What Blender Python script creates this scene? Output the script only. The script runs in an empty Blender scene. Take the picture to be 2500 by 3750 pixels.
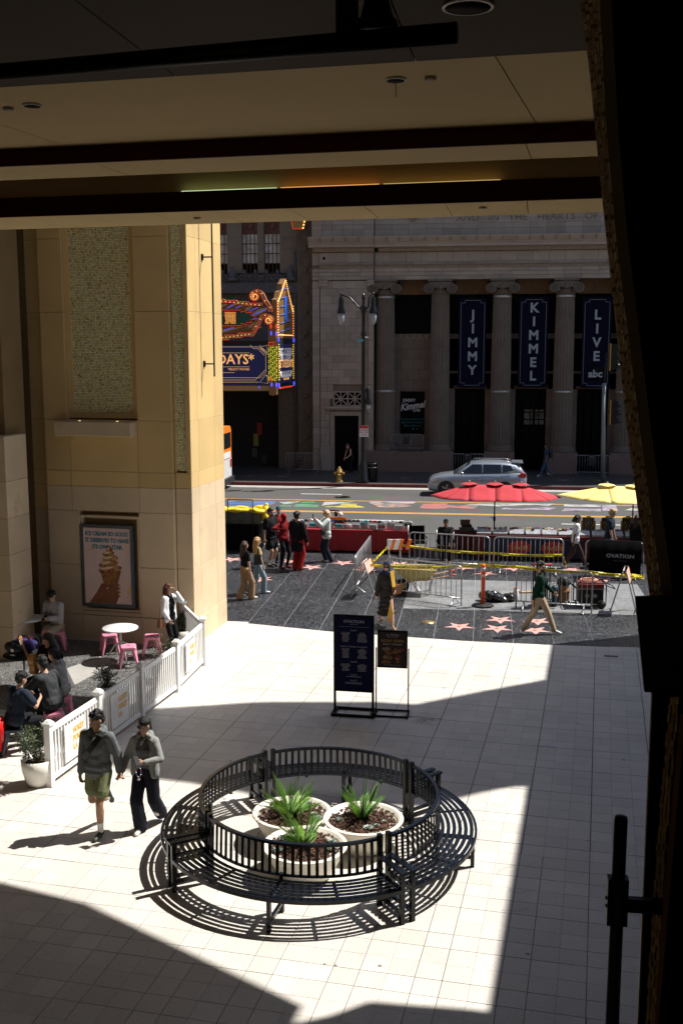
import bpy, bmesh, math, random
import numpy as np
from mathutils import Vector, Matrix, Quaternion
random.seed(7); np.random.seed(7)
S = bpy.context.scene
COL = S.collection
pi = math.pi
sin, cos, rad = math.sin, math.cos, math.radians

# ------------------------------------------------------------------ camera
CAMZ = 6.8
FPX, PITCH, ROLL, YAW = 3946.78, 0.152066, -0.001321, -0.128639
def _rm(p, ro, yw):
    c, s = cos, sin
    Rz = np.array([[c(yw), -s(yw), 0], [s(yw), c(yw), 0], [0, 0, 1]])
    B = np.array([[1, 0, 0], [0, 0, -1], [0, 1, 0]])
    Rx = np.array([[1, 0, 0], [0, c(p), -s(p)], [0, s(p), c(p)]])
    Rr = np.array([[c(ro), -s(ro), 0], [s(ro), c(ro), 0], [0, 0, 1]])
    return Rr @ Rx @ B @ Rz
RM = _rm(PITCH, ROLL, YAW)
cam_d = bpy.data.cameras.new('camera'); cam = bpy.data.objects.new('camera', cam_d); COL.objects.link(cam)
cam_d.sensor_fit = 'VERTICAL'; cam_d.sensor_height = 36.0; cam_d.sensor_width = 24.0
cam_d.lens = 36 * FPX / 3750; cam_d.clip_start = 0.1; cam_d.clip_end = 2000
mw = Matrix.Identity(4)
for i in range(3):
    mw[i][0] = RM[0][i]; mw[i][1] = -RM[1][i]; mw[i][2] = -RM[2][i]
mw[0][3], mw[1][3], mw[2][3] = 0, 0, CAMZ
cam.matrix_world = mw
S.camera = cam

# ------------------------------------------------------------------ sky, sun, exposure
SUNV = Vector((0.58, 0.30, 1.0)).normalized()
SUN_EL = math.asin(SUNV.z); SUN_ROT = math.atan2(SUNV.x, SUNV.y)
W = bpy.data.worlds.new('World'); S.world = W; W.use_nodes = True
nt = W.node_tree; bg = nt.nodes['Background']
sky = nt.nodes.new('ShaderNodeTexSky'); sky.sky_type = 'NISHITA'; sky.sun_disc = False
sky.sun_elevation = SUN_EL; sky.sun_rotation = SUN_ROT; sky.dust_density = 1.5
nt.links.new(sky.outputs[0], bg.inputs[0]); bg.inputs[1].default_value = 0.075
sd = bpy.data.lights.new('sun', 'SUN'); sun = bpy.data.objects.new('sun', sd); COL.objects.link(sun)
sd.energy = 5.0; sd.angle = rad(0.6); sd.color = (1.0, 0.955, 0.88)
sun.rotation_euler = (-SUNV).to_track_quat('-Z', 'Y').to_euler(); sun.location = (20, 10, 40)
S.view_settings.view_transform = 'Standard'; S.view_settings.look = 'None'
S.view_settings.exposure = 0.7; S.view_settings.gamma = 1.0
S.view_settings.use_curve_mapping = False
S.render.engine = 'CYCLES'
S.render.resolution_x = 682; S.render.resolution_y = 1024

# ------------------------------------------------------------------ pixel -> place (photo measured at 1568 x 2352)
SC = 2500 / 1568.0
KI = np.array([[1 / FPX, 0, -1250 / FPX], [0, 1 / FPX, -1875 / FPX], [0, 0, 1]])
def ray(px, py): return RM.T @ (KI @ np.array([px * SC, py * SC, 1.0]))
def at(px, py, z=0.0):
    d = ray(px, py); t = (z - CAMZ) / d[2]; return Vector((d[0] * t, d[1] * t, z))
def atY(px, py, Y):
    d = ray(px, py); t = Y / d[1]; return Vector((d[0] * t, Y, CAMZ + d[2] * t))
PA = -0.106348                     # the plaza grid is turned against the street by this angle
PC, PS = cos(PA), sin(PA)
def w(xp, yp, z=0.0): return Vector((xp * PC - yp * PS, xp * PS + yp * PC, z))
def pcoord(v): return (v[0] * PC + v[1] * PS, -v[0] * PS + v[1] * PC)
def atP(px, py, yp):               # on the upright plane y_p = yp of the plaza grid -> (x_p, z)
    d = ray(px, py); t = yp / (-d[0] * PS + d[1] * PC); v = d * t
    return (v[0] * PC + v[1] * PS, CAMZ + v[2])
def atPX(px, py, xp):              # on the upright plane x_p = xp -> (y_p, z)
    d = ray(px, py); t = xp / (d[0] * PC + d[1] * PS); v = d * t
    return (-v[0] * PS + v[1] * PC, CAMZ + v[2])

# ------------------------------------------------------------------ materials
MATS = {}
def mat(name, base, rough=0.6, metal=0.0, var=0.12, scale=6.0, bump=0.0, bscale=None, objrand=0.0, spec=0.4,
        emit=None, estr=0.0, dark=None, dscale=2.0, dthr=0.6, coat=0.0, trans=0.0, alpha=None):
    if name in MATS: return MATS[name]
    m = bpy.data.materials.new(name); m.use_nodes = True; n = m.node_tree.nodes; l = m.node_tree.links
    b = n['Principled BSDF']
    b.inputs['Roughness'].default_value = rough; b.inputs['Metallic'].default_value = metal
    b.inputs['Specular IOR Level'].default_value = spec
    if coat: b.inputs['Coat Weight'].default_value = coat
    if trans: b.inputs['Transmission Weight'].default_value = trans
    geo = n.new('ShaderNodeNewGeometry')
    nz = n.new('ShaderNodeTexNoise'); nz.inputs['Scale'].default_value = scale; nz.inputs['Detail'].default_value = 6
    l.new(geo.outputs['Position'], nz.inputs['Vector'])
    hsv = n.new('ShaderNodeHueSaturation'); hsv.inputs['Color'].default_value = (*base, 1)
    mr = n.new('ShaderNodeMapRange'); mr.inputs[1].default_value = 0.25; mr.inputs[2].default_value = 0.75
    mr.inputs[3].default_value = 1 - var; mr.inputs[4].default_value = 1 + var
    l.new(nz.outputs[0], mr.inputs[0])
    val = mr.outputs[0]
    if objrand:
        oi = n.new('ShaderNodeObjectInfo'); m2 = n.new('ShaderNodeMapRange')
        m2.inputs[3].default_value = 1 - objrand; m2.inputs[4].default_value = 1 + objrand
        l.new(oi.outputs['Random'], m2.inputs[0])
        mm = n.new('ShaderNodeMath'); mm.operation = 'MULTIPLY'; l.new(val, mm.inputs[0]); l.new(m2.outputs[0], mm.inputs[1]); val = mm.outputs[0]
    l.new(val, hsv.inputs['Value'])
    colr = hsv.outputs[0]
    if dark:                      # stains with a shape of their own
        n2 = n.new('ShaderNodeTexNoise'); n2.inputs['Scale'].default_value = dscale; n2.inputs['Detail'].default_value = 9; n2.inputs['Roughness'].default_value = 0.65
        l.new(geo.outputs['Position'], n2.inputs['Vector'])
        r2 = n.new('ShaderNodeMapRange'); r2.inputs[1].default_value = dthr; r2.inputs[2].default_value = dthr + 0.15
        l.new(n2.outputs[0], r2.inputs[0])
        mx = n.new('ShaderNodeMixRGB'); mx.inputs[2].default_value = (*dark, 1)
        l.new(r2.outputs[0], mx.inputs[0]); l.new(colr, mx.inputs[1]); colr = mx.outputs[0]
    l.new(colr, b.inputs['Base Color'])
    if bump:
        bn = n.new('ShaderNodeTexNoise'); bn.inputs['Scale'].default_value = bscale or scale * 6; bn.inputs['Detail'].default_value = 5
        l.new(geo.outputs['Position'], bn.inputs['Vector'])
        bu = n.new('ShaderNodeBump'); bu.inputs['Strength'].default_value = bump; bu.inputs['Distance'].default_value = 0.02
        l.new(bn.outputs[0], bu.inputs['Height']); l.new(bu.outputs[0], b.inputs['Normal'])
    if emit:
        b.inputs['Emission Color'].default_value = (*emit, 1); b.inputs['Emission Strength'].default_value = estr
    MATS[name] = m; return m

def speckle(name, base, fleck, scale, amount, rough=0.35, var=0.1, vs=1.2, cell=None, cvar=0.08, spec=0.5, gum=0.0, dark=None):
    """terrazzo / stone: base colour with small flecks; optional tint per cell of the plaza grid"""
    m = bpy.data.materials.new(name); m.use_nodes = True; n = m.node_tree.nodes; l = m.node_tree.links
    b = n['Principled BSDF']; b.inputs['Roughness'].default_value = rough; b.inputs['Specular IOR Level'].default_value = spec
    geo = n.new('ShaderNodeNewGeometry')
    vo = n.new('ShaderNodeTexVoronoi'); vo.inputs['Scale'].default_value = scale; l.new(geo.outputs['Position'], vo.inputs['Vector'])
    sep = n.new('ShaderNodeSeparateColor'); l.new(vo.outputs['Color'], sep.inputs[0])
    gt = n.new('ShaderNodeMapRange'); gt.inputs[1].default_value = 1 - amount; gt.inputs[2].default_value = 1 - amount * 0.5; l.new(sep.outputs[0], gt.inputs[0])
    mx = n.new('ShaderNodeMixRGB'); mx.inputs[1].default_value = (*base, 1); mx.inputs[2].default_value = (*fleck, 1); l.new(gt.outputs[0], mx.inputs[0])
    nz = n.new('ShaderNodeTexNoise'); nz.inputs['Scale'].default_value = vs; nz.inputs['Detail'].default_value = 8; l.new(geo.outputs['Position'], nz.inputs['Vector'])
    mr = n.new('ShaderNodeMapRange'); mr.inputs[1].default_value = 0.3; mr.inputs[2].default_value = 0.7; mr.inputs[3].default_value = 1 - var; mr.inputs[4].default_value = 1 + var
    l.new(nz.outputs[0], mr.inputs[0]); val = mr.outputs[0]
    if cell:
        mp = n.new('ShaderNodeMapping'); mp.vector_type = 'TEXTURE'; mp.inputs['Rotation'].default_value = (0, 0, cell[0])
        l.new(geo.outputs['Position'], mp.inputs['Vector'])
        m2 = n.new('ShaderNodeVectorMath'); m2.operation = 'SUBTRACT'; m2.inputs[1].default_value = (cell[3], cell[4], 0); l.new(mp.outputs[0], m2.inputs[0])
        dv = n.new('ShaderNodeVectorMath'); dv.operation = 'DIVIDE'; dv.inputs[1].default_value = (cell[1], cell[2], 1000); l.new(m2.outputs[0], dv.inputs[0])
        fl = n.new('ShaderNodeVectorMath'); fl.operation = 'FLOOR'; l.new(dv.outputs[0], fl.inputs[0])
        wn = n.new('ShaderNodeTexWhiteNoise'); l.new(fl.outputs[0], wn.inputs['Vector'])
        r3 = n.new('ShaderNodeMapRange'); r3.inputs[3].default_value = 1 - cvar; r3.inputs[4].default_value = 1 + cvar; l.new(wn.outputs['Value'], r3.inputs[0])
        mm = n.new('ShaderNodeMath'); mm.operation = 'MULTIPLY'; l.new(val, mm.inputs[0]); l.new(r3.outputs[0], mm.inputs[1]); val = mm.outputs[0]
    hsv = n.new('ShaderNodeHueSaturation'); l.new(mx.outputs[0], hsv.inputs['Color']); l.new(val, hsv.inputs['Value'])
    colr = hsv.outputs[0]
    if dark:
        n2 = n.new('ShaderNodeTexNoise'); n2.inputs['Scale'].default_value = 1.7; n2.inputs['Detail'].default_value = 11; n2.inputs['Roughness'].default_value = 0.72
        l.new(geo.outputs['Position'], n2.inputs['Vector'])
        r2 = n.new('ShaderNodeMapRange'); r2.inputs[1].default_value = 0.66; r2.inputs[2].default_value = 0.78; r2.inputs[4].default_value = 0.6; l.new(n2.outputs[0], r2.inputs[0])
        mx2 = n.new('ShaderNodeMixRGB'); mx2.inputs[2].default_value = (*dark, 1); l.new(r2.outputs[0], mx2.inputs[0]); l.new(colr, mx2.inputs[1]); colr = mx2.outputs[0]
    if gum:                       # old trodden gum spots
        v3 = n.new('ShaderNodeTexVoronoi'); v3.inputs['Scale'].default_value = gum; l.new(geo.outputs['Position'], v3.inputs['Vector'])
        r4 = n.new('ShaderNodeMapRange'); r4.inputs[1].default_value = 0.028; r4.inputs[2].default_value = 0.045; r4.inputs[3].default_value = 0.75; r4.inputs[4].default_value = 0; l.new(v3.outputs['Distance'], r4.inputs[0])
        mx3 = n.new('ShaderNodeMixRGB'); mx3.inputs[2].default_value = (.07, .06, .05, 1); l.new(r4.outputs[0], mx3.inputs[0]); l.new(colr, mx3.inputs[1]); colr = mx3.outputs[0]
    l.new(colr, b.inputs['Base Color'])
    MATS[name] = m; return m

def attrmat(name, rough=0.5, spec=0.4, metal=0.0, emit=0.0):
    m = bpy.data.materials.new(name); m.use_nodes = True; n = m.node_tree.nodes; l = m.node_tree.links
    b = n['Principled BSDF']; b.inputs['Roughness'].default_value = rough; b.inputs['Specular IOR Level'].default_value = spec; b.inputs['Metallic'].default_value = metal
    a = n.new('ShaderNodeAttribute'); a.attribute_name = 'tint'; l.new(a.outputs['Color'], b.inputs['Base Color'])
    if emit: l.new(a.outputs['Color'], b.inputs['Emission Color']); b.inputs['Emission Strength'].default_value = emit
    MATS[name] = m; return m
def M(name):
    return MATS[name]

# ------------------------------------------------------------------ mesh builder
class MB:
    def __init__(s): s.v = []; s.f = []; s.m = []; s.mats = []; s.t = []; s.sm = []
    def _mi(s, m):
        if m not in s.mats: s.mats.append(m)
        return s.mats.index(m)
    def add(s, vs, fs, m=None, smooth=False, tint=None):
        o = len(s.v); s.v += [tuple(v) for v in vs]; i = s._mi(m) if m else 0
        for f in fs: s.f.append(tuple(o + k for k in f)); s.m.append(i); s.sm.append(smooth); s.t.append(tint)
        return s
    def box(s, c, d, m=None, rz=0.0, R=None, tint=None, taper=(1, 1)):
        hx, hy, hz = d[0] / 2, d[1] / 2, d[2] / 2
        P = [Vector((x * (taper[0] if z > 0 else 1), y * (taper[1] if z > 0 else 1), z)) for z in (-hz, hz) for x, y in ((-hx, -hy), (hx, -hy), (hx, hy), (-hx, hy))]
        if R is None and rz: R = Matrix.Rotation(rz, 3, 'Z')
        if R is not None: P = [R @ p for p in P]
        c = Vector(c)
        return s.add([p + c for p in P], [(3, 2, 1, 0), (4, 5, 6, 7), (0, 1, 5, 4), (1, 2, 6, 5), (2, 3, 7, 6), (3, 0, 4, 7)], m, tint=tint)
    def b2(s, a, b, m=None, tint=None):   # box by two corners
        return s.box([(a[i] + b[i]) / 2 for i in range(3)], [abs(b[i] - a[i]) for i in range(3)], m, tint=tint)
    def hexa(s, P, m=None):               # 8 points: bottom ring then top ring
        return s.add(P, [(3, 2, 1, 0), (4, 5, 6, 7), (0, 1, 5, 4), (1, 2, 6, 5), (2, 3, 7, 6), (3, 0, 4, 7)], m)
    def tube(s, pts, r, m=None, n=8, smooth=True, cap=True):
        pts = [Vector(p) for p in pts]; rs = r if isinstance(r, (list, tuple)) else [r] * len(pts)
        vs = []; fs = []; ref = None
        for i, p in enumerate(pts):
            t = (pts[min(i + 1, len(pts) - 1)] - pts[max(i - 1, 0)])
            if t.length < 1e-9: t = Vector((0, 0, 1))
            t.normalize()
            if ref is None: ref = Vector((0, 0, 1)) if abs(t.z) < 0.9 else Vector((1, 0, 0))
            u = t.cross(ref)
            if u.length < 1e-6: u = t.orthogonal()
            u.normalize(); vv = u.cross(t); ref = vv
            for k in range(n):
                a = 2 * pi * k / n; vs.append(p + (u * cos(a) + vv * sin(a)) * rs[i])
        for i in range(len(pts) - 1):
            for k in range(n):
                a, b = i * n + k, i * n + (k + 1) % n; fs.append((a, b, b + n, a + n))
        if cap: fs.append(tuple(range(n - 1, -1, -1))); fs.append(tuple(len(vs) - n + k for k in range(n)))
        return s.add(vs, fs, m, smooth)
    def lathe(s, prof, c=(0, 0, 0), m=None, n=24, smooth=True, sx=1, sy=1):
        vs = []; fs = []
        for r, z in prof:
            for k in range(n): a = 2 * pi * k / n; vs.append((c[0] + r * cos(a) * sx, c[1] + r * sin(a) * sy, c[2] + z))
        for i in range(len(prof) - 1):
            for k in range(n):
                a, b = i * n + k, i * n + (k + 1) % n; fs.append((a, b, b + n, a + n))
        fs.append(tuple(range(n - 1, -1, -1))); fs.append(tuple(len(vs) - n + k for k in range(n)))
        return s.add(vs, fs, m, smooth)
    def ell(s, c, r, m=None, n=10, k=6, smooth=True, R=None, tint=None):
        if not isinstance(r, (list, tuple)): r = (r, r, r)
        vs = [Vector((0, 0, -r[2]))]
        for i in range(1, k):
            ph = -pi / 2 + pi * i / k
            for j in range(n): a = 2 * pi * j / n; vs.append(Vector((r[0] * cos(ph) * cos(a), r[1] * cos(ph) * sin(a), r[2] * sin(ph))))
        vs.append(Vector((0, 0, r[2])))
        fs = [(0, 1 + (j + 1) % n, 1 + j) for j in range(n)]
        for i in range(k - 2):
            for j in range(n): a = 1 + i * n + j; b = 1 + i * n + (j + 1) % n; fs.append((a, b, b + n, a + n))
        t = len(vs) - 1; o = 1 + (k - 2) * n
        fs += [(o + j, o + (j + 1) % n, t) for j in range(n)]
        if R is not None: vs = [R @ v for v in vs]
        c = Vector(c)
        return s.add([v + c for v in vs], fs, m, smooth, tint)
    def prism(s, poly, a, b, m=None, axis='y', tint=None):
        """2D polygon (u,v) extruded from a to b. axis y: (u, t, v); x: (t, u, v); z: (u, v, t)"""
        F = {'y': lambda u, v, t: (u, t, v), 'x': lambda u, v, t: (t, u, v), 'z': lambda u, v, t: (u, v, t)}[axis]
        n = len(poly)
        vs = [F(u, v, a) for u, v in poly] + [F(u, v, b) for u, v in poly]
        fs = [tuple(range(n)), tuple(range(2 * n - 1, n - 1, -1))] + [(i + n, (i + 1) % n + n, (i + 1) % n, i) for i in range(n)]
        return s.add(vs, fs, m, tint=tint)
    def build(s, name, m=None, parent=None, loc=None, fix=True):
        me = bpy.data.meshes.new(name); me.from_pydata(s.v, [], s.f)
        ms = s.mats if s.mats else ([m] if m else [])
        if m and not s.mats: ms = [m]
        for q in ms: me.materials.append(MATS[q] if isinstance(q, str) else q)
        if s.mats:
            me.polygons.foreach_set('material_index', s.m)
        me.polygons.foreach_set('use_smooth', s.sm)
        if any(t is not None for t in s.t):
            ca = me.color_attributes.new('tint', 'FLOAT_COLOR', 'CORNER'); buf = []
            for f, t in zip(s.f, s.t): buf += list((t or (0.5, 0.5, 0.5)) + (1.0,)) * len(f)
            ca.data.foreach_set('color', buf)
        if fix:
            bm = bmesh.new(); bm.from_mesh(me); bmesh.ops.recalc_face_normals(bm, faces=bm.faces); bm.to_mesh(me); bm.free()
        me.update()
        o = bpy.data.objects.new(name, me); COL.objects.link(o)
        if parent: o.parent = parent
        if loc is not None: o.location = loc
        return o

def tag(o, label=None, cat=None, group=None, kind=None):
    if label: o['label'] = label
    if cat: o['category'] = cat
    if group: o['group'] = group
    if kind: o['kind'] = kind
    return o
def empty(name, loc=(0, 0, 0), rz=0.0, label=None, cat=None, group=None, kind=None, parent=None):
    o = bpy.data.objects.new(name, None); COL.objects.link(o); o.location = loc; o.rotation_euler = (0, 0, rz); o.empty_display_size = 0.2
    if parent: o.parent = parent
    return tag(o, label, cat, group, kind)
def inst(name, me, parent=None, loc=(0, 0, 0), rz=0.0, scale=None, rot=None):
    o = bpy.data.objects.new(name, me); COL.objects.link(o); o.location = loc
    o.rotation_euler = rot if rot else (0, 0, rz)
    if scale: o.scale = scale
    if parent: o.parent = parent
    return o
KIDS = {}
def copy_tree(o, parent=None, loc=None, rz=None, label=None):
    c = o.copy(); COL.objects.link(c); c.parent = parent
    if loc is not None: c.location = loc
    if rz is not None: c.rotation_euler = (0, 0, rz)
    if label: c['label'] = label
    for ch in list(o.children): copy_tree(ch, c)
    return c
def bevel_box_mesh(name, d, bv, m):
    """unit block with a small chamfer on the edges"""
    bm = bmesh.new(); bmesh.ops.create_cube(bm, size=1.0)
    for v in bm.verts: v.co = Vector((v.co.x * d[0], v.co.y * d[1], v.co.z * d[2]))
    bmesh.ops.bevel(bm, geom=bm.edges[:], offset=bv, segments=1, affect='EDGES')
    me = bpy.data.meshes.new(name); bm.to_mesh(me); bm.free(); me.materials.append(MATS[m]); return me
TMP = bpy.data.scenes.new('workbench')
def baked(o):
    """mesh of one object with its modifiers applied, evaluated in a scratch scene so that the big scene is not re-evaluated"""
    if o.name not in TMP.collection.objects: TMP.collection.objects.link(o)
    vl = TMP.view_layers[0]; vl.update(); dg = vl.depsgraph; dg.update()
    me = bpy.data.meshes.new_from_object(o.evaluated_get(dg)); bpy.data.objects.remove(o); return me
def text(name, body, size, m, parent=None, loc=(0, 0, 0), rot=(pi / 2, 0, 0), depth=0.004, align='CENTER', shear=0.0, sx=1.0, bold=0.0, spacing=1.0, res=2):
    cu = bpy.data.curves.new(name, 'FONT'); cu.body = body; cu.size = size; cu.extrude = depth; cu.align_x = align; cu.align_y = 'CENTER'
    cu.shear = shear; cu.offset = bold; cu.space_character = spacing; cu.resolution_u = res
    me = baked(bpy.data.objects.new(name, cu)); me.name = name
    me.materials.clear(); me.materials.append(MATS[m])
    o = bpy.data.objects.new(name, me); COL.objects.link(o); o.location = loc; o.rotation_euler = rot; o.scale = (sx, 1, 1)
    if parent: o.parent = parent
    return o
def spiral(c, r0, r1, turns, a0, n=24, sgn=1):
    return [(c[0] + (r0 + (r1 - r0) * i / n) * cos(a0 + sgn * 2 * pi * turns * i / n), c[1] + (r0 + (r1 - r0) * i / n) * sin(a0 + sgn * 2 * pi * turns * i / n)) for i in range(n + 1)]
# ------------------------------------------------------------------ material set
TX, TY, TX0, TY0 = 0.304, 0.3163, 0.063, 10.43
speckle('plaza_tile', (0.56, 0.532, 0.492), (0.40, 0.36, 0.32), 110, 0.08, rough=0.45, var=0.07, vs=0.9, cell=(PA, TX, TY, TX0, TY0), cvar=0.06, gum=1.35, dark=(0.33, 0.30, 0.27))
mat('grout', (0.07, 0.065, 0.06), 0.9, var=0.3, scale=3)
speckle('terrazzo_dark', (0.014, 0.0155, 0.018), (0.20, 0.21, 0.23), 60, 0.15, rough=0.36, var=0.25, vs=0.8, dark=(0.06, 0.06, 0.062))
speckle('terrazzo_grey', (0.16, 0.165, 0.17), (0.3, 0.3, 0.31), 40, 0.12, rough=0.5, var=0.25, vs=1.1)
speckle('terrazzo_fleck', (0.035, 0.036, 0.038), (0.38, 0.38, 0.36), 75, 0.26, rough=0.5, var=0.15)
mat('joint_white', (0.42, 0.42, 0.42), 0.7)
mat('star_pink', (0.62, 0.33, 0.30), 0.4, var=0.10, scale=25)
mat('brass', (0.40, 0.28, 0.12), 0.4, metal=0.7, var=0.1)
mat('asphalt', (0.066, 0.065, 0.063), 0.85, var=0.16, scale=0.5, bump=0.25, bscale=60, dark=(0.06, 0.06, 0.06), dscale=0.35, dthr=0.56)
mat('road_white', (0.62, 0.62, 0.60), 0.7, var=0.15, scale=3, dark=(0.16, 0.16, 0.16), dscale=3, dthr=0.62)
mat('road_yellow', (0.62, 0.32, 0.03), 0.7, var=0.15, scale=3, dark=(0.2, 0.15, 0.08), dscale=2.5, dthr=0.62)
for nm, c in dict(blue=(0.06, 0.12, 0.27), green=(0.05, 0.22, 0.09), yellow=(0.38, 0.31, 0.06), peach=(0.34, 0.20, 0.15), red=(0.33, 0.10, 0.09), lavender=(0.27, 0.22, 0.29), white=(0.32, 0.32, 0.31)).items():
    mat('mural_' + nm, c, 0.75, var=0.25, scale=2, dark=(0.12, 0.12, 0.12), dscale=1.6, dthr=0.47)
mat('concrete', (0.33, 0.32, 0.30), 0.8, var=0.15, scale=1.5, bump=0.1)
mat('kerb_red', (0.10, 0.012, 0.012), 0.7, var=0.3, scale=2)
mat('far_walk', (0.05, 0.05, 0.052), 0.5, var=0.25, scale=1.5)
mat('limestone', (0.63, 0.445, 0.195), 0.7, var=0.10, scale=0.9, bump=0.06, bscale=40, objrand=0.07, dark=(0.50, 0.33, 0.14), dscale=1.1, dthr=0.62)
mat('limestone_base', (0.61, 0.475, 0.31), 0.7, var=0.10, scale=1.2, bump=0.06, bscale=40, objrand=0.07, dark=(0.44, 0.31, 0.17), dscale=1.6, dthr=0.60)
mat('limestone_dark', (0.22, 0.14, 0.06), 0.75, var=0.12, scale=1.5)
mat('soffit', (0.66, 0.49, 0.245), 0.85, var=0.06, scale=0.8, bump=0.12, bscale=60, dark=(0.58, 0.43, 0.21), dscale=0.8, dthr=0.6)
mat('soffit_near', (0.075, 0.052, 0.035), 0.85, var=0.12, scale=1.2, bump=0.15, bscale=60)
mat('fascia_red', (0.050, 0.008, 0.008), 0.6, var=0.1, spec=0.05)
mat('black_wall', (0.0015, 0.0015, 0.0015), 0.9, var=0.2, spec=0.0)
mat('roof_dark', (0.10, 0.085, 0.07), 0.9)
mat('black_metal', (0.003, 0.003, 0.0035), 0.4, var=0.1, scale=20, spec=0.12)
mat('bronze', (0.09, 0.045, 0.025), 0.5, var=0.15)
attrmat('mosaic', 0.22, 0.6)
attrmat('print', 0.6, 0.3)
mat('mosaic_grout', (0.14, 0.12, 0.07), 0.9)

# ------------------------------------------------------------------ ground
def frontier(x):      # edge between plaza tiles and the dark sidewalk (a shallow curve)
    P = [(-30, 30.0), (-6.15, 25.7), (-3.48, 25.06), (-0.29, 24.62), (1.77, 24.52), (3.67, 24.55), (30, 25.3)]
    for (a, b), (c, d) in zip(P, P[1:]):
        if x <= c: return b + (d - b) * (x - a) / (c - a)
    return P[-1][1]
g = MB().b2((-400, -60, -3.0), (400, 500, -0.6)).build('ground', 'concrete'); tag(g, kind='structure')
plaza = MB().b2((-30, -14, -0.5), (30, 24.3, -0.012)).build('plaza_floor', 'grout'); tag(plaza, kind='structure')
tile_me = bevel_box_mesh('floor_tile', (TX - 0.0025, TY - 0.0025, 0.012), 0.0012, 'plaza_tile')
rest = MB(); cand = []
for i in range(-44, 16):
    for j in range(-28, 62):
        jx = (0.004 if i % 3 == 0 else 0.0); jy = (0.004 if j % 3 == 0 else 0.0)   # every third joint is wider
        cx, cy = TX0 + (i + 0.5) * TX, TY0 + (j + 0.5) * TY
        p = w(cx, cy)
        if p.y > frontier(p.x) + 0.4: continue
        cand.append((i, j, cx, cy, p))
def seen(p):
    v = RM @ np.array([p.x, p.y, p.z - CAMZ]); u = (FPX * v[0] / v[2] + 1250, FPX * v[1] / v[2] + 1875)
    return v[2] > 0 and 0 < u[0] < 2350 and u[1] < 3750
vis = [c for c in cand if seen(c[4])]; vis.sort(key=lambda c: c[4].length)
near = set((c[0], c[1]) for c in vis[:300])
for i, j, cx, cy, p in cand:
    sag = random.uniform(-0.0008, 0.0008)
    if (i, j) in near:
        o = inst('floor_tile', tile_me, plaza, (p.x, p.y, -0.006 + sag), PA)
        o.scale = (1 - (0.032 if i % 3 == 0 else 0), 1 - (0.028 if j % 3 == 0 else 0), 1)
    else:
        q = []
        gx0 = 0.011 if i % 3 == 0 else 0.0014; gy0 = 0.0095 if j % 3 == 0 else 0.0014
        for sx_, sy_ in ((-1, -1), (1, -1), (1, 1), (-1, 1)):
            a = w(cx + sx_ * (TX / 2 - (gx0 if sx_ < 0 else 0.0018)), cy + sy_ * (TY / 2 - (gy0 if sy_ < 0 else 0.0018)))
            q.append((a.x, min(a.y, frontier(a.x) - 0.005)))
        if max(y for x, y in q) - min(y for x, y in q) < 0.05: continue
        n = len(rest.v)
        rest.add([(x, y, -0.012) for x, y in q] + [(x, y, sag) for x, y in q], [(4, 5, 6, 7), (0, 1, 5, 4), (1, 2, 6, 5), (2, 3, 7, 6), (3, 0, 4, 7)])
tag(rest.build('floor_tiles', 'plaza_tile', plaza), kind='stuff')
# a paler repaired tile and an old dark crack stain
MB().box((0, 0, 0), (TX - .004, .13, .004), rz=PA).build('repaired_tile', mat('tile_pale', (.52, .54, .56), .5).name, plaza, at(1258, 1712, .002))
mat('crack_dark', (.07, .055, .045), .9); random.seed(15); mbk = MB(); c0_ = at(955, 1652)
for k_ in range(34):
    a_ = random.uniform(0, 6.28); p_ = c0_ + Vector((random.gauss(0, .18), random.gauss(0, .13), .0016))
    for q_ in range(4):
        a_ += random.gauss(0, .5); n_ = p_ + Vector((cos(a_), sin(a_) * .7, 0)) * random.uniform(.03, .09); s_ = Vector((-sin(a_), cos(a_), 0)) * random.uniform(.002, .007)
        mbk.add([p_ - s_, n_ - s_ * .6, n_ + s_ * .6, p_ + s_], [(0, 1, 2, 3)], None); p_ = n_
for (px, py) in ((1172, 1985), (1168, 2040), (1150, 2090), (860, 1640), (530, 1775)):
    p_ = at(px, py, .0016); a_ = random.uniform(0, 6)
    for q_ in range(9):
        a_ += random.gauss(0, .6); n_ = p_ + Vector((cos(a_), sin(a_), 0)) * random.uniform(.02, .07); s_ = Vector((-sin(a_), cos(a_), 0)) * .002
        mbk.add([p_ - s_, n_ - s_, n_ + s_, p_ + s_], [(0, 1, 2, 3)], None); p_ = n_
tag(mbk.build('hairline_cracks', 'crack_dark', plaza), kind='stuff')
# two brown access strips, floor studs, a repaired tile
d = MB().box((0, 0, 0), (0.30, 0.10, 0.006)).build('drain_cover', 'bronze', plaza, at(1402, 1507, 0.004)); d.rotation_euler.z = PA
for p in ((746, 2214), (771, 2217), (531, 2621 - 1020), (548, 2621 - 1020)):
    MB().lathe([(0.018, 0), (0.018, 0.003), (0.012, 0.004)], n=12).build('floor_stud', 'black_metal' if p[1] < 2000 else 'concrete', plaza, at(p[0], p[1], 0.001) if p[1] > 2000 else at(330 + (p[0] - 531), 1621, 0.001))

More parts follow.
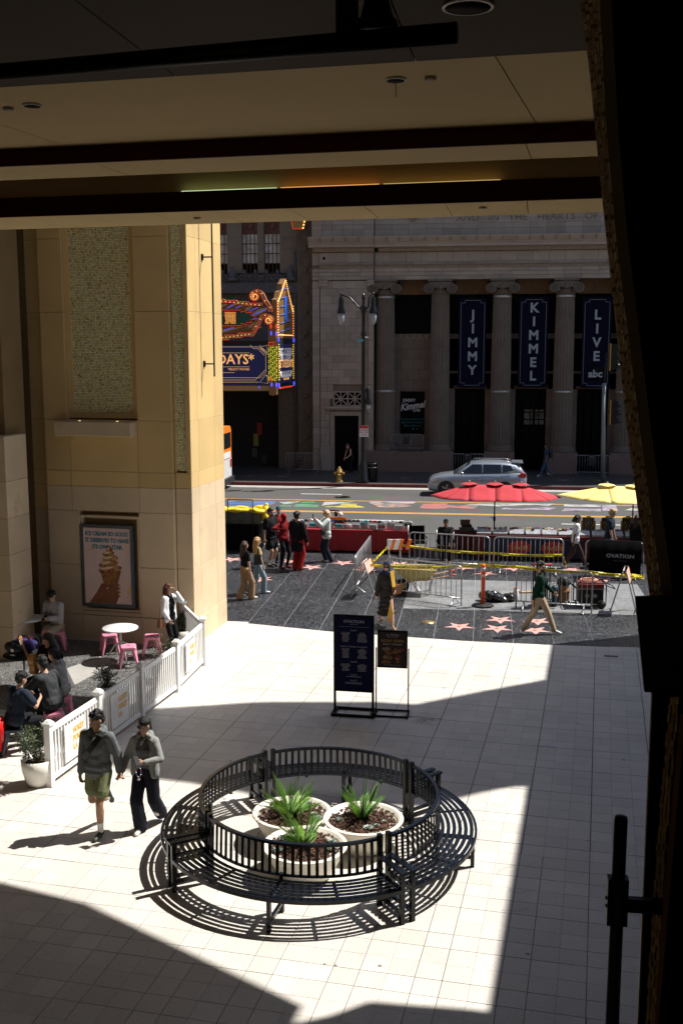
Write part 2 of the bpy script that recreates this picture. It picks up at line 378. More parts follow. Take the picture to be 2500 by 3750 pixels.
walk = MB().b2((-60, 24.3, -0.5), (60, 36.3, -0.008)).build('sidewalk', 'joint_white'); tag(walk, kind='structure')
kerb_near = MB()
SWX, SWY = 0.93, 1.86
slabs_far = MB()
for i in range(-40, 30):
    for j in range(7):
        x0 = 1.77 + i * SWX; y0 = 23.9 + j * SWY; x1 = x0 + SWX; y1 = min(y0 + SWY, 36.25)
        gq = 0.005
        q = [(x0 + gq, max(y0 + gq, frontier(x0) + 0.006)), (x1 - gq, max(y0 + gq, frontier(x1) + 0.006)), (x1 - gq, y1 - gq), (x0 + gq, y1 - gq)]
        if q[2][1] - q[1][1] < 0.02 or q[3][1] - q[0][1] < 0.02: continue
        mx, my = (x0 + x1) / 2, (y0 + y1) / 2
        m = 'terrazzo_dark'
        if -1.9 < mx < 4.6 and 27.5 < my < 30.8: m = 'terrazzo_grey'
        vs = [(x, y, -0.008) for x, y in q] + [(x, y, 0.0) for x, y in q]; fs = [(4, 5, 6, 7), (0, 1, 5, 4), (1, 2, 6, 5), (2, 3, 7, 6), (3, 0, 4, 7)]
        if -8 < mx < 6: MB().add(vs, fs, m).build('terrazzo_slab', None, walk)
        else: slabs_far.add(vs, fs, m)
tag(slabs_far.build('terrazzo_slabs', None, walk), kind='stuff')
def star_poly(R, r, a0=-pi / 2): return [((R if k % 2 == 0 else r) * cos(a0 + k * pi / 5), (R if k % 2 == 0 else r) * sin(a0 + k * pi / 5)) for k in range(10)]
star_bm = MB().prism(star_poly(0.41, 0.155), 0.0, 0.004, 'star_pink', 'z')
starme = None
for p in [(1054, 1439), (1148, 1423.5), (1141, 1443.8), (1233, 1427), (1228, 1448), (715.5, 1303), (788, 1293), (666, 1290), (533, 1285), (837, 1308), (916, 1295), (978, 1310), (1114, 1317), (1062, 1304), (1316, 1307), (1178, 1306), (1388, 1330), (600, 1330)]:
    if starme is None:
        o = star_bm.build('star', None, walk, at(*p, 0.0005)); starme = o.data
        em = MB().lathe([(0.055, 0), (0.055, 0.003), (0.045, 0.0045)], n=16).build('star_emblem', 'brass', o, (0, 0, 0.004)); eme = em.data
    else:
        o = inst('star', starme, walk, at(*p, 0.0005)); inst('star_emblem', eme, o, (0, 0, 0.004))
MB().lathe([(0.17, 0), (0.17, 0.004)], n=24).build('brass_disc', 'brass', walk, at(983, 1429, 0.001))
kerb = MB().b2((-60, 36.3, -0.5), (60, 36.48, 0.0)).build('kerb', 'concrete'); tag(kerb, kind='structure')
road = MB().b2((-300, 36.48, -0.6), (300, 53.1, -0.13)).build('road', 'asphalt'); tag(road, kind='structure')
def strip(name, m, px0, px1, wd, z=-0.126, ext=0):
    a, b = at(px0[0], px0[1], -0.13), at(px1[0], px1[1], -0.13); y = (a.y + b.y) / 2
    return MB().b2((a.x - ext, y - wd / 2, -0.13), (b.x + ext, y + wd / 2, z)).build(name, m, road)
E7 = 1 / SC
strip('yellow_line', 'road_yellow', (836 * E7, 1828 * E7), (1535 * E7, 1837 * E7), 0.13, ext=60)
for dy in (-0.11, 0.11):
    a = at(836 * E7, 1863 * E7, -0.13); MB().b2((-70, a.y + dy - 0.06 - 0.35, -0.13), (70, a.y + dy + 0.06 - 0.35, -0.126)).build('yellow_line', 'road_yellow', road)
for p0, p1 in (((1101, 1808.7), (1251.5, 1810.7)), ((1288.8, 1904), (1478.6, 1907)), ((2054, 1918), (2330, 1925))):
    strip('white_dash', 'road_white', (p0[0] * E7, p0[1] * E7), (p1[0] * E7, p1[1] * E7), 0.12)
for k in range(1, 5):
    MB().b2((-8.1 - 7.2 * k, 50.9, -0.13), (-8.1 - 7.2 * k + 2.1, 51.02, -0.126)).build('white_dash', 'road_white', road)
MB().b2((-80, 52.35, -0.13), (80, 53.1, -0.122)).build('gutter', 'concrete', road)
for p, r in (((786, 1142), 0.38), ((760, 1174), 0.36)):
    o = MB().lathe([(r, 0), (r, 0.006), (r * 0.8, 0.006), (r * 0.8, 0.003), (r * 0.1, 0.003)], n=28).build('manhole_cover', 'black_metal', road, at(*p, -0.13))
def c1(a, b): return (489.2 + .328 * a, 1116.4 + .328 * b)
def c2(a, b): return (940.8 + .368 * a, 1053.7 + .368 * b)
MZ = [0.0]
def mural(m, pts, F):
    P = [at(*F(a, b), -0.13) for a, b in pts]
    MZ[0] += .0006; MB().prism([(p.x, p.y) for p in P], -0.13, -0.1255 + MZ[0], None, 'z').build('mural_patch', 'mural_' + m, road)
mural('blue', [(110, 112), (300, 106), (440, 108), (425, 128), (330, 146), (110, 146)], c1)
mural('lavender', [(100, 104), (190, 104), (120, 112), (100, 112)], c1)
mural('green', [(450, 143), (480, 134), (560, 134), (545, 147)], c1); mural('green', [(575, 128), (650, 126), (740, 134), (735, 150), (560, 149)], c1); mural('green', [(620, 112), (715, 110), (705, 118), (615, 119)], c1)
mural('white', [(460, 112), (610, 108), (560, 122), (500, 128)], c1); mural('white', [(780, 112), (1000, 110), (900, 122), (760, 138)], c1)
mural('yellow', [(765, 151), (795, 143), (880, 141), (905, 122), (1010, 122), (1000, 136), (1060, 148), (1050, 153)], c1)
mural('peach', [(1085, 119), (1400, 124), (1330, 134), (1390, 140), (1300, 151), (1160, 152), (1140, 138)], c1)
mural('white', [(1090, 112), (1420, 114), (1400, 122), (1100, 117)], c1)
mural('red', [(1470, 127), (1640, 122), (1620, 160), (1440, 157)], c1)
mural('red', [(75, 312), (150, 280), (300, 296), (445, 280), (395, 316), (250, 306), (165, 316)], c2)
mural('white', [(330, 286), (900, 282), (860, 296), (720, 290), (560, 300)], c2)
mural('lavender', [(560, 318), (590, 307), (690, 314), (850, 303), (912, 308), (860, 322)], c2)
mural('lavender', [(955, 322), (960, 312), (1190, 314), (1190, 324)], c2); mural('lavender', [(1200, 326), (1195, 294), (1285, 297), (1300, 328)], c2)
mural('white', [(945, 328), (948, 324), (1190, 326), (1190, 330)], c2); mural('white', [(958, 300), (962, 285), (1290, 291), (1285, 296), (1190, 293), (1188, 304)], c2)
mural('white', [(1330, 326), (1380, 310), (1470, 316), (1480, 330)], c2)

fwalk = MB().b2((-120, 53.25, -0.5), (120, 75, 0.02)).build('far_sidewalk', 'far_walk'); tag(fwalk, kind='structure')
k = MB().b2((-120, 53.1, -0.5), (120, 53.25, 0.03)).build('far_kerb', 'kerb_red'); tag(k, kind='structure')
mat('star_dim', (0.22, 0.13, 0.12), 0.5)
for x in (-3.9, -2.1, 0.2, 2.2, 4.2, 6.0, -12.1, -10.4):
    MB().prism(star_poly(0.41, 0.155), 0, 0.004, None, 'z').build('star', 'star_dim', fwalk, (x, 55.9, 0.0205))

# cafe floor: dark speckled ground with pale strips, left of the fence
cafe = MB().add([(v.x, v.y, 0.004) for v in (w(-14, 16.2), w(-9.35, 16.2), w(-9.2, 22.45), w(-14, 22.5))], [(0, 1, 2, 3)], 'terrazzo_fleck').build('cafe_floor'); tag(cafe, kind='structure')
mat('strip_blue', (0.50, 0.56, 0.55), 0.6, var=0.12, scale=3, dark=(0.55, 0.50, 0.38), dscale=2, dthr=0.55)
MB().add([(v.x, v.y, 0.008) for v in (w(-9.35, 15.9), w(-8.75, 15.9), w(-8.7, 22.45), w(-9.25, 22.45))], [(0, 1, 2, 3)]).build('pale_strip', 'strip_blue', cafe)
MB().add([(v.x, v.y, 0.008) for v in (w(-14, 16.0), w(-9.4, 16.0), w(-9.4, 17.6), w(-14, 17.6))], [(0, 1, 2, 3)]).build('pale_strip', 'plaza_tile', cafe)
MB().add([(v.x, v.y, 0.009) for v in (w(-10.9, 20.3), w(-10.2, 19.3), w(-10.05, 20.9), w(-10.6, 21.3))], [(0, 1, 2, 3)]).build('pale_strip', 'concrete', cafe)

# ------------------------------------------------------------------ shelter the camera looks out from: slab, beams, wall
def pbox(mb, x0, x1, y0, y1, z0, z1, m=None):
    P = [w(x0, y0, z0), w(x1, y0, z0), w(x1, y1, z0), w(x0, y1, z0), w(x0, y0, z1), w(x1, y0, z1), w(x1, y1, z1), w(x0, y1, z1)]
    return mb.hexa(P, m)
walkway = empty('walkway_ceiling', w(-2, 8, 8.2), 0, 'stepped cream and dark red soffit of the overhead walkway at the top of the view', 'ceiling')
def part(mb, name, m, parent):      # world-space mesh under a located parent
    o = mb.build(name, m, None); o.parent = parent; o.matrix_parent_inverse = Matrix.Translation(-Vector(parent.location)) if parent.rotation_euler.z == 0 else parent.matrix_basis.inverted(); return o
XL, XR = -15.0, 3.5
Y3 = pcoord(at(700, 143, 8.373))[1]
# soffit panels with open joints (front strip, middle band, near band)
def panels(y0, y1, z, xs, m, th=0.12, name='soffit_panel', sk=0.0):
    for a, b in zip(xs, xs[1:]):
        P = [w(a + 0.004, y0, z), w(b - 0.004, y0, z), w(b - 0.004 + sk, y1, z), w(a + 0.004 + sk, y1, z)]
        mb = MB().hexa(P + [p + Vector((0, 0, th)) for p in P]); part(mb, name, m, walkway)
xs = [pcoord(at(px, 485, 8.2))[0] for px in (-330, -160, 0, 165, 330, 500, 675, 855, 1040, 1222)]
panels(10.90, 12.03, 8.2, [XL, -9.5] + [x for x in xs if x > -9.4] + [XR], 'soffit', sk=-0.06)
panels(8.17, 8.85, 8.25, [XL, -7.0, pcoord(at(240, 383, 8.25))[0], pcoord(at(1210, 340, 8.25))[0], XR], 'soffit')
panels(Y3, 8.13, 8.373, [XL, -9, pcoord(at(60, 315, 8.373))[0], pcoord(at(1160, 200, 8.373))[0], XR], 'soffit', sk=0.12)
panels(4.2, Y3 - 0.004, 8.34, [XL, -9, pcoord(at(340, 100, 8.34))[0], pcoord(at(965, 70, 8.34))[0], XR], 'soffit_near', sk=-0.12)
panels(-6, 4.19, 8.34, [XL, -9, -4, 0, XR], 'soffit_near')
mb = MB(); pbox(mb, XL, XR, -6, 12.0, 8.75, 9.1); part(mb, 'walkway_deck', 'roof_dark', walkway)
mb = MB(); pbox(mb, XL, XR, 11.3, 12.03, 8.325, 8.745); part(mb, 'front_beam', 'soffit', walkway)
mb = MB(); pbox(mb, XL, XR, 11.0, 11.296, 8.39, 8.745); part(mb, 'front_beam', 'soffit', walkway)
for a, b in ((XL, pcoord(at(275, 470, 8.3))[0]), (pcoord(at(275, 470, 8.3))[0], pcoord(at(1215, 440, 8.3))[0]), (pcoord(at(1215, 440, 8.3))[0], XR)):
    mb = MB(); pbox(mb, a + .003, b - .003, 10.86, 10.895, 8.195, 8.395); part(mb, 'red_fascia', 'fascia_red', walkway)
for a, b in ((XL, pcoord(at(220, 360, 8.3))[0]), (pcoord(at(220, 360, 8.3))[0], XR)):
    mb = MB(); pbox(mb, a + .003, b - .003, 8.135, 8.166, 8.243, 8.42); part(mb, 'red_fascia', 'fascia_red', walkway)
mb = MB(); pbox(mb, XL, XR, 8.17, 8.82, 8.375, 8.745); part(mb, 'middle_beam', 'fascia_red', walkway)
# cove light strip lying on the front beam's ledge: white-green, then amber
for x0, x1, c, e in ((405, 630, (0.75, 1.0, 0.55), 1.5), (640, 870, (1.0, 0.45, 0.12), 1.8), (880, 1150, (1.0, 0.66, 0.22), 1.0)):
    nm = 'cove_%d' % x0; mat(nm, (0.8, 0.8, 0.7), emit=c, estr=e * .35)
    a, b = pcoord(at(x0, 437 - (x0 - 405) * .026, 8.4))[0], pcoord(at(x1, 437 - (x1 - 405) * .026, 8.4))[0]
    mb = MB(); pbox(mb, a, b, 10.93, 10.96, 8.40, 8.412); part(mb, 'cove_light', nm, walkway)
# round downlights and small sensor caps
mat('lamp_ring', (0.85, 0.82, 0.74), 0.4); mat('lamp_can', (0.006, 0.004, 0.003), 0.6, spec=0.03); mat('cap_white', (0.40, 0.37, 0.31), 0.5)
for i, (px, py, z, r, lab) in enumerate(((1074, 15, 8.333, 0.105, 'large round recessed downlight at the upper edge of the view'), (908, 183, 8.368, 0.055, 'round recessed downlight with a hanging wire in the pale soffit'), (75, 242, 8.368, 0.055, 'round recessed downlight at the left end of the pale soffit'))):
    t = empty('downlight', at(px, py, z), 0, lab, 'ceiling light', 'downlights in the walkway soffit')
    pr = [(r * 1.13, 0.0), (r * 1.13, -0.006), (r * 1.0, -0.008), (r * 1.0, 0.0)]
    MB().lathe(pr, n=32).build('trim_ring', 'lamp_ring', t)
    MB().lathe([(r * 0.99, -0.0085), (r * 0.99, -0.002)], n=28).build('lamp_can', 'lamp_can', t)
    if i == 1: MB().tube([(0, 0, -0.006), (0.004, 0, -0.10)], 0.0025).build('wire', 'black_metal', t)
for px, py, z, lab in ((988, 178, 8.37, 'small white sensor cap beside the middle downlight'), (20, 248, 8.37, 'small white sensor cap at the left edge of the soffit'), (1108, 476, 8.197, 'small sensor cap on the right part of the front soffit strip'), (453, 500, 8.197, 'small sensor cap on the front soffit strip above the sunlit pillar')):
    r = 0.034 if z > 8.3 else 0.04
    tag(MB().lathe([(r, 0), (r, -0.014), (r * .9, -0.018), (0.003, -0.018)], n=20).build('sensor_cap', 'cap_white', None, at(px, py, z)), lab, 'sensor', 'sensor caps in the soffit')
# dark pipe hung under the near soffit
a, b = at(-30, 168, 8.08), at(1048, 75, 8.08)
t = empty('ceiling_pipe', (a + b) / 2, 0, 'thick black pipe hanging under the dark near soffit', 'pipe')
part(MB().tube([a, b], [0.037, 0.043], n=16), 'pipe', 'black_metal', t)
h = at(797, 85, 8.1); part(MB().box(h + Vector((0, 0, 0.12)), (0.09, 0.06, 0.30)), 'hanger', 'black_metal', t)
h = at(862, 78, 8.1); part(MB().lathe([(0.09, 0.0), (0.09, 0.03), (0.07, 0.05), (0.03, 0.2)], h + Vector((0, 0.05, 0.03)), n=20), 'canopy', 'black_metal', t)

# unseen slabs added above the portal, outlined from the shadow edges on the plaza
portal = empty('portal_roof', w(0, 16, 10), 0, 'high stone bridge and roof of the portal above the plaza', 'portal')
def shade_slab(name, ground_pts, z, th):
    P = [(p.x + SUNV.x / SUNV.z * z, p.y + SUNV.y / SUNV.z * z) for p in ground_pts]
    part(MB().prism(P, z, z + th, None, 'z'), name, 'roof_dark', portal)
G = [at(*p) for p in [(0, 2025), (200, 2075), (400, 2170), (600, 2265), (695, 2310), (675, 2350), (760, 2332), (850, 2300), (1085, 2318)]]
G = [G[0] + Vector((-6, 1.5, 0))] + G + [G[-1] + Vector((9, -1, 0)), G[-1] + Vector((9, -7, 0)), G[0] + Vector((-6, -7, 0))]
shade_slab('roof_slab', G, 10.2, 0.05)
nearE = [at(*p) for p in [(-250, 1590), (100, 1692), (371, 1783), (470, 1795), (700, 1838), (1000, 1848), (1100, 1822), (1195, 1804), (1330, 1800)]]
farE = [at(*p) for p in [(1420, 1535), (1262, 1560), (1100, 1590), (960, 1618), (860, 1612), (600, 1612), (340, 1628), (215, 1600), (0, 1585), (-250, 1560)]]
G = nearE + farE; shade_slab('cross_bridge', G, 14.0, 0.3)
# unseen building masses added to block sky light: left wing, block behind the viewer
wing = empty('complex_wing', w(-16, 5, 0), 0, 'tall stone wing of the complex rising left of the plaza', 'building')
mb = MB(); pbox(mb, -40, -15.4, -30, 24.8, 0, 27); part(mb, 'wing_wall', 'limestone_dark', wing)
mb = MB(); pbox(mb, -15.38, -4.9, 9.6, 21.5, 13.6, 14.2); part(mb, 'wing_roof', 'limestone_dark', wing)  # unseen roof added to keep sky light off the cafe
mb = MB(); pbox(mb, -15.38, -9.3, 21.6, 24.4, 13.6, 27); part(mb, 'upper_storeys', 'limestone_dark', wing)
rear = empty('rear_block', w(-3, -16, 0), 0, 'stone block of the complex behind the viewpoint', 'building')
mb = MB(); pbox(mb, -15.3, 16, -26, -12, 0, 24); part(mb, 'block_wall', 'limestone_dark', rear)
mb = MB(); pbox(mb, -15.3, -7.2, -11.9, 9.5, 0, 8.15); part(mb, 'side_wall', 'limestone_dark', rear)
# dark side wall on the right
wall_r = empty('dark_side_wall', w(3.6, 10, 0), 0, 'black wall closing the plaza on the right side', 'wall')
mb = MB(); pbox(mb, 3.6, 3.9, -11.9, 27.6, 0, 8.3); part(mb, 'wall_panel', 'black_wall', wall_r)
mb = MB(); pbox(mb, 3.9, 14, -6, 27.2, 0, 8.19); part(mb, 'wall_core', 'black_wall', wall_r)

# ------------------------------------------------------------------ slanted mosaic column at the right edge, near the camera
col = empty('slanted_column', (3, 7, 0), 0, 'near black slanted column with a mosaic edge along the right side of the view', 'column')
YC = 4.75
def cpt(px, py, dy=0.0): return atY(px, py, YC) + Vector((0, dy, 0))
LE = [(1322, -60), (1350, 140), (1384, 480), (1440, 1000), (1495, 1400), (1560, 1600)]     # left edge of the mosaic strip
RE = [(1372, -60), (1392, 300), (1413, 540), (1470, 1000), (1524, 1400), (1590, 1600)]     # right edge of the strip
mb = MB()
for (a, b), (c, d) in zip(zip(LE, RE), list(zip(LE, RE))[1:]):
    P = [cpt(*c), cpt(*d), cpt(*d) + Vector((.25, .1, 0)), cpt(*c) + Vector((.3, .28, 0)), cpt(*a), cpt(*b), cpt(*b) + Vector((.25, .1, 0)), cpt(*a) + Vector((.3, .28, 0))]
    mb.hexa(P)
part(mb, 'strip_core', 'mosaic_grout', col)
mb = MB(); random.seed(3)
def lerp(poly, y):
    for (x0, y0), (x1, y1) in zip(poly, poly[1:]):
        if y0 <= y <= y1: return x0 + (x1 - x0) * (y - y0) / (y1 - y0)
    return poly[-1][0]
y = -55.0
while y < 1590:
    hgt_ = random.uniform(13, 24); nx = 5
    xl, xr = lerp(LE, y), lerp(RE, y)
    for kx in range(nx):
        a = xl + (xr - xl) * kx / nx; b_ = xl + (xr - xl) * (kx + 1) / nx
        yy = y + random.uniform(-7, 7); pr = random.uniform(0.003, 0.014)
        c0 = (random.uniform(.6, 1.0)); tint = (c0 * .55, c0 * .47, c0 * .35)
        if random.random() < .12: tint = (c0 * .8, c0 * .72, c0 * .5)
        sl = (xr - xl) * 0
        q = [(a + .6, yy + hgt_ - 1.2), (b_ - .6, yy + hgt_ - 1.2 - 3), (b_ - .6, yy - 3), (a + .6, yy)]
        dx = [lerp(LE, min(max(v[1], -55), 1590)) - xl for v in q]
        q = [(v[0] + d_, v[1]) for v, d_ in zip(q, dx)]
        F = [cpt(*v) + Vector((0, -pr, 0)) for v in q]; Bk = [cpt(*v) for v in q]
        mb.add(F + Bk, [(0, 1, 2, 3), (0, 4, 5, 1), (1, 5, 6, 2), (2, 6, 7, 3), (3, 7, 4, 0)], 'mosaic', tint=tint)
    y += hgt_
tag(part(mb, 'mosaic_tesserae', None, col), kind='stuff')
# black body right of the strip
P = [cpt(1590, 1600), cpt(2100, 1600), cpt(2100, -80), cpt(1372, -80)]
mb = MB()
for (a, c) in zip(RE, RE[1:]):
    P = [cpt(*c, .02), cpt(2100, c[1], .02), cpt(2100, c[1], .5), cpt(*c, .3) + Vector((.3, 0, 0)), cpt(*a, .02), cpt(2100, a[1], .02), cpt(2100, a[1], .5), cpt(*a, .3) + Vector((.3, 0, 0))]
    mb.hexa(P)
part(mb, 'column_body', 'black_wall', col)
# lower black panel box and railing glazing
rail = empty('balcony_parapet', atY(1520, 2000, 4.0), 0, 'black balcony parapet with bronze edge and mosaic strip at lower right', 'parapet')
YB = 4.5
def bpt(px, py, dy=0.0, Y=YB): return atY(px, py, Y) + Vector((0, dy, 0))
mb = MB().hexa([bpt(1480, 1590), bpt(1600, 1592), bpt(1600, 1592, .02), bpt(1480, 1590, .02), bpt(1459, 1371), bpt(1600, 1368), bpt(1600, 1368, .02), bpt(1459, 1371, .02)])
part(mb, 'panel_box', 'black_metal', rail)
mb = MB().hexa([bpt(1482, 1592, -.012), bpt(1485, 1592, -.012), bpt(1485, 1592, .012), bpt(1482, 1592, .012), bpt(1461, 1372, -.012), bpt(1463, 1372, -.012), bpt(1463, 1372, .012), bpt(1461, 1372, .012)])
mb = MB().hexa([bpt(1478.2, 1588, .004), bpt(1480, 1590, .004), bpt(1480, 1590, .012), bpt(1478.2, 1588, .012), bpt(1457.2, 1371, .004), bpt(1459, 1371, .004), bpt(1459, 1371, .012), bpt(1457.2, 1371, .012)])
part(mb, 'bronze_edge', 'bronze', rail)
mb = MB().hexa([bpt(1463, 2400), bpt(2100, 2400), bpt(2100, 2400, .012), bpt(1463, 2400, .012), bpt(1497, 1592), bpt(2100, 1592), bpt(2100, 1592, .012), bpt(1497, 1592, .012)])
part(mb, 'parapet_panel', 'black_wall', rail)
mb = MB().hexa([bpt(1460, 2400, -.01), bpt(1464, 2400, -.01), bpt(1464, 2400, .012), bpt(1460, 2400, .012), bpt(1494.5, 1592, -.01), bpt(1498, 1592, -.01), bpt(1498, 1592, .012), bpt(1494.5, 1592, .012)])
part(mb, 'bronze_edge', 'bronze', rail)
mb = MB(); y = 1600.0; random.seed(5)
while y < 2390:
    hh = random.uniform(10, 22); t_ = (y - 1600) / 790
    xc = 1546 - 55 * t_ - 6 * sin(t_ * 3)
    for kx in range(3):
        a = xc - 11 + kx * 7.4 + random.uniform(-2, 2); c0 = random.uniform(.3, .6)
        q = [(a, y + hh), (a + 6, y + hh - 2), (a + 6.5, y - 1), (a + .6, y)]
        pr = random.uniform(.004, .012)
        F = [bpt(*v) + Vector((0, -.004 - pr, 0)) for v in q]; Bk = [bpt(*v) + Vector((0, -.0, 0)) for v in q]
        mb.add(F + Bk, [(0, 1, 2, 3), (0, 4, 5, 1), (1, 5, 6, 2), (2, 6, 7, 3), (3, 7, 4, 0)], 'mosaic', tint=(c0 * .62, c0 * .52, c0 * .28))
    y += hh
tag(part(mb, 'mosaic_tesserae', None, rail), kind='stuff')
mb = MB().hexa([bpt(1488, 2400, -.006), bpt(1506, 2400, -.006), bpt(1506, 2400, .02), bpt(1488, 2400, .02), bpt(1560, 1640, -.006), bpt(1572, 1640, -.006), bpt(1572, 1640, .02), bpt(1560, 1640, .02)])
part(mb, 'bronze_edge', 'bronze', rail)
# black post with clamp, close to the camera
post = empty('railing_post', atY(1420, 2100, 4.2), 0, 'black round rail with a clamp bracket at the lower right', 'railing')
def rp(px, py, Y=4.2): return atY(px, py, Y)
part(MB().tube([rp(1402, 2420), rp(1424, 1895), rp(1425, 1885), rp(1425.4, 1876), rp(1425.6, 1873.5)], [.0275, .0275, .0275, .024, .014], n=20), 'rail_tube', 'black_metal', post)
c = rp(1416, 2068); part(MB().box(c, (.082, .05, .20)), 'clamp', 'black_metal', post)
a, b = rp(1425, 2076), rp(1520, 2082); part(MB().box((a + b) / 2, ((b - a).length, .03, .058)), 'bracket_arm', 'black_metal', post)
for py in (2062, 2080): part(MB().tube([rp(1393, py), rp(1389, py)], [.006, .009], n=10), 'bolt', 'black_metal', post)
# ------------------------------------------------------------------ sunlit limestone pier on the left (plaza grid): front face y_p = 22.6, right face x_p = -8.92
PF, PX_ = 22.6, -8.92
pier = empty('portal_pier', w(-10, 23, 0), 0, 'tall cream limestone pier with mosaic panel at left, its right face in full sun', 'pier')
STONE = bevel_box_mesh('stone', (1, 1, 1), 0.0, 'limestone')
def block_mesh(d, m, bv=0.006): return bevel_box_mesh('stone', d, bv, m)
def pblock(name, x0, x1, y0, y1, z0, z1, m, bv=0.005, gap=0.004, parent=None):
    d = (x1 - x0 - 2 * gap if x1 - x0 > .05 else x1 - x0, y1 - y0, z1 - z0 - 2 * gap)
    o = inst(name, block_mesh(d, m, min(bv, min(d) * .2)), None, w((x0 + x1) / 2, (y0 + y1) / 2, (z0 + z1) / 2), PA)
    pr = parent or pier
    o.parent = pr; o.matrix_parent_inverse = Matrix.Translation(-Vector(pr.location)); return o
mb = MB(); pbox(mb, -13.2, PX_ - .06, PF + .17, 24.86, 0, 13.5); part(mb, 'pier_core', 'limestone_dark', pier)
def fx(px, py): return atP(px, py, PF)[0]
def fz(px, py): return atP(px, py, PF)[1]
zj = [0, fz(250, 1424 - 10), fz(250, 1300), fz(250, 1175), fz(250, 1118), fz(250, 1083), fz(250, 965), fz(250, 716), 9.2, 11.2, 13.5]
x0 = fx(103, 1000); xa = fx(160, 700) ; xm0 = fx(166, 930); xm1 = fx(302, 930); xb = fx(313, 900); xc = fx(393, 900) ; xd = fx(397, 900); xe = fx(425, 900)
xp0, xp1 = fx(191, 1200), fx(316, 1380)     # poster recess
# base courses (below the long joint at z of row 4): lighter stone
rows = list(zip(zj, zj[1:]))
zm = fz(230, 948)                          # bottom of the mosaic panel
zpb, zpt = fz(250, 1398), fz(250, 1192)    # poster recess bottom and top
zs = fz(400, 1083)                         # bottom of the narrow mosaic strip
for r, (za, zb) in enumerate(rows):
    m = 'limestone_base' if r < 4 else 'limestone'
    Y0 = PF - (0.05 if r == 0 else 0)
    if r in (1, 2):                        # beside the poster recess
        segs = [(x0, xp0 - .07), (xp1 + .09, xc)]
        if r == 1: segs.append((xp0 - .07, xp1 + .09))
    elif r in (0,): segs = [(x0, xp0 - .05), (xp0 - .05, xb), (xb, xc)]
    elif zb <= zm + .05: segs = [(x0, xp0 - .25), (xp0 - .25, xb), (xb, xc)]
    else: segs = [(x0, xm0 - .13), (xm1 + .13, xc)]
    for sx0, sx1 in segs:
        z0_, z1_ = za, zb
        if r == 1 and abs(sx0 - (xp0 - .07)) < .01: z1_ = min(zb, zpb - .07)
        if z1_ - z0_ < .06: continue
        pblock('stone', sx0, sx1, Y0, PF + .2, z0_, z1_, m)
    # set back strip right of the main face, holding the narrow mosaic
    if zb <= zs + .02: pblock('stone', xc + .01, PX_, PF + .10, PF + .3, za, zb, m)
    else:
        pblock('stone', xc + .01, xd, PF + .10, PF + .3, za, zb, m); pblock('stone', xe, PX_, PF + .10, PF + .3, za, zb, m)
# right sunlit face: three columns of slabs
for r, (za, zb) in enumerate(rows):
    m = 'limestone_base' if r < 4 else 'limestone'
    cuts = [PF + .10, PF + .62, PF + 1.66, 24.9] if r % 2 else [PF + .10, PF + .55, PF + 1.7, 24.9]
    for a, b in zip(cuts, cuts[1:]): pblock('stone', PX_ - .1, PX_ + (0.02 if r == 0 else 0.012), a + .003, b - .003, za, zb, m, gap=.002, bv=.003)
# moulded frame of the tall mosaic, its sill and the mosaics themselves
pblock('panel_frame', xm0 - .13, xm0, PF + .09, PF + .25, zm - .13, 13.5, 'limestone', gap=0); pblock('panel_frame', xm1, xm1 + .13, PF + .09, PF + .25, zm - .13, 13.5, 'limestone', gap=0)
pblock('panel_frame', xm0, xm1, PF + .09, PF + .25, zm - .13, zm, 'limestone', gap=0)
zl0, zl1 = fz(220, 1000), fz(220, 967)
pblock('stone_ledge', fx(137, 980) + .01, fx(313, 985), PF - .30, PF + .15, zl0, zl1, 'limestone_base', bv=.012)
for px in (188, 274): MB().lathe([(.03, 0), (.03, .01), (.02, .012)], n=10).build('uplight', mat('uplight', (1, .8, .5), emit=(1, .65, .3), estr=.6).name, pier, w(fx(px, 965), PF - .1, zl1 + .004) - Vector(pier.location))
def mosaic(x0, x1, z0, z1, y, s, seed, name, grad=0):
    random.seed(seed); mb = MB(); nx = max(1, int((x1 - x0) / s)); nz = int((z1 - z0) / s)
    for i in range(nx):
        for j in range(nz):
            a = x0 + (x1 - x0) * i / nx; z = z0 + s * j; g_ = s * .08
            r = random.random()
            if r < .45: c = (.46, .40, .21)
            elif r < .70: c = (.38, .38, .23)
            elif r < .85: c = (.55, .44, .20)
            elif r < .93: c = (.30, .20, .07)
            else: c = (.60, .52, .32)
            k = random.uniform(1.4, 2.2); c = tuple(min(.9, q * k) for q in c)
            pr = random.uniform(.002, .009); ty = random.uniform(-.003, .003)
            P = [w(a + g_, y - pr + ty, z + g_), w(a + s - g_, y - pr - ty, z + g_), w(a + s - g_, y - pr, z + s - g_), w(a + g_, y - pr, z + s - g_)]
            Q = [w(a + g_, y, z + g_), w(a + s - g_, y, z + g_), w(a + s - g_, y, z + s - g_), w(a + g_, y, z + s - g_)]
            mb.add(P + Q, [(0, 1, 2, 3), (0, 4, 5, 1), (1, 5, 6, 2), (2, 6, 7, 3), (3, 7, 4, 0)], 'mosaic', tint=c)
    tag(part(mb, name, None, pier), kind='stuff')
    mb = MB(); pbox(mb, x0, x1, y, y + .05, z0, z1); part(mb, 'mosaic_bed', 'mosaic_grout', pier)
mosaic(xm0, xm1, zm, 10.4, PF + .12, .036, 11, 'mosaic_tesserae')
mosaic(xd, xe, zs, 10.4, PF + .14, .036, 12, 'mosaic_tesserae')
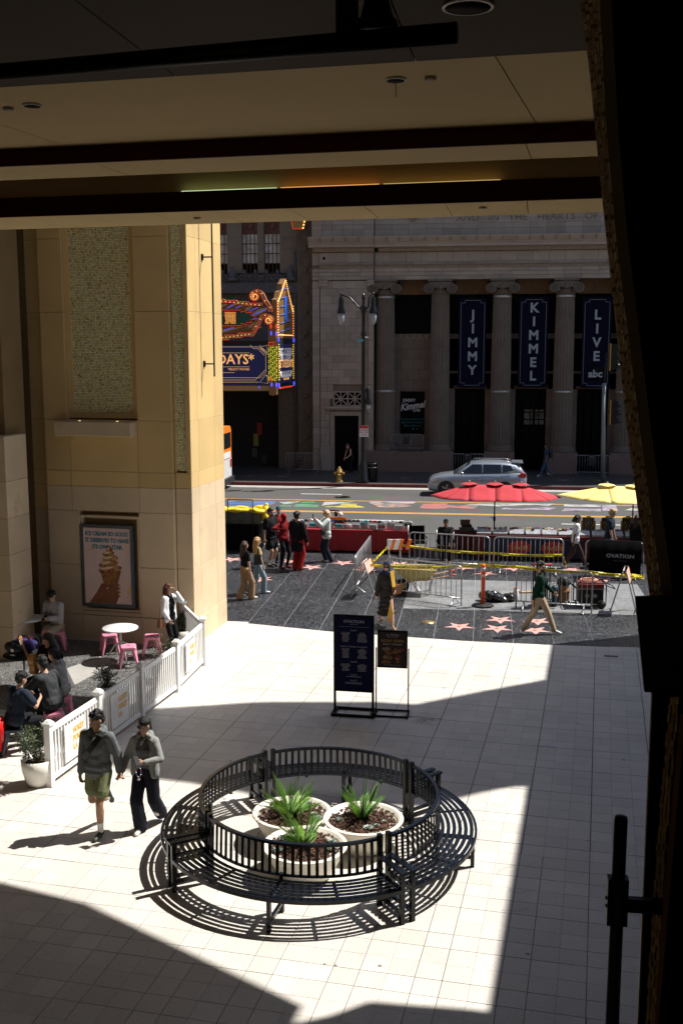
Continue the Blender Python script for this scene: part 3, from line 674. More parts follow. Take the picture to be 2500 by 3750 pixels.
# stepped pilasters left of the front face
xl1, xl2, xl3 = fx(66, 1000), fx(22, 1000), fx(-60, 1000)
for k, (a, b, dy) in enumerate(((xl1, x0, .16), (xl2, xl1, .34), (xl3, xl2, .54))):
    for za, zb in rows: pblock('stone', a, b, PF + dy, PF + dy + .3, za, zb, 'limestone_base' if zb < 3.4 else 'limestone')
# poster recess and light box
mb = MB(); pbox(mb, xp0 - .06, xp1 + .08, PF + .14, PF + .165, zpb - .07, zpt + .07); part(mb, 'recess_back', 'limestone_dark', pier)
for a, b, c, d in ((xp0 - .07, xp0 - .01, zpb - .07, zpt + .07), (xp1 + .03, xp1 + .09, zpb - .07, zpt + .07), (xp0 - .01, xp1 + .03, zpt + .01, zpt + .07), (xp0 - .01, xp1 + .03, zpb - .07, zpb - .01)):
    pblock('recess_frame', a, b, PF + .03, PF + .2, c, d, 'limestone_base', gap=0)
# two thin iron rods with brackets on the sunlit face
rodx = PX_ + .26
def rod(name, pts_px, lab):
    pass
yr, zt = atPX(486, 514, rodx); _, zb_ = atPX(490, 865, rodx)
t = empty('wall_rod', w(rodx, yr, zb_), 0, 'long dark vertical iron rod on brackets beside the sunlit pier face', 'rod')
part(MB().tube([w(rodx, yr, zb_), w(rodx, yr, 10.6)], .019, n=10), 'rod', 'black_metal', t)
for py in (590, 836):
    _, zz = atPX(487, py, rodx)
    part(MB().tube([w(PX_ + .01, yr, zz), w(rodx, yr, zz)], .016, n=8), 'bracket_arm', 'black_metal', t)
    mb = MB(); pbox(mb, PX_ + .01, PX_ + .035, yr - .045, yr + .045, zz - .07, zz + .07); part(mb, 'bracket_plate', 'black_metal', t)

# nearer stone pier, cut by the left frame edge
v = at(36, 1535); xq, yq = [1.025 * q_ for q_ in pcoord(v)]
near_p = empty('stone_pier', w(xq - .5, yq, 0), 0, 'pale stone pier cut off by the left edge of the view', 'pier')
hq = atP(8, 1003, yq)[1]
zz = [0, .75, 1.55, 2.35, 3.15, 3.95, hq]
for a, b in zip(zz, zz[1:]): pblock('stone', xq - 1.6, xq, yq, yq + .9, a, b, 'limestone_base', parent=near_p)
mb = MB(); pbox(mb, xq - 4, xq - .18, yq + .35, yq + 1.2, hq - .5, 12); part(mb, 'upper_wall', 'limestone_dark', near_p)  # darker stone copy puts this wall's shade into its colour
cafew = empty('cafe_side_wall', w(-15, 12, 0), 0, 'dark stone wall behind the cafe at far left', 'wall')
mb = MB(); pbox(mb, -15.4, -15, -6, 23.4, 0, 13); part(mb, 'wall_panel', 'limestone_dark', cafew)
mb = MB(); pbox(mb, -15, -12.9, 23.1, 23.4, 0, 13); part(mb, 'wall_panel', 'limestone_dark', cafew)

# light-box poster
FRX = -0.0
lb0, lb1 = fx(187, 1300), fx(308, 1300); lz0, lz1 = fz(245, 1394), fz(245, 1206)
PY_ = PF + .02
poster = empty('poster_lightbox', w((lb0 + lb1) / 2, PY_, lz0), PA, 'lit ice cream poster in a grey metal frame in the pier niche', 'poster')
mat('frame_grey', (.10, .115, .12), .45, metal=.3); mat('poster_pink', (.42, .30, .27), .5, var=.06, scale=2, emit=(.62, .42, .36), estr=.05)
mat('poster_blue', (.03, .19, .25), .5); mat('poster_yellow', (.62, .40, .06), .5, var=0)
mat('ice_cream', (.50, .27, .10), .5, var=.3, scale=8, dark=(.20, .04, .008), dscale=9, dthr=.44); mat('cone_brown', (.35, .15, .04), .5, var=.35, scale=15, dark=(.14, .05, .01), dscale=12, dthr=.52); mat('hand_print', (.28, .10, .045), .5, var=.3, scale=4)
wd, ht = lb1 - lb0, lz1 - lz0
f = .075
for a, b, c, d in ((-wd / 2, -wd / 2 + f, 0, ht), (wd / 2 - f, wd / 2, 0, ht), (-wd / 2 + f, wd / 2 - f, 0, f), (-wd / 2 + f, wd / 2 - f, ht - f, ht)):
    MB().b2((a, -.04, c), (b, .11, d)).build('frame_bar', 'frame_grey', poster)
MB().b2((-wd / 2 + f, -.005, f), (wd / 2 - f, .1, ht - f)).build('print', 'poster_pink', poster)
for k, s_ in enumerate(('ICE CREAM SO GOOD', 'IT DESERVES TO HAVE', 'ITS OWN STAR')):
    text('lettering', s_, .135, 'poster_blue', poster, (0, -.007, ht - f - .14 - k * .155), bold=.006, sx=.80)
def pshape(poly, m, d=.003): MB().prism(poly, -.005 - d, -.004, None, 'y').build('print_shape', m, poster)
def outline(poly, m, wdt=.008, name='print_line'):
    mb = MB(); n = len(poly)
    for i in range(n):
        a, b = Vector((poly[i][0], 0, poly[i][1])), Vector((poly[(i + 1) % n][0], 0, poly[(i + 1) % n][1]))
        dd = (b - a).normalized(); nn = Vector((-dd.z, 0, dd.x)) * wdt / 2
        P = [a - nn, b - nn, b + nn, a + nn]; mb.add([p + Vector((0, -.0075, 0)) for p in P] + [p + Vector((0, -.004, 0)) for p in P], [(0, 1, 2, 3), (0, 4, 5, 1), (1, 5, 6, 2), (2, 6, 7, 3), (3, 7, 4, 0)])
    mb.build(name, m, poster)
X0, X1, Z0, Z1 = -wd / 2 + f, wd / 2 - f, f, ht - f
def star_at(c, R, a0, clip=True): return [(min(max(c[0] + x, X0 + .004), X1 - .004), min(max(c[1] + z, Z0 + .004), Z1 - .004)) for x, z in star_poly(R, R * .4, a0)]
pw, ph = X1 - X0, Z1 - Z0
def pq(u, v): return (X0 + pw * u, Z1 - ph * v)
for c, R, a0 in ((pq(.14, .36), .24, 1.45), (pq(.98, .25), .26, 1.9), (pq(.88, .78), .2, 1.5), (pq(.12, .88), .24, 1.7), (pq(.93, .98), .2, 1.6)):
    outline(star_at(c, R, a0), 'poster_yellow')
def oval(c, rx, ry, m, d, a=0.0, n=18): pshape([pq(c[0] + rx * cos(q) * cos(a) - ry * sin(q) * sin(a) * ph / pw, c[1] + rx * cos(q) * sin(a) * pw / ph + ry * sin(q) * cos(a)) for q in [2 * pi * k / n for k in range(n)]], m, d)
mat('cream_light', (.72, .55, .34), .5, var=.2, scale=20)
pshape([pq(.08, .997), pq(.24, .86), pq(.36, .73), pq(.46, .74), pq(.56, .80), pq(.70, .84), pq(.72, .90), pq(.66, .997)], 'hand_print')
pshape([pq(.31, .54), pq(.79, .55), pq(.72, .70), pq(.60, .84), pq(.52, .88), pq(.42, .74)], 'cone_brown', .006)
for k in range(5): outline([pq(.35 + k * .10, .56), pq(.42 + k * .065, .80), pq(.425 + k * .065, .80), pq(.355 + k * .10, .56)], 'ice_cream', .004)
for k, (c, rx, ry) in enumerate((((.55, .54), .25, .045), ((.52, .47), .21, .045), ((.56, .40), .17, .042), ((.53, .335), .12, .036), ((.545, .28), .065, .036))):
    oval(c, rx, ry, 'ice_cream', .008 + k * .001, -.18); oval((c[0] - rx * .25, c[1] - ry * .35), rx * .55, ry * .38, 'cream_light', .0135 + k * .0008, -.18)
for k, (a, b) in enumerate(((.70, .755), (.71, .80), (.71, .85), (.70, .90))): oval((a - .10, b), .15, .026, 'hand_print', .010 + k * .001, -.12)
oval((.40, .78), .10, .035, 'hand_print', .011, -.6)
mat('nail_white', (.75, .65, .6), .4); pshape([pq(.45, .80), pq(.50, .775), pq(.52, .785), pq(.47, .815)], 'nail_white', .010)
text('lettering', 'HOKEY\nPOKEY\nLA', .062, 'poster_yellow', poster, (X1 - .11, -.007, Z0 + .33), bold=.004, sx=.8, align='LEFT')

# ------------------------------------------------------------------ theatre across the street (street grid), front plane Y = 59
FY = 59.0
def fX(px, py, Y=FY): return atY(px, py, Y).x
def fZ(px, py, Y=FY): return atY(px, py, Y).z
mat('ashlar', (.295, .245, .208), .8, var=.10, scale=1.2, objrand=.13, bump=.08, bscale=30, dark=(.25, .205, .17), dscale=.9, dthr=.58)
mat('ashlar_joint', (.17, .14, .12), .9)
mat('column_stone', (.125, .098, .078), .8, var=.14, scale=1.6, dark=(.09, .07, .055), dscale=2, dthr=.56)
mat('plinth_brown', (.16, .105, .09), .7, var=.12, scale=2)
mat('dark_recess', (.002, .002, .0022), .9, spec=.0); mat('door_black', (.003, .003, .0033), .5, spec=.05); mat('carved', (.22, .17, .13), .8, var=.25, scale=9, bump=.5, bscale=26)
mat('brown_frieze', (.19, .11, .055), .8, var=.2, scale=4)
mat('banner_navy', (.004, .0045, .017), .7, spec=.05); mat('letter_grey', (.27, .31, .34), .6, var=0.04); mat('line_grey', (.11, .115, .13), .6)
mat('steel_band', (.45, .45, .45), .35, metal=.6); mat('dark_glass', (.003, .0035, .004), .5, spec=.06)
th = empty('theatre', (0, FY, 0), 0, 'grey limestone theatre with fluted ionic columns and tall dark doors across the street', 'building')
def tpart(mb, name, m): return part(mb, name, m, th)
CUBE = {}
def stone(x0, x1, z0, z1, y0, dep=.25, m='ashlar', name='stone', g_=.005, parent=None):
    if m not in CUBE: CUBE[m] = bevel_box_mesh('stone', (1, 1, 1), .012, m)
    o = inst(name, CUBE[m], None, ((x0 + x1) / 2, y0 + dep / 2, (z0 + z1) / 2), 0, (x1 - x0 - g_ * 2, dep, z1 - z0 - g_ * 2))
    pr = parent or th; o.parent = pr; o.matrix_parent_inverse = Matrix.Translation(-Vector(pr.location)); return o
PLX0, PLX1 = fX(717, 800), fX(858, 800)
XE = 16.0
zc_top, zc_bot = fZ(858, 545), fZ(858, 569)       # cornice
zo1, zo0 = fZ(858, 608), fZ(858, 615.5)           # ornament band
za0 = fZ(858, 642.5)                              # underside of the architrave
ztop = 19.0
tpart(MB().b2((PLX0 + .02, FY + .2, 0), (PLX1 - .02, FY + 14, ztop)), 'pier_core', 'ashlar_joint')
tpart(MB().b2((PLX1 - .02, FY + .45, za0), (XE, FY + 14, ztop)), 'attic_core', 'ashlar_joint')
random.seed(21)
def course(x0, x1, z0, z1, y, n, off=0, m='ashlar', dep=.25, jit=.0):
    st = (x1 - x0) / n; xs = [x0] + [x0 + st * (k + off) for k in range(1 if off == 0 else 0, n)] + [x1]
    xs = [xs[0]] + [x + random.uniform(-jit, jit) * st for x in xs[1:-1]] + [xs[-1]]
    for a, b in zip(xs, xs[1:]):
        if b - a > .05: stone(a, b, z0, z1, y, dep, m)
# upper attic courses
for z0_, z1_ in ((zc_top + .05, fZ(858, 527)), (fZ(858, 527), fZ(858, 515)), (fZ(858, 515), fZ(858, 505)), (fZ(858, 505), fZ(858, 480)), (fZ(858, 480), 15.6)):
    course(PLX0, PLX1 - .02, z0_, z1_, FY - .02, 6, .5 if int(z0_ * 10) % 2 else 0); course(PLX1 + .02, XE, z0_, z1_, FY + .12, 24, .5 if int(z0_ * 10) % 2 else 0)
# cornice: stepped mouldings running the whole front
def mould(name, x0, x1, prof, y, m):
    """profile of (projection, z) pairs, extruded along x"""
    P = [(y + .3, prof[0][1])] + [(y - p, z) for p, z in prof] + [(y + .3, prof[-1][1])]
    tpart(MB().prism(P, x0, x1, None, 'x'), name, m)
hc = zc_top - zc_bot
for x0_, x1_, y in ((PLX0 - .12, PLX1 + .02, FY - .12), (PLX1 + .025, XE, FY)):
    mould('cornice', x0_, x1_, [(.10, zc_bot), (.34, zc_bot + .02), (.34, zc_bot + hc * .34), (.40, zc_bot + hc * .36), (.40, zc_bot + hc * .50), (.46, zc_bot + hc * .52), (.62, zc_bot + hc * .90), (.64, zc_top)], y, 'ashlar')
    mould('dentil_band', x0_ + .2, x1_, [(.02, zc_bot - .22), (.10, zc_bot - .20), (.10, zc_bot - .004)], y, 'carved')
    n = int((x1_ - x0_) / .34)
    for k in range(n): tpart(MB().b2((x0_ + .34 * k, y - .648, zc_bot + hc * .52), (x0_ + .34 * k + .012, y - .40, zc_top - .03)), 'cornice_joint', 'ashlar_joint') if k % 2 == 0 and k < 60 else None
course(PLX0, PLX0 + .45, zo1, zc_bot - .23, FY + .1, 1); course(PLX0 + .45, PLX1 - .02, zo1 + .12, zc_bot - .23, FY - .02, 4); course(PLX0 + .45, PLX1 - .02, zo1, zo1 + .12, FY - .02, 4)
course(PLX1 + .02, XE, zo1 + .14, zc_bot - .23, FY + .12, 26); course(PLX1 + .02, XE, zo1, zo1 + .14, FY + .12, 26, .5)
stone(fX(741, 593), fX(747, 593), fZ(744, 597), fZ(744, 590), FY - .03, .02, 'dark_recess', 'vent')
for x0_, x1_, y in ((PLX0 + .42, PLX1 - .01, FY - .02), (PLX1, XE, FY + .12)):
    mould('egg_band', x0_, x1_, [(.05, zo0), (.05, zo0 + .14), (.12, zo0 + .15), (.13, zo1)], y, 'carved')
for k in range(3):
    z1_ = zo0 - (zo0 - za0) * k / 3; z0_ = zo0 - (zo0 - za0) * (k + 1) / 3
    course(PLX0 + .42, PLX1 - .02, z0_, z1_, FY - .02 + .02 * k, 4); course(PLX1 + .02, XE, z0_, z1_, FY + .10 + .02 * k, 24 if k < 2 else 26)
    course(PLX0, PLX0 + .42, z0_, z1_, FY + .1, 1)
# the pier: raised side strips and recessed field of ashlar
doorx0, doorx1 = fX(768, 1000), fX(823, 1000); dz1 = fZ(795, 955)
ys = [za0 - .1]; z = za0 - .05; zr = []
ph_ = (za0 - .05) / 26
for k in range(26):
    z1_ = za0 - .05 - ph_ * k; z0_ = z1_ - ph_
    cut = z0_ < dz1 + 1.1 and z1_ > -1
    if z0_ < dz1 + .62:
        course(PLX0 + .44, doorx0 - .25, z0_, z1_, FY + .06, 2, 0); course(doorx1 + .25, PLX1 - .32, z0_, z1_, FY + .06, 1, 0)
    elif z0_ < fZ(795, 898): 
        course(PLX0 + .44, fX(766, 915) - .04, z0_, z1_, FY + .06, 2, 0); course(fX(830, 915) + .04, PLX1 - .32, z0_, z1_, FY + .06, 1, 0)
    else: course(PLX0 + .44, PLX1 - .32, z0_, z1_, FY + .06, 4, .5 * (k % 2))
    stone(PLX0, PLX0 + .40, z0_, z1_, FY + .1); stone(PLX0 + .41, PLX0 + .44 + .0, z0_, z1_, FY, .1) if k == 0 else None
    stone(PLX1 - .31, PLX1 - .01, z0_, z1_, FY - .02)
for x0_, x1_ in ((PLX0 + .38, PLX0 + .86), (PLX1 - .36, PLX1)):
    mould('pilaster_cap', x0_, x1_, [(.03, za0 - .32), (.03, za0 - .18), (.10, za0 - .10), (.10, za0 - .02)], FY, 'ashlar')
stone(fX(736, 1060), fX(760, 1060), 0.0, fZ(748, 1025), FY - .08, .2, 'ashlar', 'pilaster_base')
# small door, hood and stone grille
tpart(MB().b2((doorx0, FY + .10, 0), (doorx1, FY + .16, dz1)), 'stage_door', 'door_black')
for a, b, c, d in ((doorx0 - .24, doorx0, 0, dz1 + .24), (doorx1, doorx1 + .24, 0, dz1 + .24), (doorx0, doorx1, dz1, dz1 + .24)):
    stone(a, b, c, d, FY - .02, .2, 'ashlar', 'door_surround')
zh = fZ(795, 943)
mould('door_hood', fX(749, 938), fX(838, 938), [(.05, zh), (.16, zh + .06), (.22, zh + .14), (.22, zh + .22)], FY, 'ashlar')
gx0, gx1, gz0, gz1 = fX(766, 915), fX(830, 915), fZ(798, 932), fZ(798, 900)
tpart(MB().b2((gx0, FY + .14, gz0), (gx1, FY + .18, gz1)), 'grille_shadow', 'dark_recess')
def bar2(a, b, wd_, y, name='grille_bar', m='ashlar', pr=None, d_=.1):
    a = Vector((a[0], 0, a[1])); b = Vector((b[0], 0, b[1])); dd = (b - a).normalized(); nn = Vector((-dd.z, 0, dd.x)) * wd_ / 2
    P = [a - nn, b - nn, b + nn, a + nn]; V = [p + Vector((0, y, 0)) for p in P] + [p + Vector((0, y + d_, 0)) for p in P]
    return part(MB().hexa(V), name, m, pr or th)
gw = (gx1 - gx0) / 2
for k in range(2):
    a, b = gx0 + gw * k, gx0 + gw * (k + 1); mx = (a + b) / 2; mz = (gz0 + gz1) / 2
    bar2((a, gz0), (b, gz1), .06, FY + .045); bar2((a, gz1), (b, gz0), .06, FY + .046); bar2((mx, gz0), (mx, gz1), .06, FY + .047); bar2((a, mz), (b, mz), .06, FY + .048)
for a, b in (((gx0, gz0), (gx1, gz0)), ((gx0, gz1), (gx1, gz1)), ((gx0, gz0), (gx0, gz1)), ((gx1, gz0), (gx1, gz1)), ((gx0 + gw, gz0), (gx0 + gw, gz1))): bar2(a, b, .08, FY + .04)
# colonnade
zcap0, zcap1 = fZ(1008, 675), za0
zb0, zb1 = fZ(1008, 1036), fZ(1008, 1012)
ped0, ped1 = 0.0, fZ(1008, 1038)
cols = [fX(882, 850), fX(1008, 850), fX(1150, 850), fX(1295, 850)]; sp = (cols[3] - cols[1]) / 2; cols += [cols[3] + sp, cols[3] + 2 * sp, cols[3] + 3 * sp]
YW = FY + 1.35                 # wall behind the columns
YCOL = FY + .62
tpart(MB().b2((PLX1 - .3, YW + .3, 0), (XE, FY + 14, za0)), 'hall_core', 'dark_recess')
tpart(MB().b2((PLX1, FY + .5, za0 + .004), (XE, YW + .3, za0 + .3)), 'porch_ceiling', 'carved')
def fluted(r0, r1, z0, z1, n=20, k=6):
    mb = MB(); vs = []; fs = []; N = n * k; L = 8
    for i in range(L + 1):
        t_ = i / L; r = r0 + (r1 - r0) * (t_ ** 1.6)
        for j in range(N):
            a = 2 * pi * j / N; q = (j % k) / k; d = .07 * r0 * (sin(pi * q) ** .7)
            vs.append(((r - d) * cos(a), (r - d) * sin(a), z0 + (z1 - z0) * t_))
    for i in range(L):
        for j in range(N): a, b = i * N + j, i * N + (j + 1) % N; fs.append((a, b, b + N, a + N))
    return mb.add(vs, fs, None)
R0, R1 = .56, .48
shaft_me = None
def volute():
    mb = MB()
    for sgn in (-1, 1):
        for yy in (-.60, .36):
            mb.lathe([(.30, 0), (.30, .04), (.25, .07), (.22, .05)], (0, 0, 0), n=20)
            o = len(mb.v); blk = mb.v[-80:]
            mb.v[-80:] = [(sgn * .62 + x, yy + .0 + (-z), .34 + y) for x, y, z in blk]
            sp_ = spiral((sgn * .62, .34), .24, .04, 2.0, pi / 2, 30, -sgn)
            mb.tube([(x, yy - .07, z) for x, z in sp_], .026, n=5)
        mb.tube([(sgn * .62, -.6, .34), (sgn * .60, -.25, .36), (sgn * .60, .1, .36), (sgn * .62, .4, .34)], [.29, .2, .2, .29], n=16)
    mb.prism([(-.70, .62), (-.40, .40), (0, .34), (.40, .40), (.70, .62), (.6, .72), (0, .76), (-.6, .72)], -.62, .42, None, 'y')
    mb.ell((0, -.62, .45), (.13, .1, .2)); mb.ell((-.16, -.60, .42), (.08, .06, .12)); mb.ell((.16, -.60, .42), (.08, .06, .12))
    mb.b2((-.66, -.66, .78), (.66, .62, .90)); mb.lathe([(.50, 0), (.54, .06), (.50, .12), (.50, .2), (.56, .28)], n=24)
    return mb
for k, x in enumerate(cols):
    c = empty('ionic_column', Vector((x, YCOL, 0)) - Vector(th.location), parent=th)
    if shaft_me is None:
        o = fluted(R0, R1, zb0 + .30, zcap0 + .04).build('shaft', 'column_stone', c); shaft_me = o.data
        o = volute().build('capital', 'column_stone', c, (0, 0, zcap0)); cap_me = o.data; o.scale.z = (zcap1 - zcap0) / .905
        caps = o.scale.z
        o = MB().lathe([(.74, 0), (.74, .10), (.66, .12), (.70, .2), (.62, .24), (.62, .30), (.58, .32)], n=28).build('column_base', 'column_stone', c, (0, 0, zb0)); base_me = o.data
        b1 = MB().lathe([(.535, 0), (.535, .12)], n=24).build('steel_band', 'steel_band', c, (0, 0, fZ(1008, 902))); band_me = b1.data
        inst('steel_band', band_me, c, (0, 0, zcap0 + .02 - .22), scale=(.94, .94, 1))
    else:
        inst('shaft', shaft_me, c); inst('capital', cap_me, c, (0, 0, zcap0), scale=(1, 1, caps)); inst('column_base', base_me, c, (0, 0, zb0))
    if k > 1 or k == 1:
        if k > 1: inst('steel_band', band_me, c, (0, 0, fZ(1008, 902))); inst('steel_band', band_me, c, (0, 0, zcap0 - .20), scale=(.94, .94, 1))
    MB().b2((-.80, -.85, 0), (.80, .7, zb0)).build('pedestal', 'plinth_brown', c)
tpart(MB().b2((PLX1, FY - .21, 0), (cols[1] - .8, YW + .05, ped1)), 'plinth', 'plinth_brown')
# bays
zsp1, zsp0 = fZ(940, 767, YW), fZ(940, 778, YW)
zfr1, zfr0 = za0, fZ(940, 677, YW)
for k in range(6):
    a, b = cols[k] + .45, cols[k + 1] - .45
    tpart(MB().b2((a - .2, YW, zfr0), (b + .2, YW + .25, zfr1 + .2)), 'bay_frieze', 'brown_frieze')
    for q in range(3): tpart(MB().b2((a + (b - a) * (q + .5) / 3 - .06, YW - .12, zfr1 - .4), (a + (b - a) * (q + .5) / 3 + .06, YW - .001, zfr1)), 'bracket', 'plinth_brown')
    tpart(MB().b2((a - .1, YW + .12, zsp1), (b + .1, YW + .16, zfr0)), 'upper_window', 'dark_glass')
    sp_b = tpart(MB().b2((a - .2, YW - .02, zsp0), (b + .2, YW + .25, zsp1)), 'spandrel_band', 'carved')
    for q in range(6):
        cx_ = a + (b - a) * (q + .5) / 6
        part(MB().tube([(x, YW - .025, z) for x, z in spiral((cx_, (zsp0 + zsp1) / 2), .10, .02, 1.2, 0, 14)], .018, n=4), 'scroll', 'column_stone', th)
    if k == 0:
        nn = 11; hh = (zsp0 - ped1) / nn
        for q in range(nn): course(a - .25, b + .25, zsp0 - hh * (q + 1), zsp0 - hh * q, YW, 4, .5 * (q % 2), 'plinth_stone' if 'plinth_stone' in MATS else mat('plinth_stone', (.17, .125, .10), .8, var=.1, scale=1.5, objrand=.12).name)
    else:
        for xx in (a, b - .28): 
            nn = 9; zl = fZ(1150, 893, YW); 
            for q in range(nn): stone(xx - .1, xx + .38, zl * q / nn, zl * (q + 1) / nn, YW - .02, .2, 'plinth_stone')
        tpart(MB().b2((a + .30, YW + .10, 0), (b - .30, YW + .14, fZ(1150, 893, YW))), 'entrance_door', 'door_black')
        for q in range(1, 4): tpart(MB().b2((a + .3 + (b - a - .6) * q / 4 - .025, YW + .06, 0), (a + .3 + (b - a - .6) * q / 4 + .025, YW + .10, fZ(1150, 893, YW))), 'door_stile', 'dark_recess')
        tpart(MB().b2((a + .3, YW + .02, fZ(1150, 893, YW)), (b - .3, YW + .12, fZ(1150, 886, YW))), 'door_lintel', 'bronze')
        zz_ = fZ(1150, 858, YW); tpart(MB().b2((a - .1, YW - .05, zz_), (b + .1, YW + .1, zz_ + .14)), 'transom_moulding', 'plinth_stone')
        tpart(MB().b2((a + .3, YW + .12, fZ(1150, 886, YW) + .01), (b - .3, YW + .16, zsp0)), 'transom_panel', 'dark_recess')
# reflected daylight panes in the third doorway
mat('pane_grey', (.10, .10, .105), .2, var=.5, scale=5, dark=(.02, .02, .02), dscale=4, dthr=.5)
for x0_, x1_ in ((1203, 1222), (1228, 1248)):
    for z0_, z1_ in ((945, 941), (962, 948), (975, 965)):
        tpart(MB().b2((fX(x0_, 960, YW), YW + .085, fZ(1220, z0_, YW)), (fX(x1_, 960, YW), YW + .099, fZ(1220, z1_, YW))), 'door_pane', 'pane_grey')
# inscription on the attic
ins = text('inscription', 'AND   IN   THE   HEARTS   OF   MEN', .50, 'column_stone', None, (fX(1047, 503, FY + .1), FY + .135, fZ(1047, 501, FY + .1)), depth=.02, align='LEFT', sx=1.0)
_w = max(v.co.x for v in ins.data.vertices)
tgt = fX(1390, 495, FY) - fX(1047, 503, FY)
ins.data.name = 'inscription'; ins.parent = th; ins.matrix_parent_inverse = Matrix.Translation(-Vector(th.location))
ins.scale.x = tgt * 1.055 / (_w * (31.0 / 34))
# shield above the attic ledge
part(MB().prism([(-.42, 1.0), (-.42, .4), (-.25, .1), (0, -.06), (.25, .1), (.42, .4), (.42, 1.0)], -.05, .03, None, 'y'), 'shield', 'carved', th).location += Vector((fX(948, 500), FY + .10, fZ(948, 506))) 
# vertical name banners hung between the columns
def banner(px0, px1, py0, py1, body, lab, extra=None, dy=0.0):
    Y = YCOL - .1
    x0_, x1_ = fX(px0, (py0 + py1) / 2, Y), fX(px1, (py0 + py1) / 2, Y); z0_, z1_ = fZ(px0, py1, Y), fZ(px0, py0, Y)
    t = empty('banner', ((x0_ + x1_) / 2, Y, z0_), 0, lab, 'banner', 'tall navy banners between the theatre columns')
    wd_, h_ = x1_ - x0_, z1_ - z0_
    MB().b2((-wd_ / 2, 0, 0), (wd_ / 2, .05, h_)).build('cloth', 'banner_navy', t)
    i_ = .12; n_ = .22
    C = [(-wd_ / 2 + i_ + n_, i_), (wd_ / 2 - i_ - n_, i_), (wd_ / 2 - i_ - n_, i_ + n_ * .6), (wd_ / 2 - i_, i_ + n_ * .6), (wd_ / 2 - i_, h_ - i_ - n_ * .6), (wd_ / 2 - i_ - n_, h_ - i_ - n_ * .6), (wd_ / 2 - i_ - n_, h_ - i_), (-wd_ / 2 + i_ + n_, h_ - i_), (-wd_ / 2 + i_ + n_, h_ - i_ - n_ * .6), (-wd_ / 2 + i_, h_ - i_ - n_ * .6), (-wd_ / 2 + i_, i_ + n_ * .6), (-wd_ / 2 + i_ + n_, i_ + n_ * .6)]
    mb = MB()
    for q in range(len(C)):
        a, b = C[q], C[(q + 1) % len(C)]; mb.b2((min(a[0], b[0]) - .015, -.006, min(a[1], b[1]) - .015), (max(a[0], b[0]) + .015, .0, max(a[1], b[1]) + .015))
    mb.build('border_line', 'line_grey', t)
    n = len(body); lz0_, lz1_ = dy
    a_ = fZ(px0, lz1_, Y) - z0_; b_ = fZ(px0, lz0_, Y) - z0_
    for q, ch in enumerate(body):
        text('letter', ch, .70, 'letter_grey', t, (0.02, -.008, b_ + (a_ - b_) * q / (n - 1)), bold=.022, sx=1.0)
    return t
b1 = banner(1052, 1116, 685, 890, 'JIMMY', 'navy banner reading JIMMY hung in the second bay', dy=(724, 851))
b2_ = banner(1190, 1257, 683, 890, 'KIMMEL', 'navy banner reading KIMMEL hung in the third bay', dy=(708, 864))
b3 = banner(1335, 1402, 683, 891, 'LIVE', 'navy banner reading LIVE with abc logo below hung in the fourth bay', dy=(724, 819))
t = b3; zz_ = fZ(1364, 859, YCOL) - b3.location.z
MB().lathe([(.40, 0), (.40, .004)], n=24).build('logo_disc', 'black_metal', t, (0, -.004, zz_ + .05)).rotation_euler = (pi / 2, 0, 0)
text('logo_letters', 'abc', .54, 'letter_grey', t, (0, -.014, zz_), bold=.02)
# poster with script lettering in the first bay
Y = YW - .03; x0_, x1_, z0_, z1_ = fX(919, 950, Y), fX(974, 950, Y), fZ(946, 998, Y), fZ(946, 899, Y)
t = empty('wall_poster', ((x0_ + x1_) / 2, Y, z0_), 0, 'black show poster with white script on the theatre wall between columns', 'poster')
wd_, h_ = x1_ - x0_, z1_ - z0_
MB().b2((-wd_ / 2, -.03, 0), (wd_ / 2, .03, h_)).build('board', 'door_black', t)
mat('poster_white', (.55, .55, .55), .6, var=0); mat('poster_teal', (.02, .16, .20), .6)
text('lettering', 'JIMMY', .27, 'poster_white', t, (-.18, -.034, h_ * .79), bold=.004)
text('lettering', 'Kimmel', .52, 'poster_white', t, (0, -.034, h_ * .66), rot=(pi / 2, -.16, 0), shear=.35, bold=.014, sx=.85)
text('lettering', 'LIVE!', .20, 'poster_white', t, (.24, -.034, h_ * .56), bold=.004)
for q, s_ in enumerate(('JimmyKimmelLive.com', '@JimmyKimmelLive', '@JimmyKimmel')): text('lettering', s_, .15, 'poster_teal', t, (0, -.034, h_ * (.36 - q * .075)))
mat('icon_blue', (.06, .16, .5), .5)
MB().b2((.02, -.036, h_ * .12), (.10, -.03, h_ * .15)).build('icon', 'icon_blue', t); MB().b2((.25, -.036, h_ * .12), (.32, -.03, h_ * .15)).build('icon', 'line_grey', t)

# ------------------------------------------------------------------ second theatre, left: windows, carved crest, pilaster strip
mat('beige_wall', (.17, .14, .112), .85, var=.10, scale=1.2, objrand=.06); mat('ornate', (.12, .092, .068), .85, var=.22, scale=6, bump=.5, bscale=22)
mat('grey_carving', (.085, .083, .09), .8, var=.25, scale=6, bump=.3); mat('window_frame', (.10, .04, .03), .5); mat('pane_sky', (.42, .45, .47), .2, var=.45, scale=2.2, spec=.8)  # pale pane colour stands in for sky reflected in the glass
mat('shop_dark', (.01, .009, .009), .8)
ec = empty('cinema_building', (-12, 60, 0), 0, 'beige cinema building with paired tall windows and carved crest over its marquee', 'building')
EY = 60.0
ex1 = fX(690, 600, EY)
zcr0, zcr1 = fZ(600, 650, EY), fZ(600, 628, EY)
part(MB().b2((-30, EY + .3, zcr0), (ex1, EY + 12, 20)), 'wall_core', 'beige_wall', ec)
wins = [(fX(555, 560, EY), fX(591, 560, EY)), (fX(606, 560, EY), fX(642, 560, EY)), (fX(487, 560, EY), fX(521, 560, EY))]
wz0, wz1 = fZ(600, 627, EY), fZ(600, 536, EY)
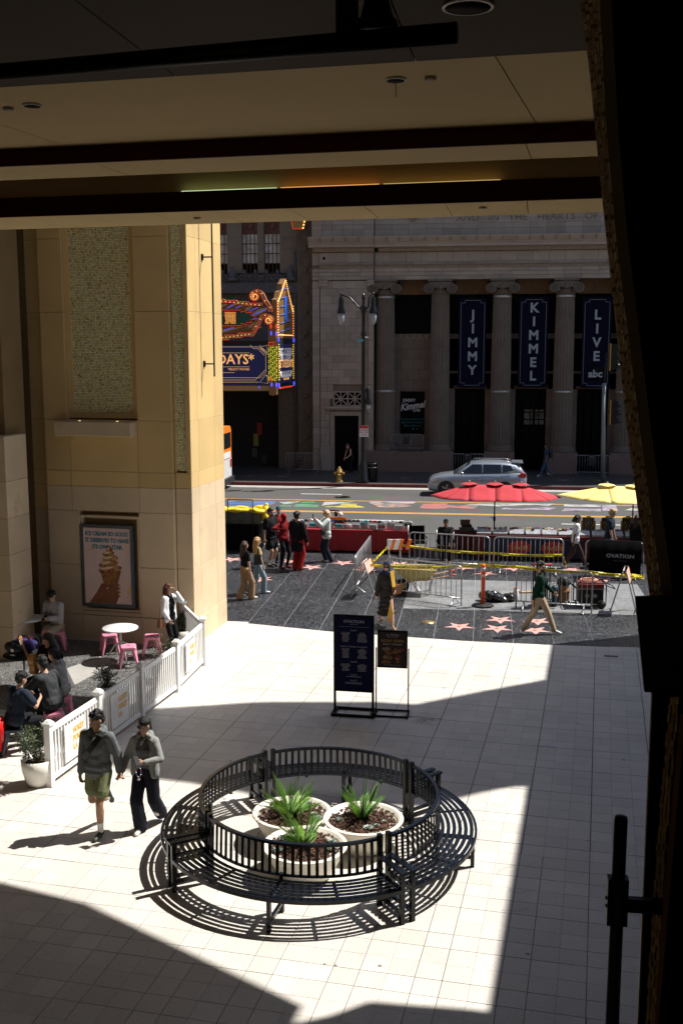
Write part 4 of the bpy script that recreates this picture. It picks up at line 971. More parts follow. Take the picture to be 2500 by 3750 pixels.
xsw = sorted(wins); edges = [-20] + [e for p in xsw for e in p] + [ex1]
for a, b in zip(edges[::2], edges[1::2]):
    nz_ = 8
    for q in range(nz_):
        z0_ = zcr1 + (16 - zcr1) * q / nz_; z1_ = zcr1 + (16 - zcr1) * (q + 1) / nz_
        stone(a, b, z0_, z1_, EY, .3, 'beige_wall', 'stone', .004, ec)
for a, b in wins:
    f_ = empty('window', Vector(((a + b) / 2, EY + .22, wz0)) - Vector(ec.location), parent=ec)
    W_, H_ = b - a, wz1 - wz0
    MB().b2((-W_ / 2, .05, H_), (W_ / 2, .1, H_ + 1.0)).build('head_panel', 'window_frame', f_)
    MB().lathe([(.22, 0), (.22, .03), (.14, .05)], n=8).build('rosette', 'window_frame', f_, (0, .05, H_ + .42)).rotation_euler = (pi / 2, 0, 0)
    n_r = 4; n_c = 4
    for i in range(n_c):
        for j in range(n_r):
            MB().b2((-W_ / 2 + W_ * i / n_c, .045, H_ * j / n_r), (-W_ / 2 + W_ * (i + 1) / n_c, .06, H_ * (j + 1) / n_r)).build('pane', 'pane_sky' if j > 0 else 'dark_glass', f_)
    for i in range(n_c + 1):
        x = -W_ / 2 + W_ * i / n_c; MB().b2((x - .015, 0, 0), (x + .015, .05, H_)).build('mullion', 'window_frame', f_)
    for j in range(n_r + 1):
        z = H_ * j / n_r; MB().b2((-W_ / 2, .002, z - .025), (W_ / 2, .048, z + .025)).build('transom', 'window_frame', f_)
# crest of scrolls below the windows
part(MB().b2((-20, EY - .25, zcr0 - .55), (ex1 - .1, EY + .3, zcr0)), 'crest_ledge', 'grey_carving', ec)
part(MB().b2((-20, EY - .12, zcr0), (ex1 - .1, EY + .2, zcr1 - .25)), 'crest_wall', 'grey_carving', ec)
random.seed(4)
x = -16.0
while x < ex1 - .5:
    for q, s_ in enumerate((-1, 1)):
        part(MB().tube([(u, EY - .16, v) for u, v in spiral((x + .24 + .26 * q, zcr0 + .28), .20, .04, 1.5, -pi / 2, 16, s_)], .05, n=5), 'scroll', 'grey_carving', ec)
    part(MB().ell((x + .37, EY - .16, zcr0 + .58), (.10, .08, .16)), 'leaf', 'grey_carving', ec)
    x += .62
for px in (536, 668):
    X_ = fX(px, 620, EY)
    part(MB().lathe([(.26, 0), (.30, .12), (.16, .2), (.22, .34), (.14, .5), (.05, .62), (.10, .7), (.02, .86)], (X_, EY - .22, zcr0 + .1), n=14), 'finial', 'grey_carving', ec)
# shop level: dark front under the marquee with carved side
part(MB().b2((-30, EY + .9, 0), (fX(640, 1000, EY), EY + 1.2, zcr0 - .55)), 'shop_front', 'shop_dark', ec)
part(MB().b2((fX(640, 1000, EY), EY - .05, 0), (ex1, EY + 1, zcr0 - .55)), 'carved_jamb', 'ornate', ec)
part(MB().b2((-30, EY + .25, fZ(560, 900, EY)), (fX(640, 1000, EY), EY + .9, zcr0 - .55)), 'fascia_wall', 'grey_carving', ec)
for px, py, c in ((596, 985, (.25, .02, .02)), (588, 1010, (.22, .2, .02)), (608, 1055, (.03, .03, .03)), (585, 1040, (.06, .05, .05))):
    nm = 'shop_%d' % px; mat(nm, c, .6); p = atY(px, py, EY + .85); part(MB().box(p, (.28, .04, .7 if py < 1030 else .5)), 'shop_sign', nm, ec)
# ornamental strip between the two buildings
ps = empty('ornate_pilaster', (fX(700, 800, EY - .3), EY - .3, 0), 0, 'narrow brown ornamented pilaster between the two theatre fronts', 'pilaster')
pa, pb = fX(684, 900, EY - .3), PLX0 - .01
part(MB().b2((pa, EY - .3, 0), (pb, EY + 3, 20)), 'shaft', 'ornate', ps)
zz_ = 1.2
while zz_ < 15:
    for s_ in (-1, 1):
        a, b = (pa + .1, zz_), (pb - .1, zz_ + 1.15)
        if s_ < 0: a, b = (pa + .1, zz_ + 1.15), (pb - .1, zz_)
        bar2(a, b, .07, EY - .335, 'lattice_rib', 'ornate', ps, .03)
    part(MB().ell(((pa + pb) / 2, EY - .33, zz_ + .575), (.14, .08, .14)), 'boss', 'ornate', ps)
    zz_ += 1.15
part(MB().tube([(pa - .12, EY - .2, 0), (pa - .12, EY - .2, 12)], .06, n=8), 'downpipe', 'grey_carving', ps)
# small hanging theatre lantern under the soffit line
t = empty('hanging_sign', atY(686, 527, 58.5), 0, 'small gold bulb-edged hanging sign at the top between the theatres', 'sign')
mat('gold_box', (.30, .16, .05), .5, metal=.3); mat('bulb', (1, .75, .35), emit=(1, .50, .10), estr=1.1, var=0); mat('neon_red', (.5, .05, .02), emit=(1, .07, .02), estr=0.35, var=0)
MB().prism([(-.55, 1.2), (-.25, 0), (.25, .0), (.5, 1.2)], -.25, .25, None, 'y').build('box', 'gold_box', t)
for k in range(7): MB().ell((.28 + .035 * k, -.27, .05 + .16 * k), .05, n=6, k=4).build('bulb', 'bulb', t)
MB().tube([(-.55, -.27, 1.2), (-.25, -.27, 0), (.25, -.27, 0)], .02, n=5).build('neon_tube', 'neon_red', t)
# ------------------------------------------------------------------ marquee of the second theatre
mat('gold_frame', (.30, .22, .11), .45, metal=.2, var=.15); mat('marq_brown', (.20, .10, .035), .6); mat('marq_cream', (.38, .35, .25), .6); mat('marq_green', (.01, .07, .05), .5)
mat('marq_navy', (.006, .010, .055), .4, emit=(.01, .02, .12), estr=.12); mat('gold_print', (.75, .40, .12), .4, emit=(1, .50, .16), estr=.40, var=0); mat('gold_line', (.55, .40, .22), .4, emit=(.8, .55, .28), estr=.18, var=0)
mat('white_print', (.7, .7, .7), .4, emit=(.8, .8, .85), estr=.10, var=0); mat('neon_blue', (.1, .1, .9), emit=(.10, .12, 1), estr=.55, var=0); mat('tube_blue', (.03, .12, .5), .4, emit=(.05, .2, .8), estr=.15, var=0)
mat('bulb_dim', (.35, .22, .08), .4); mat('green_strip', (.05, .12, .01), .4, emit=(.15, .35, .02), estr=.18, var=0); mat('bulb_yellow', (1, .75, .1), emit=(1, .5, .04), estr=.6, var=0); mat('black_soft', (.006, .006, .006), .6)
MY = 54.6
mq = empty('marquee', (-11.5, MY, 4.6), 0, 'gold cinema marquee with neon scrolls, bulbs and navy film panel', 'marquee')
def mk(a, b): return ((800 + a * .2041) / SC, (1000 + b * .2041) / SC)      # measured on an enlarged crop
def mp(a, b, dy=0.0): v = atY(*mk(a, b), MY); return Vector((v.x, MY + dy, v.z))
def mq_poly(pts, y0, y1, name, m, parent=None):
    return part(MB().prism([(mp(a, b).x, mp(a, b).z) for a, b in pts], MY + y0, MY + y1, None, 'y'), name, m, parent or mq)
def mq_tube(pts, y, r, name, m, closed=False):
    P = [mp(a, b, y) for a, b in pts]
    if closed: P.append(P[0])
    return part(MB().tube(P, r, n=5, smooth=False), name, m, mq)
LX = -420
mq_poly([(LX, 470), (560, 590), (890, 600), (900, 690), (700, 900), (600, 1080), (LX, 1210)], .02, .3, 'sign_back', 'marq_brown')
for k in range(8):          # cream and brown rays
    x = LX + 90 + k * 160
    mq_poly([(x, 640 - 20), (x + 60, 640 - 20), (x + 190, 540 + k * 6), (x + 110, 540 + k * 6)], .0, .03, 'ray', 'marq_cream') if x + 190 < 560 else None
mq_poly([(600, 740), (720, 650), (890, 610), (890, 650), (640, 790)], 0, .03, 'ray', 'marq_cream')
mq_poly([(520, 690), (620, 600), (560, 595), (470, 640)], 0, .03, 'ray', 'marq_cream')
mq_poly([(LX, 1080), (110, 1010), (430, 960), (620, 900), (560, 930), (120, 1060), (LX, 1120)], 0, .03, 'ray', 'marq_cream')
mq_poly([(560, 1000), (640, 930), (700, 830), (620, 900), (540, 950)], 0, .03, 'ray', 'marq_cream')
for a, b in (((150, 640), (265, 555)), ((305, 640), (390, 585)), ((545, 690), (710, 615)), ((610, 750), (860, 655)), ((590, 830), (710, 820)), ((110, 1020), (280, 970))): mq_tube([a, b], -.02, .012, 'neon_tube', 'neon_blue')
GR = [(LX, 665), (410, 665), (408, 700), (525, 670), (500, 715), (635, 700), (575, 740), (685, 800), (580, 850), (620, 885), (510, 890), (520, 925), (410, 905), (430, 945), (LX, 950)]
mq_poly(GR, -.10, .02, 'name_board', 'marq_green'); mq_tube(GR, -.12, .012, 'neon_tube', 'neon_red', True)
# letter N edged with bulbs (the letters before it are hidden by the pier)
NP = [(130, 700), (245, 700), (262, 745), (262, 700), (325, 700), (325, 912), (245, 912), (215, 850), (205, 912), (135, 912), (150, 860), (140, 790), (120, 770)]
mq_poly(NP, -.20, -.10, 'letter', 'bulb_dim'); mq_tube(NP, -.21, .012, 'neon_tube', 'neon_red', True)
random.seed(9)
mb = MB()
def dotmb(mb, a, b, y=-.23, r=.024): mb.ell(mp(a, b, y), r, n=5, k=3)
def inside(p, poly):
    c = False
    for (x0, y0), (x1, y1) in zip(poly, poly[1:] + poly[:1]):
        if (y0 > p[1]) != (y1 > p[1]) and p[0] < (x1 - x0) * (p[1] - y0) / (y1 - y0) + x0: c = not c
    return c
for i in range(8):
    for j in range(9):
        p = (145 + i * 25 + (j % 2) * 10, 715 + j * 23)
        if inside(p, NP): dotmb(mb, *p, r=.015)
tag(part(mb, 'letter_bulbs', 'bulb', mq), kind='stuff')
# stepped bulb rails above and below, ending in scrolls
up = [(LX, 420), (-40, 470), (110, 470), (130, 490), (340, 490), (355, 515), (555, 515), (570, 540), (800, 540)]
upb = [(800, 580), (500, 580), (490, 555), (300, 555), (290, 530), (-40, 525), (LX, 480)]
mq_poly(up + upb, -.16, .02, 'bulb_rail', 'gold_frame')
mq_tube(up, -.17, .011, 'neon_tube', 'neon_red'); mq_tube(upb, -.17, .011, 'neon_tube', 'neon_red')
lo = [(LX, 1180), (110, 1150), (130, 1110), (350, 1110), (365, 1075), (570, 1075), (640, 1050), (690, 960), (720, 930)]
lob = [(780, 970), (720, 985), (640, 1130), (440, 1130), (430, 1160), (210, 1160), (200, 1195), (LX, 1230)]
mq_poly(lo + lob, -.16, .02, 'bulb_rail', 'gold_frame'); mq_tube(lo, -.17, .011, 'neon_tube', 'neon_red'); mq_tube(lob, -.17, .011, 'neon_tube', 'neon_red')
def scroll(center, R, a0, turns, sgn, tail, wd0=62, wd1=40):
    sp_ = spiral(center, R, R * .28, turns, a0, 34, sgn)
    path = tail + sp_
    L, Rr = [], []
    for i, p in enumerate(path):
        q0, q1 = path[max(0, i - 1)], path[min(len(path) - 1, i + 1)]; dx, dy = q1[0] - q0[0], q1[1] - q0[1]; l_ = math.hypot(dx, dy) or 1
        wd_ = (wd0 + (wd1 - wd0) * i / len(path)) / 2; L.append((p[0] - dy / l_ * wd_, p[1] + dx / l_ * wd_)); Rr.append((p[0] + dy / l_ * wd_, p[1] - dx / l_ * wd_))
    mb = MB()
    for i in range(len(path) - 1):
        q = [L[i], L[i + 1], Rr[i + 1], Rr[i]]
        F = [mp(a, b, -.18) for a, b in q]; Bk = [mp(a, b, .05) for a, b in q]; mb.add(F + Bk, [(0, 1, 2, 3), (0, 4, 5, 1), (2, 6, 7, 3)], None)
    part(mb, 'scroll', 'gold_frame', mq); mq_tube(L, -.19, .011, 'neon_tube', 'neon_red'); mq_tube(Rr, -.19, .011, 'neon_tube', 'neon_red')
    mb = MB()
    for i in range(1, len(path) - 1, 2):
        if i % 4 == 1 or True: dotmb(mb, path[i][0], path[i][1], -.21, .024)
    tag(part(mb, 'scroll_bulbs', 'bulb', mq), kind='stuff')
scroll((665, 420), 75, -pi / 2 - .3, 1.35, -1, [(945, 700), (945, 620), (900, 560), (850, 500), (825, 440), (790, 370), (740, 335), (700, 328)])
scroll((910, 845), 72, -pi / 2, 1.35, 1, [(640, 1040), (690, 960), (740, 900), (765, 830), (810, 775), (850, 760)])
mb = MB()
for k in range(16):
    x = LX + 40 + k * 75
    if x < 780: dotmb(mb, x, 475 + max(0, (x + 40)) * .103 + 22, -.19, .024)
    x2 = LX + 30 + k * 68
    if x2 < 620: dotmb(mb, x2, 1185 - (x2 + 100) * .13, -.19, .024)
tag(part(mb, 'rail_bulbs', 'bulb', mq), kind='stuff')
# film panel
mq_poly([(LX, 1215), (905, 1215), (905, 2050), (LX, 2030)], .05, .5, 'lower_box', 'black_soft')
mq_poly([(LX, 1290), (885, 1290), (885, 2010), (LX, 2010)], -.02, .05, 'film_panel', 'marq_navy')
for P in ([(LX, 1325), (720, 1325)], [(LX, 1432), (560, 1432)], [(LX, 1682), (560, 1682)], [(LX, 1785), (290, 1785)], [(LX, 1875), (750, 1878), (855, 1770), (850, 1450), (730, 1330), (755, 1290)], [(LX, 1918), (665, 1918), (855, 1725)], [(LX, 1956), (725, 1956)], [(570, 1290), (630, 1355), (710, 1355), (825, 1475)]): mq_tube(P, -.03, .014, 'gold_line', 'gold_line')
for c, s_ in (((850, 1430), -1), ((860, 1850), -1)):
    q = [(750, c[1] - 100), (880, c[1] - 140), (880, c[1] + 30), (840, c[1] + 10)] if c[1] < 1600 else [(850, c[1] - 30), (885, c[1] + 10), (885, c[1] + 130), (745, c[1] + 110)]
    mq_tube(q, -.03, .014, 'gold_line', 'gold_line', True)
    for k in range(7): mq_tube([((q[0][0] + q[1][0]) / 2 + 80, q[2][1] - 6 if c[1] < 1600 else q[0][1] + 60), (q[0][0] + (q[2][0] - q[0][0]) * k / 6, q[0][1] + (q[2][1] - q[0][1]) * ((k / 6) ** 2))], -.03, .010, 'fan_line', 'gold_line')
def mtext(body, a, b, hpx, m, align='LEFT', sx=1.0, bold=0.0, y=-.04):
    p = mp(a, b, y); s_ = (mp(a, b - hpx).z - p.z) / .70
    o = text('lettering', body, s_, m, None, p, align=align, sx=sx, bold=bold); o.parent = mq; o.matrix_parent_inverse = Matrix.Translation(-Vector(mq.location)); return o
mtext('TUESDAYS*', 640, 1555, 175, 'gold_print', 'RIGHT', .95, .01); mtext('*SELECT MOVIES', 560, 1728, 38, 'gold_print', 'RIGHT', 1.0)
mtext('$5', -330, 1500, 150, 'gold_print', 'RIGHT')
mq_poly([(LX, 2020), (915, 2020), (915, 2110), (LX, 2110)], .02, .4, 'cornice', 'gold_frame')
MB_ = part(MB().ell(mp(735, 2050, 0), .05), 'jewel', 'neon_blue', mq)
# corner column of bulbs, then the end face turned toward the right
mq_poly([(895, 900), (1040, 900), (1045, 2180), (985, 2200), (915, 2180)], -.10, .3, 'corner_post', 'marq_brown')
mq_poly([(905, 1310), (1070, 1310), (1060, 1930), (910, 1940)], -.14, -.10, 'corner_strip', 'green_strip')
mb = MB(); mb2 = MB()
for j in range(18):
    for i in range(5): 
        (mb if (i + j) % 3 else mb2).ell(mp(915 + i * 35, 1330 + j * 34 + (i % 2) * 12, -.17), .027, n=5, k=3)
tag(part(mb, 'post_bulbs', 'bulb_yellow', mq), kind='stuff'); tag(part(mb2, 'post_bulbs', 'bulb_dim', mq), kind='stuff')
for a, b, m in ((955, 1080, 'neon_blue'), (1045, 1090, 'neon_blue'), (965, 2000, 'neon_blue'), (1050, 2010, 'neon_blue'), (950, 960, 'neon_red'), (1045, 960, 'neon_red'), (960, 1900, 'neon_red')):
    part(MB().ell(mp(a, b, -.15), (.05, .04, .12)), 'jewel', m, mq)
mq_tube([(910, 1245), (1005, 1245), (1005, 1290), (960, 1312), (910, 1290)], -.16, .018, 'neon_tube', 'neon_red', True)
# end face: from the corner (x of 1050) back to the wall line
cx0 = mp(1050, 1500); cx1 = atY(*mk(1340, 1500), 58.2)
EU = Vector((cx1.x - cx0.x, 58.2 - MY, 0)); EN = Vector((EU.y, -EU.x, 0)).normalized() * 1
if EN.y > 0: EN = -EN
def ep(u, z, d=0.0): p = Vector((cx0.x, MY, 0)) + EU * u + EN * d; p.z = z; return p
def e_poly(pts, d0, d1, name, m):
    n = len(pts); V = [ep(u, z, d1) for u, z in pts] + [ep(u, z, d0) for u, z in pts]
    return part(MB().add(V, [tuple(range(n)), tuple(range(2 * n - 1, n - 1, -1))] + [(i, i + n, (i + 1) % n + n, (i + 1) % n) for i in range(n)]), name, m, mq)
zt, zm_, zl_, zb2 = mp(1050, 330).z, mp(1050, 1160).z, mp(1050, 1230).z, mp(1050, 2040).z
ztop_ = mp(1180, 60).z
e_poly([(0, zm_), (1, zm_), (1, zt - .9), (.93, zt - .55), (.84, zt - .35), (.80, zt - .05), (.70, zt + .1), (.66, zt + .4), (.57, zt + .5), (.5, ztop_), (.42, zt + .55), (.33, zt + .45), (.30, zt + .1), (.18, zt + .02), (.12, zt - .3), (0, zt - .4)], -.25, 0.0, 'end_crest', 'marq_brown')
e_poly([(0, zb2), (1, zb2), (1, zm_ - .02), (0, zm_ - .02)], -.25, 0.0, 'end_box', 'black_soft')
e_poly([(.14, zb2 + .15), (.86, zb2 + .15), (.86, zl_ - .1), (.14, zl_ - .1)], .005, .03, 'end_panel', 'marq_navy')
mb = MB()
for k in range(22):
    t_ = k / 21
    for u, z in ((.04 + .44 * t_ ** 1.2, zt - .5 + (ztop_ - zt + .4) * t_ ** 1.3), (.96 - .44 * t_ ** 1.2, zt - .9 + (ztop_ - zt + .8) * t_ ** 1.3)): mb.ell(ep(u, z, .05), .032, n=5, k=3)
for k in range(14):
    for u in (.03, .97): mb.ell(ep(u, zm_ + (zt - .6 - zm_) * k / 13, .05), .03, n=5, k=3)
    mb.ell(ep(.1 + .8 * k / 13, zm_ + .15, .05), .03, n=5, k=3)
tag(part(mb, 'end_bulbs', 'bulb', mq), kind='stuff')
mb = MB(); mb.tube([ep(.04, zm_, .04), ep(.04, zt - .5, .04), ep(.3, zt, .04), ep(.5, ztop_, .04), ep(.7, zt, .04), ep(.96, zt - .9, .04), ep(.96, zm_, .04)], .014, n=5); part(mb, 'neon_tube', 'neon_red', mq)
for k in range(6): part(MB().tube([ep(.2, zm_ + .3 + k * .42, .03), ep(.82, zm_ + .55 + k * .42, .03)], .02, n=4), 'neon_tube', 'tube_blue', mq)
e_poly([(.44, zm_ + .9), (.6, zm_ + .9), (.6, zm_ + 2.1), (.44, zm_ + 2.1)], .03, .06, 'tassel', 'tube_blue')
mb = MB()
for j in range(16):
    for u in (.05, .94): mb.ell(ep(u, zb2 + .35 + (zl_ - zb2 - .5) * j / 15, .06), .036, n=5, k=3)
tag(part(mb, 'end_bulbs', 'bulb_yellow', mq), kind='stuff')
eang = math.atan2(EU.y, EU.x)
def etext(body, z, h_, m, sx=1.0, bold=0.0):
    o = text('lettering', body, h_ / .7, m, None, ep(.5, z, .045), rot=(pi / 2, 0, eang), sx=sx, bold=bold); o.parent = mq; o.matrix_parent_inverse = Matrix.Translation(-Vector(mq.location)); return o
eh = zl_ - zb2
def ez(b): return mp(1050, b).z
etext('BIG SCREEN', ez(1425), .40, 'white_print', .95); etext('BIG DEAL', ez(1525), .40, 'white_print', 1.0); etext('$5 TUESDAYS', ez(1640), .42, 'gold_print', .9)
e_poly([(.2, ez(1880)), (.8, ez(1880)), (.9, ez(1770)), (.1, ez(1770))], .03, .045, 'ticket_plate', 'white_print'); etext('GET TICKETS NOW', ez(1810), .16, 'marq_navy')
etext('*SELECT MOVIES', ez(1915), .12, 'gold_print'); e_poly([(0.1, zb2 - .12), (.9, zb2 - .12), (.9, zb2 - .04), (.1, zb2 - .04)], 0, .05, 'red_edge', 'neon_red')
for u in (.03, .97):
    part(MB().ell(ep(u, zm_ - .1, .06), (.05, .05, .14)), 'jewel', 'neon_blue', mq); part(MB().ell(ep(u, zb2 + .05, .06), (.05, .05, .14)), 'jewel', 'neon_blue', mq)
part(MB().b2((-30, MY + .5, mp(0, 2110).z), (cx0.x, EY + .3, mp(0, 2030).z)), 'canopy', 'black_soft', mq)

# ------------------------------------------------------------------ street furniture on the far side
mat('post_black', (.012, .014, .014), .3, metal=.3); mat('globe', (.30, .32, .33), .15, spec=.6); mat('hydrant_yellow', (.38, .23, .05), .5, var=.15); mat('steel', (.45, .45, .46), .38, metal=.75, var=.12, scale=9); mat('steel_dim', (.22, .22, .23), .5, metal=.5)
mat('signal_yellow', (.45, .24, .03), .5); mat('pole_grey', (.17, .19, .20), .5, metal=.3); mat('sign_white', (.6, .6, .6), .5, var=0); mat('sign_red', (.5, .03, .04), .5, var=0)
LY = 53.6
def ly(px, py): return atY(px, py, LY)
p0 = at(833, 1110, 0.02)
lamp = empty('street_lamp', (p0.x, LY, .02), 0, 'black twin-arm street lamp with two teardrop globes across the road', 'street lamp')
zt_ = ly(832, 672).z
part(MB().lathe([(.30, 0), (.32, .1), (.24, .25), (.2, .9), (.15, 1.0), (.115, 1.3), (.10, 4), (.085, 7.3), (.12, 7.35), (.12, 7.5), (.085, 7.6), (.08, zt_ - 1.0), (.13, zt_ - .95), (.13, zt_ - .7), (.07, zt_ - .6), (.07, zt_ - .35), (.10, zt_ - .25), (.03, zt_ - .02)], (p0.x, LY, 0), n=16), 'pole', 'post_black', lamp)
for s_, px in ((-1, 783), (1, 857)):
    e = ly(px, 690); x = e.x
    part(MB().tube([(p0.x, LY, zt_ - .85), (p0.x + s_ * .25, LY, zt_ - .70), (p0.x + (x - p0.x) * .6, LY, zt_ - .25), (x - s_ * .12, LY, zt_ - .12), (x, LY, zt_ - .12), (x, LY, zt_ - .3)], .04, n=8), 'arm', 'post_black', lamp)
    part(MB().lathe([(.03, .12), (.06, .02), (.03, -.05), (.10, -.15), (.13, -.3), (.13, -.55), (.16, -.64), (.21, -.85), (.21, -.89), (.15, -.9)], (x, LY, zt_ - .1), n=18), 'housing', 'post_black', lamp)
    part(MB().lathe([(.15, -.9), (.165, -1.1), (.14, -1.3), (.09, -1.42), (.02, -1.45)], (x, LY, zt_ - .1), n=18), 'globe', 'globe', lamp)
e = ly(845, 893)
part(MB().tube([(p0.x, LY, e.z - .3), (p0.x + .2, LY, e.z + .05), (e.x, LY, e.z + .05), (e.x, LY, e.z - .05)], .03, n=6), 'arm', 'post_black', lamp)
part(MB().lathe([(.03, .1), (.04, 0), (.09, -.1), (.11, -.45), (.17, -.7), (.17, -.75), (.1, -.76)], (e.x, LY, e.z), n=14), 'housing', 'post_black', lamp); part(MB().lathe([(.12, -.76), (.10, -.95), (.03, -1.05)], (e.x, LY, e.z), n=14), 'globe', 'globe', lamp)
mat('cyan_sign', (.08, .32, .42), .4)
e = ly(829, 782); part(MB().box(e + Vector((-.05, -.12, 0)), (.35, .03, .10)), 'street_plate', 'cyan_sign', lamp); part(MB().tube([ly(822, 775), ly(845, 775)], .02, n=6), 'plate_bar', 'steel_dim', lamp)
e = ly(836, 990)
t = empty('no_stopping_sign', e + Vector((0, -.15, 0)), 0, 'small white and red no stopping sign on the lamp post', 'sign')
MB().b2((-.22, 0, -.28), (.22, .02, .28)).build('plate', 'sign_white', t); MB().b2((-.22, -.003, .14), (.22, .0, .28)).build('red_band', 'sign_red', t)
text('lettering', 'NO STOPPING', .08, 'sign_red', t, (0, -.004, .06)); text('lettering', 'ANY TIME', .09, 'sign_red', t, (0, -.004, -.06)); MB().b2((-.14, -.004, -.20), (.14, 0, -.17)).build('arrow', 'sign_red', t)
hp = at(779, 1107, .02)
t = empty('fire_hydrant', hp, 0, 'yellow fire hydrant at the far kerb', 'hydrant')
MB().lathe([(.20, 0), (.20, .05), (.14, .07), (.13, .45), (.17, .47), (.17, .52), (.14, .55), (.12, .66), (.05, .73), (.05, .78)], n=16).build('body', 'hydrant_yellow', t)
for s_ in (-1, 1): MB().tube([(0, 0, .42), (s_ * .2, 0, .42), (s_ * .21, 0, .42), (s_ * .25, 0, .42)], [.06, .06, .08, .08], n=10).build('nozzle', 'hydrant_yellow', t)
MB().tube([(0, 0, .36), (0, -.23, .36)], [.08, .08], n=10).build('nozzle', 'hydrant_yellow', t)
tp = at(853, 1106, .02)
t = empty('trash_can', tp, 0, 'black round litter bin beside the lamp post', 'bin')
MB().lathe([(.27, 0), (.30, .1), (.31, .85), (.33, .87), (.33, .95), (.24, .97), (.2, .9)], n=20).build('drum', 'post_black', t); MB().lathe([(.318, .72), (.318, .76)], n=20).build('band', 'steel_dim', t)
# traffic signal
sp0 = at(1383, 1108, .02); SY = sp0.y
t = empty('traffic_signal', sp0, 0, 'grey traffic signal pole with two yellow-backed heads at right', 'traffic light')
def sy(px, py): return atY(px, py, SY)
part(MB().tube([sp0, sy(1386, 880)], [.12, .10], n=12), 'pole', 'pole_grey', t); part(MB().tube([sy(1386, 880), sy(1393, 810)], [.05, .05], n=10), 'pole', 'post_black', t)
for nme, py0, py1, px in (('u', 790, 850, 1408), ('l', 920, 974, 1408)):
    a, b = sy(px, py1), sy(px, py0); h_ = b.z - a.z
    part(MB().box((a + b) / 2 + Vector((0, 0, 0)), (.30, .34, h_)), 'signal_head', 'post_black', t)
    part(MB().box((a + b) / 2 + Vector((-.17, 0, 0)), (.04, .36, h_ + .06)), 'back_plate', 'signal_yellow', t)
    for q in range(3): part(MB().tube([(a.x, SY, a.z + h_ * (q + .5) / 3), (a.x + .36, SY, a.z + h_ * (q + .5) / 3 - .03)], [.12, .12], n=12), 'visor', 'post_black', t)
    part(MB().tube([sy(1386, (py0 + py1) / 2), (a + b) / 2], .03, n=6), 'bracket', 'post_black', t)

# ------------------------------------------------------------------ steel crowd barriers
def barrier(a, b, lab, m='steel', n=15, h=1.08, group='steel crowd barriers', feet=True):
    a, b = Vector(a), Vector(b); d = b - a; L = d.length; rz = math.atan2(d.y, d.x)
    t = empty('crowd_barrier', a, rz, lab, 'barrier', group)
    r = .12; P = [(0.02, 0, 0)] + [(0.02, 0, h - r)] + [(.02 + r - r * cos(k * pi / 8), 0, h - r + r * sin(k * pi / 8)) for k in range(1, 5)] + [(L - .02 - r + r * sin(k * pi / 8), 0, h - r + r * cos(k * pi / 8)) for k in range(0, 5)] + [(L - .02, 0, 0)]
    MB().tube(P, .021, n=8).build('frame', m, t)
    MB().tube([(.02, 0, .20), (L - .02, 0, .20)], .018, n=8).build('lower_rail', m, t)
    me = None
    for k in range(1, n):
        x = .02 + (L - .04) * k / n
        if me is None: me = MB().tube([(0, 0, .20), (0, 0, h - .01)], .010, n=6).build('bar', m, t, (x, 0, 0)).data
        else: inst('bar', me, t, (x, 0, 0))
    if feet:
        for x in (.22, L - .22): MB().tube([(x, -.28, .012), (x, -.24, .03), (x, 0, .20), (x, .24, .03), (x, .28, .012)], .016, n=6).build('foot', m, t)
    return t
def gz(px, py): return at(px, py, 0)
barrier(gz(815, 1366), gz(851, 1309), 'steel barrier set crosswise at the left end of the work area', n=12)
BB = barrier(gz(886, 1368), gz(1060, 1392), 'steel barrier in front of the wheelbarrow')
BC = barrier(gz(1182, 1397), gz(1359, 1409), 'steel barrier in front of the generator and behind the man in green')
BD = barrier(gz(938, 1300), gz(1124, 1313), 'steel barrier behind the wheelbarrow at the back of the work area')
BE = barrier(gz(1131, 1313), gz(1292, 1319), 'steel barrier in front of the price banner table')
fa, fb = gz(1341, 1312), gz(1472, 1366)
fb = fa + (fb - fa).normalized() * 2.3
BF = barrier(gz(1341, 1322), gz(1476, 1330), 'steel barrier carrying the black OVATION cloth')
# cloth on that barrier
L_ = (gz(1476, 1330) - gz(1341, 1322)).length
t = empty('barrier_banner', BF.location.copy(), BF.rotation_euler.z, 'black OVATION cloth banner draped on a steel barrier', 'banner')
mat('cloth_black', (.004, .004, .0045), .85, spec=.04)
mb = MB(); nx = 24
for k in range(nx):
    x0_, x1_ = .12 + (L_ - .2) * k / nx, .12 + (L_ - .2) * (k + 1) / nx
    f_ = lambda x: -.045 + .010 * sin(x * 7) + .005 * sin(x * 17)
    mb.add([(x0_, f_(x0_), .10), (x1_, f_(x1_), .10), (x1_, f_(x1_) - .004, 1.12), (x0_, f_(x0_) - .004, 1.12), (x0_, .05, .10), (x1_, .05, .10), (x1_, .05, 1.12), (x0_, .05, 1.12)], [(0, 1, 2, 3), (4, 7, 6, 5), (3, 2, 6, 7), (0, 4, 5, 1)], None, True)
mb.build('cloth', 'cloth_black', t); text('lettering', 'OVATION', .155, 'letter_grey', t, (L_ * .60, -.075, .66), sx=1.15, bold=.004); text('lettering', 'HOLLYWOOD', .05, 'line_grey', t, (L_ * .60, -.075, .52), spacing=1.4)
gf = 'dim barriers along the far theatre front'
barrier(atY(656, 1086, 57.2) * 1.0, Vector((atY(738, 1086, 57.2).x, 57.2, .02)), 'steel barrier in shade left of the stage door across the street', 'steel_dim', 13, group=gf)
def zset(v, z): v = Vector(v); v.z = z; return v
barrier(zset(atY(897, 1033, FY - .05), ped1), zset(atY(972, 1033, FY - .05), ped1), 'steel barrier standing on the plinth under the show poster', 'steel_dim', 13, .95, gf)
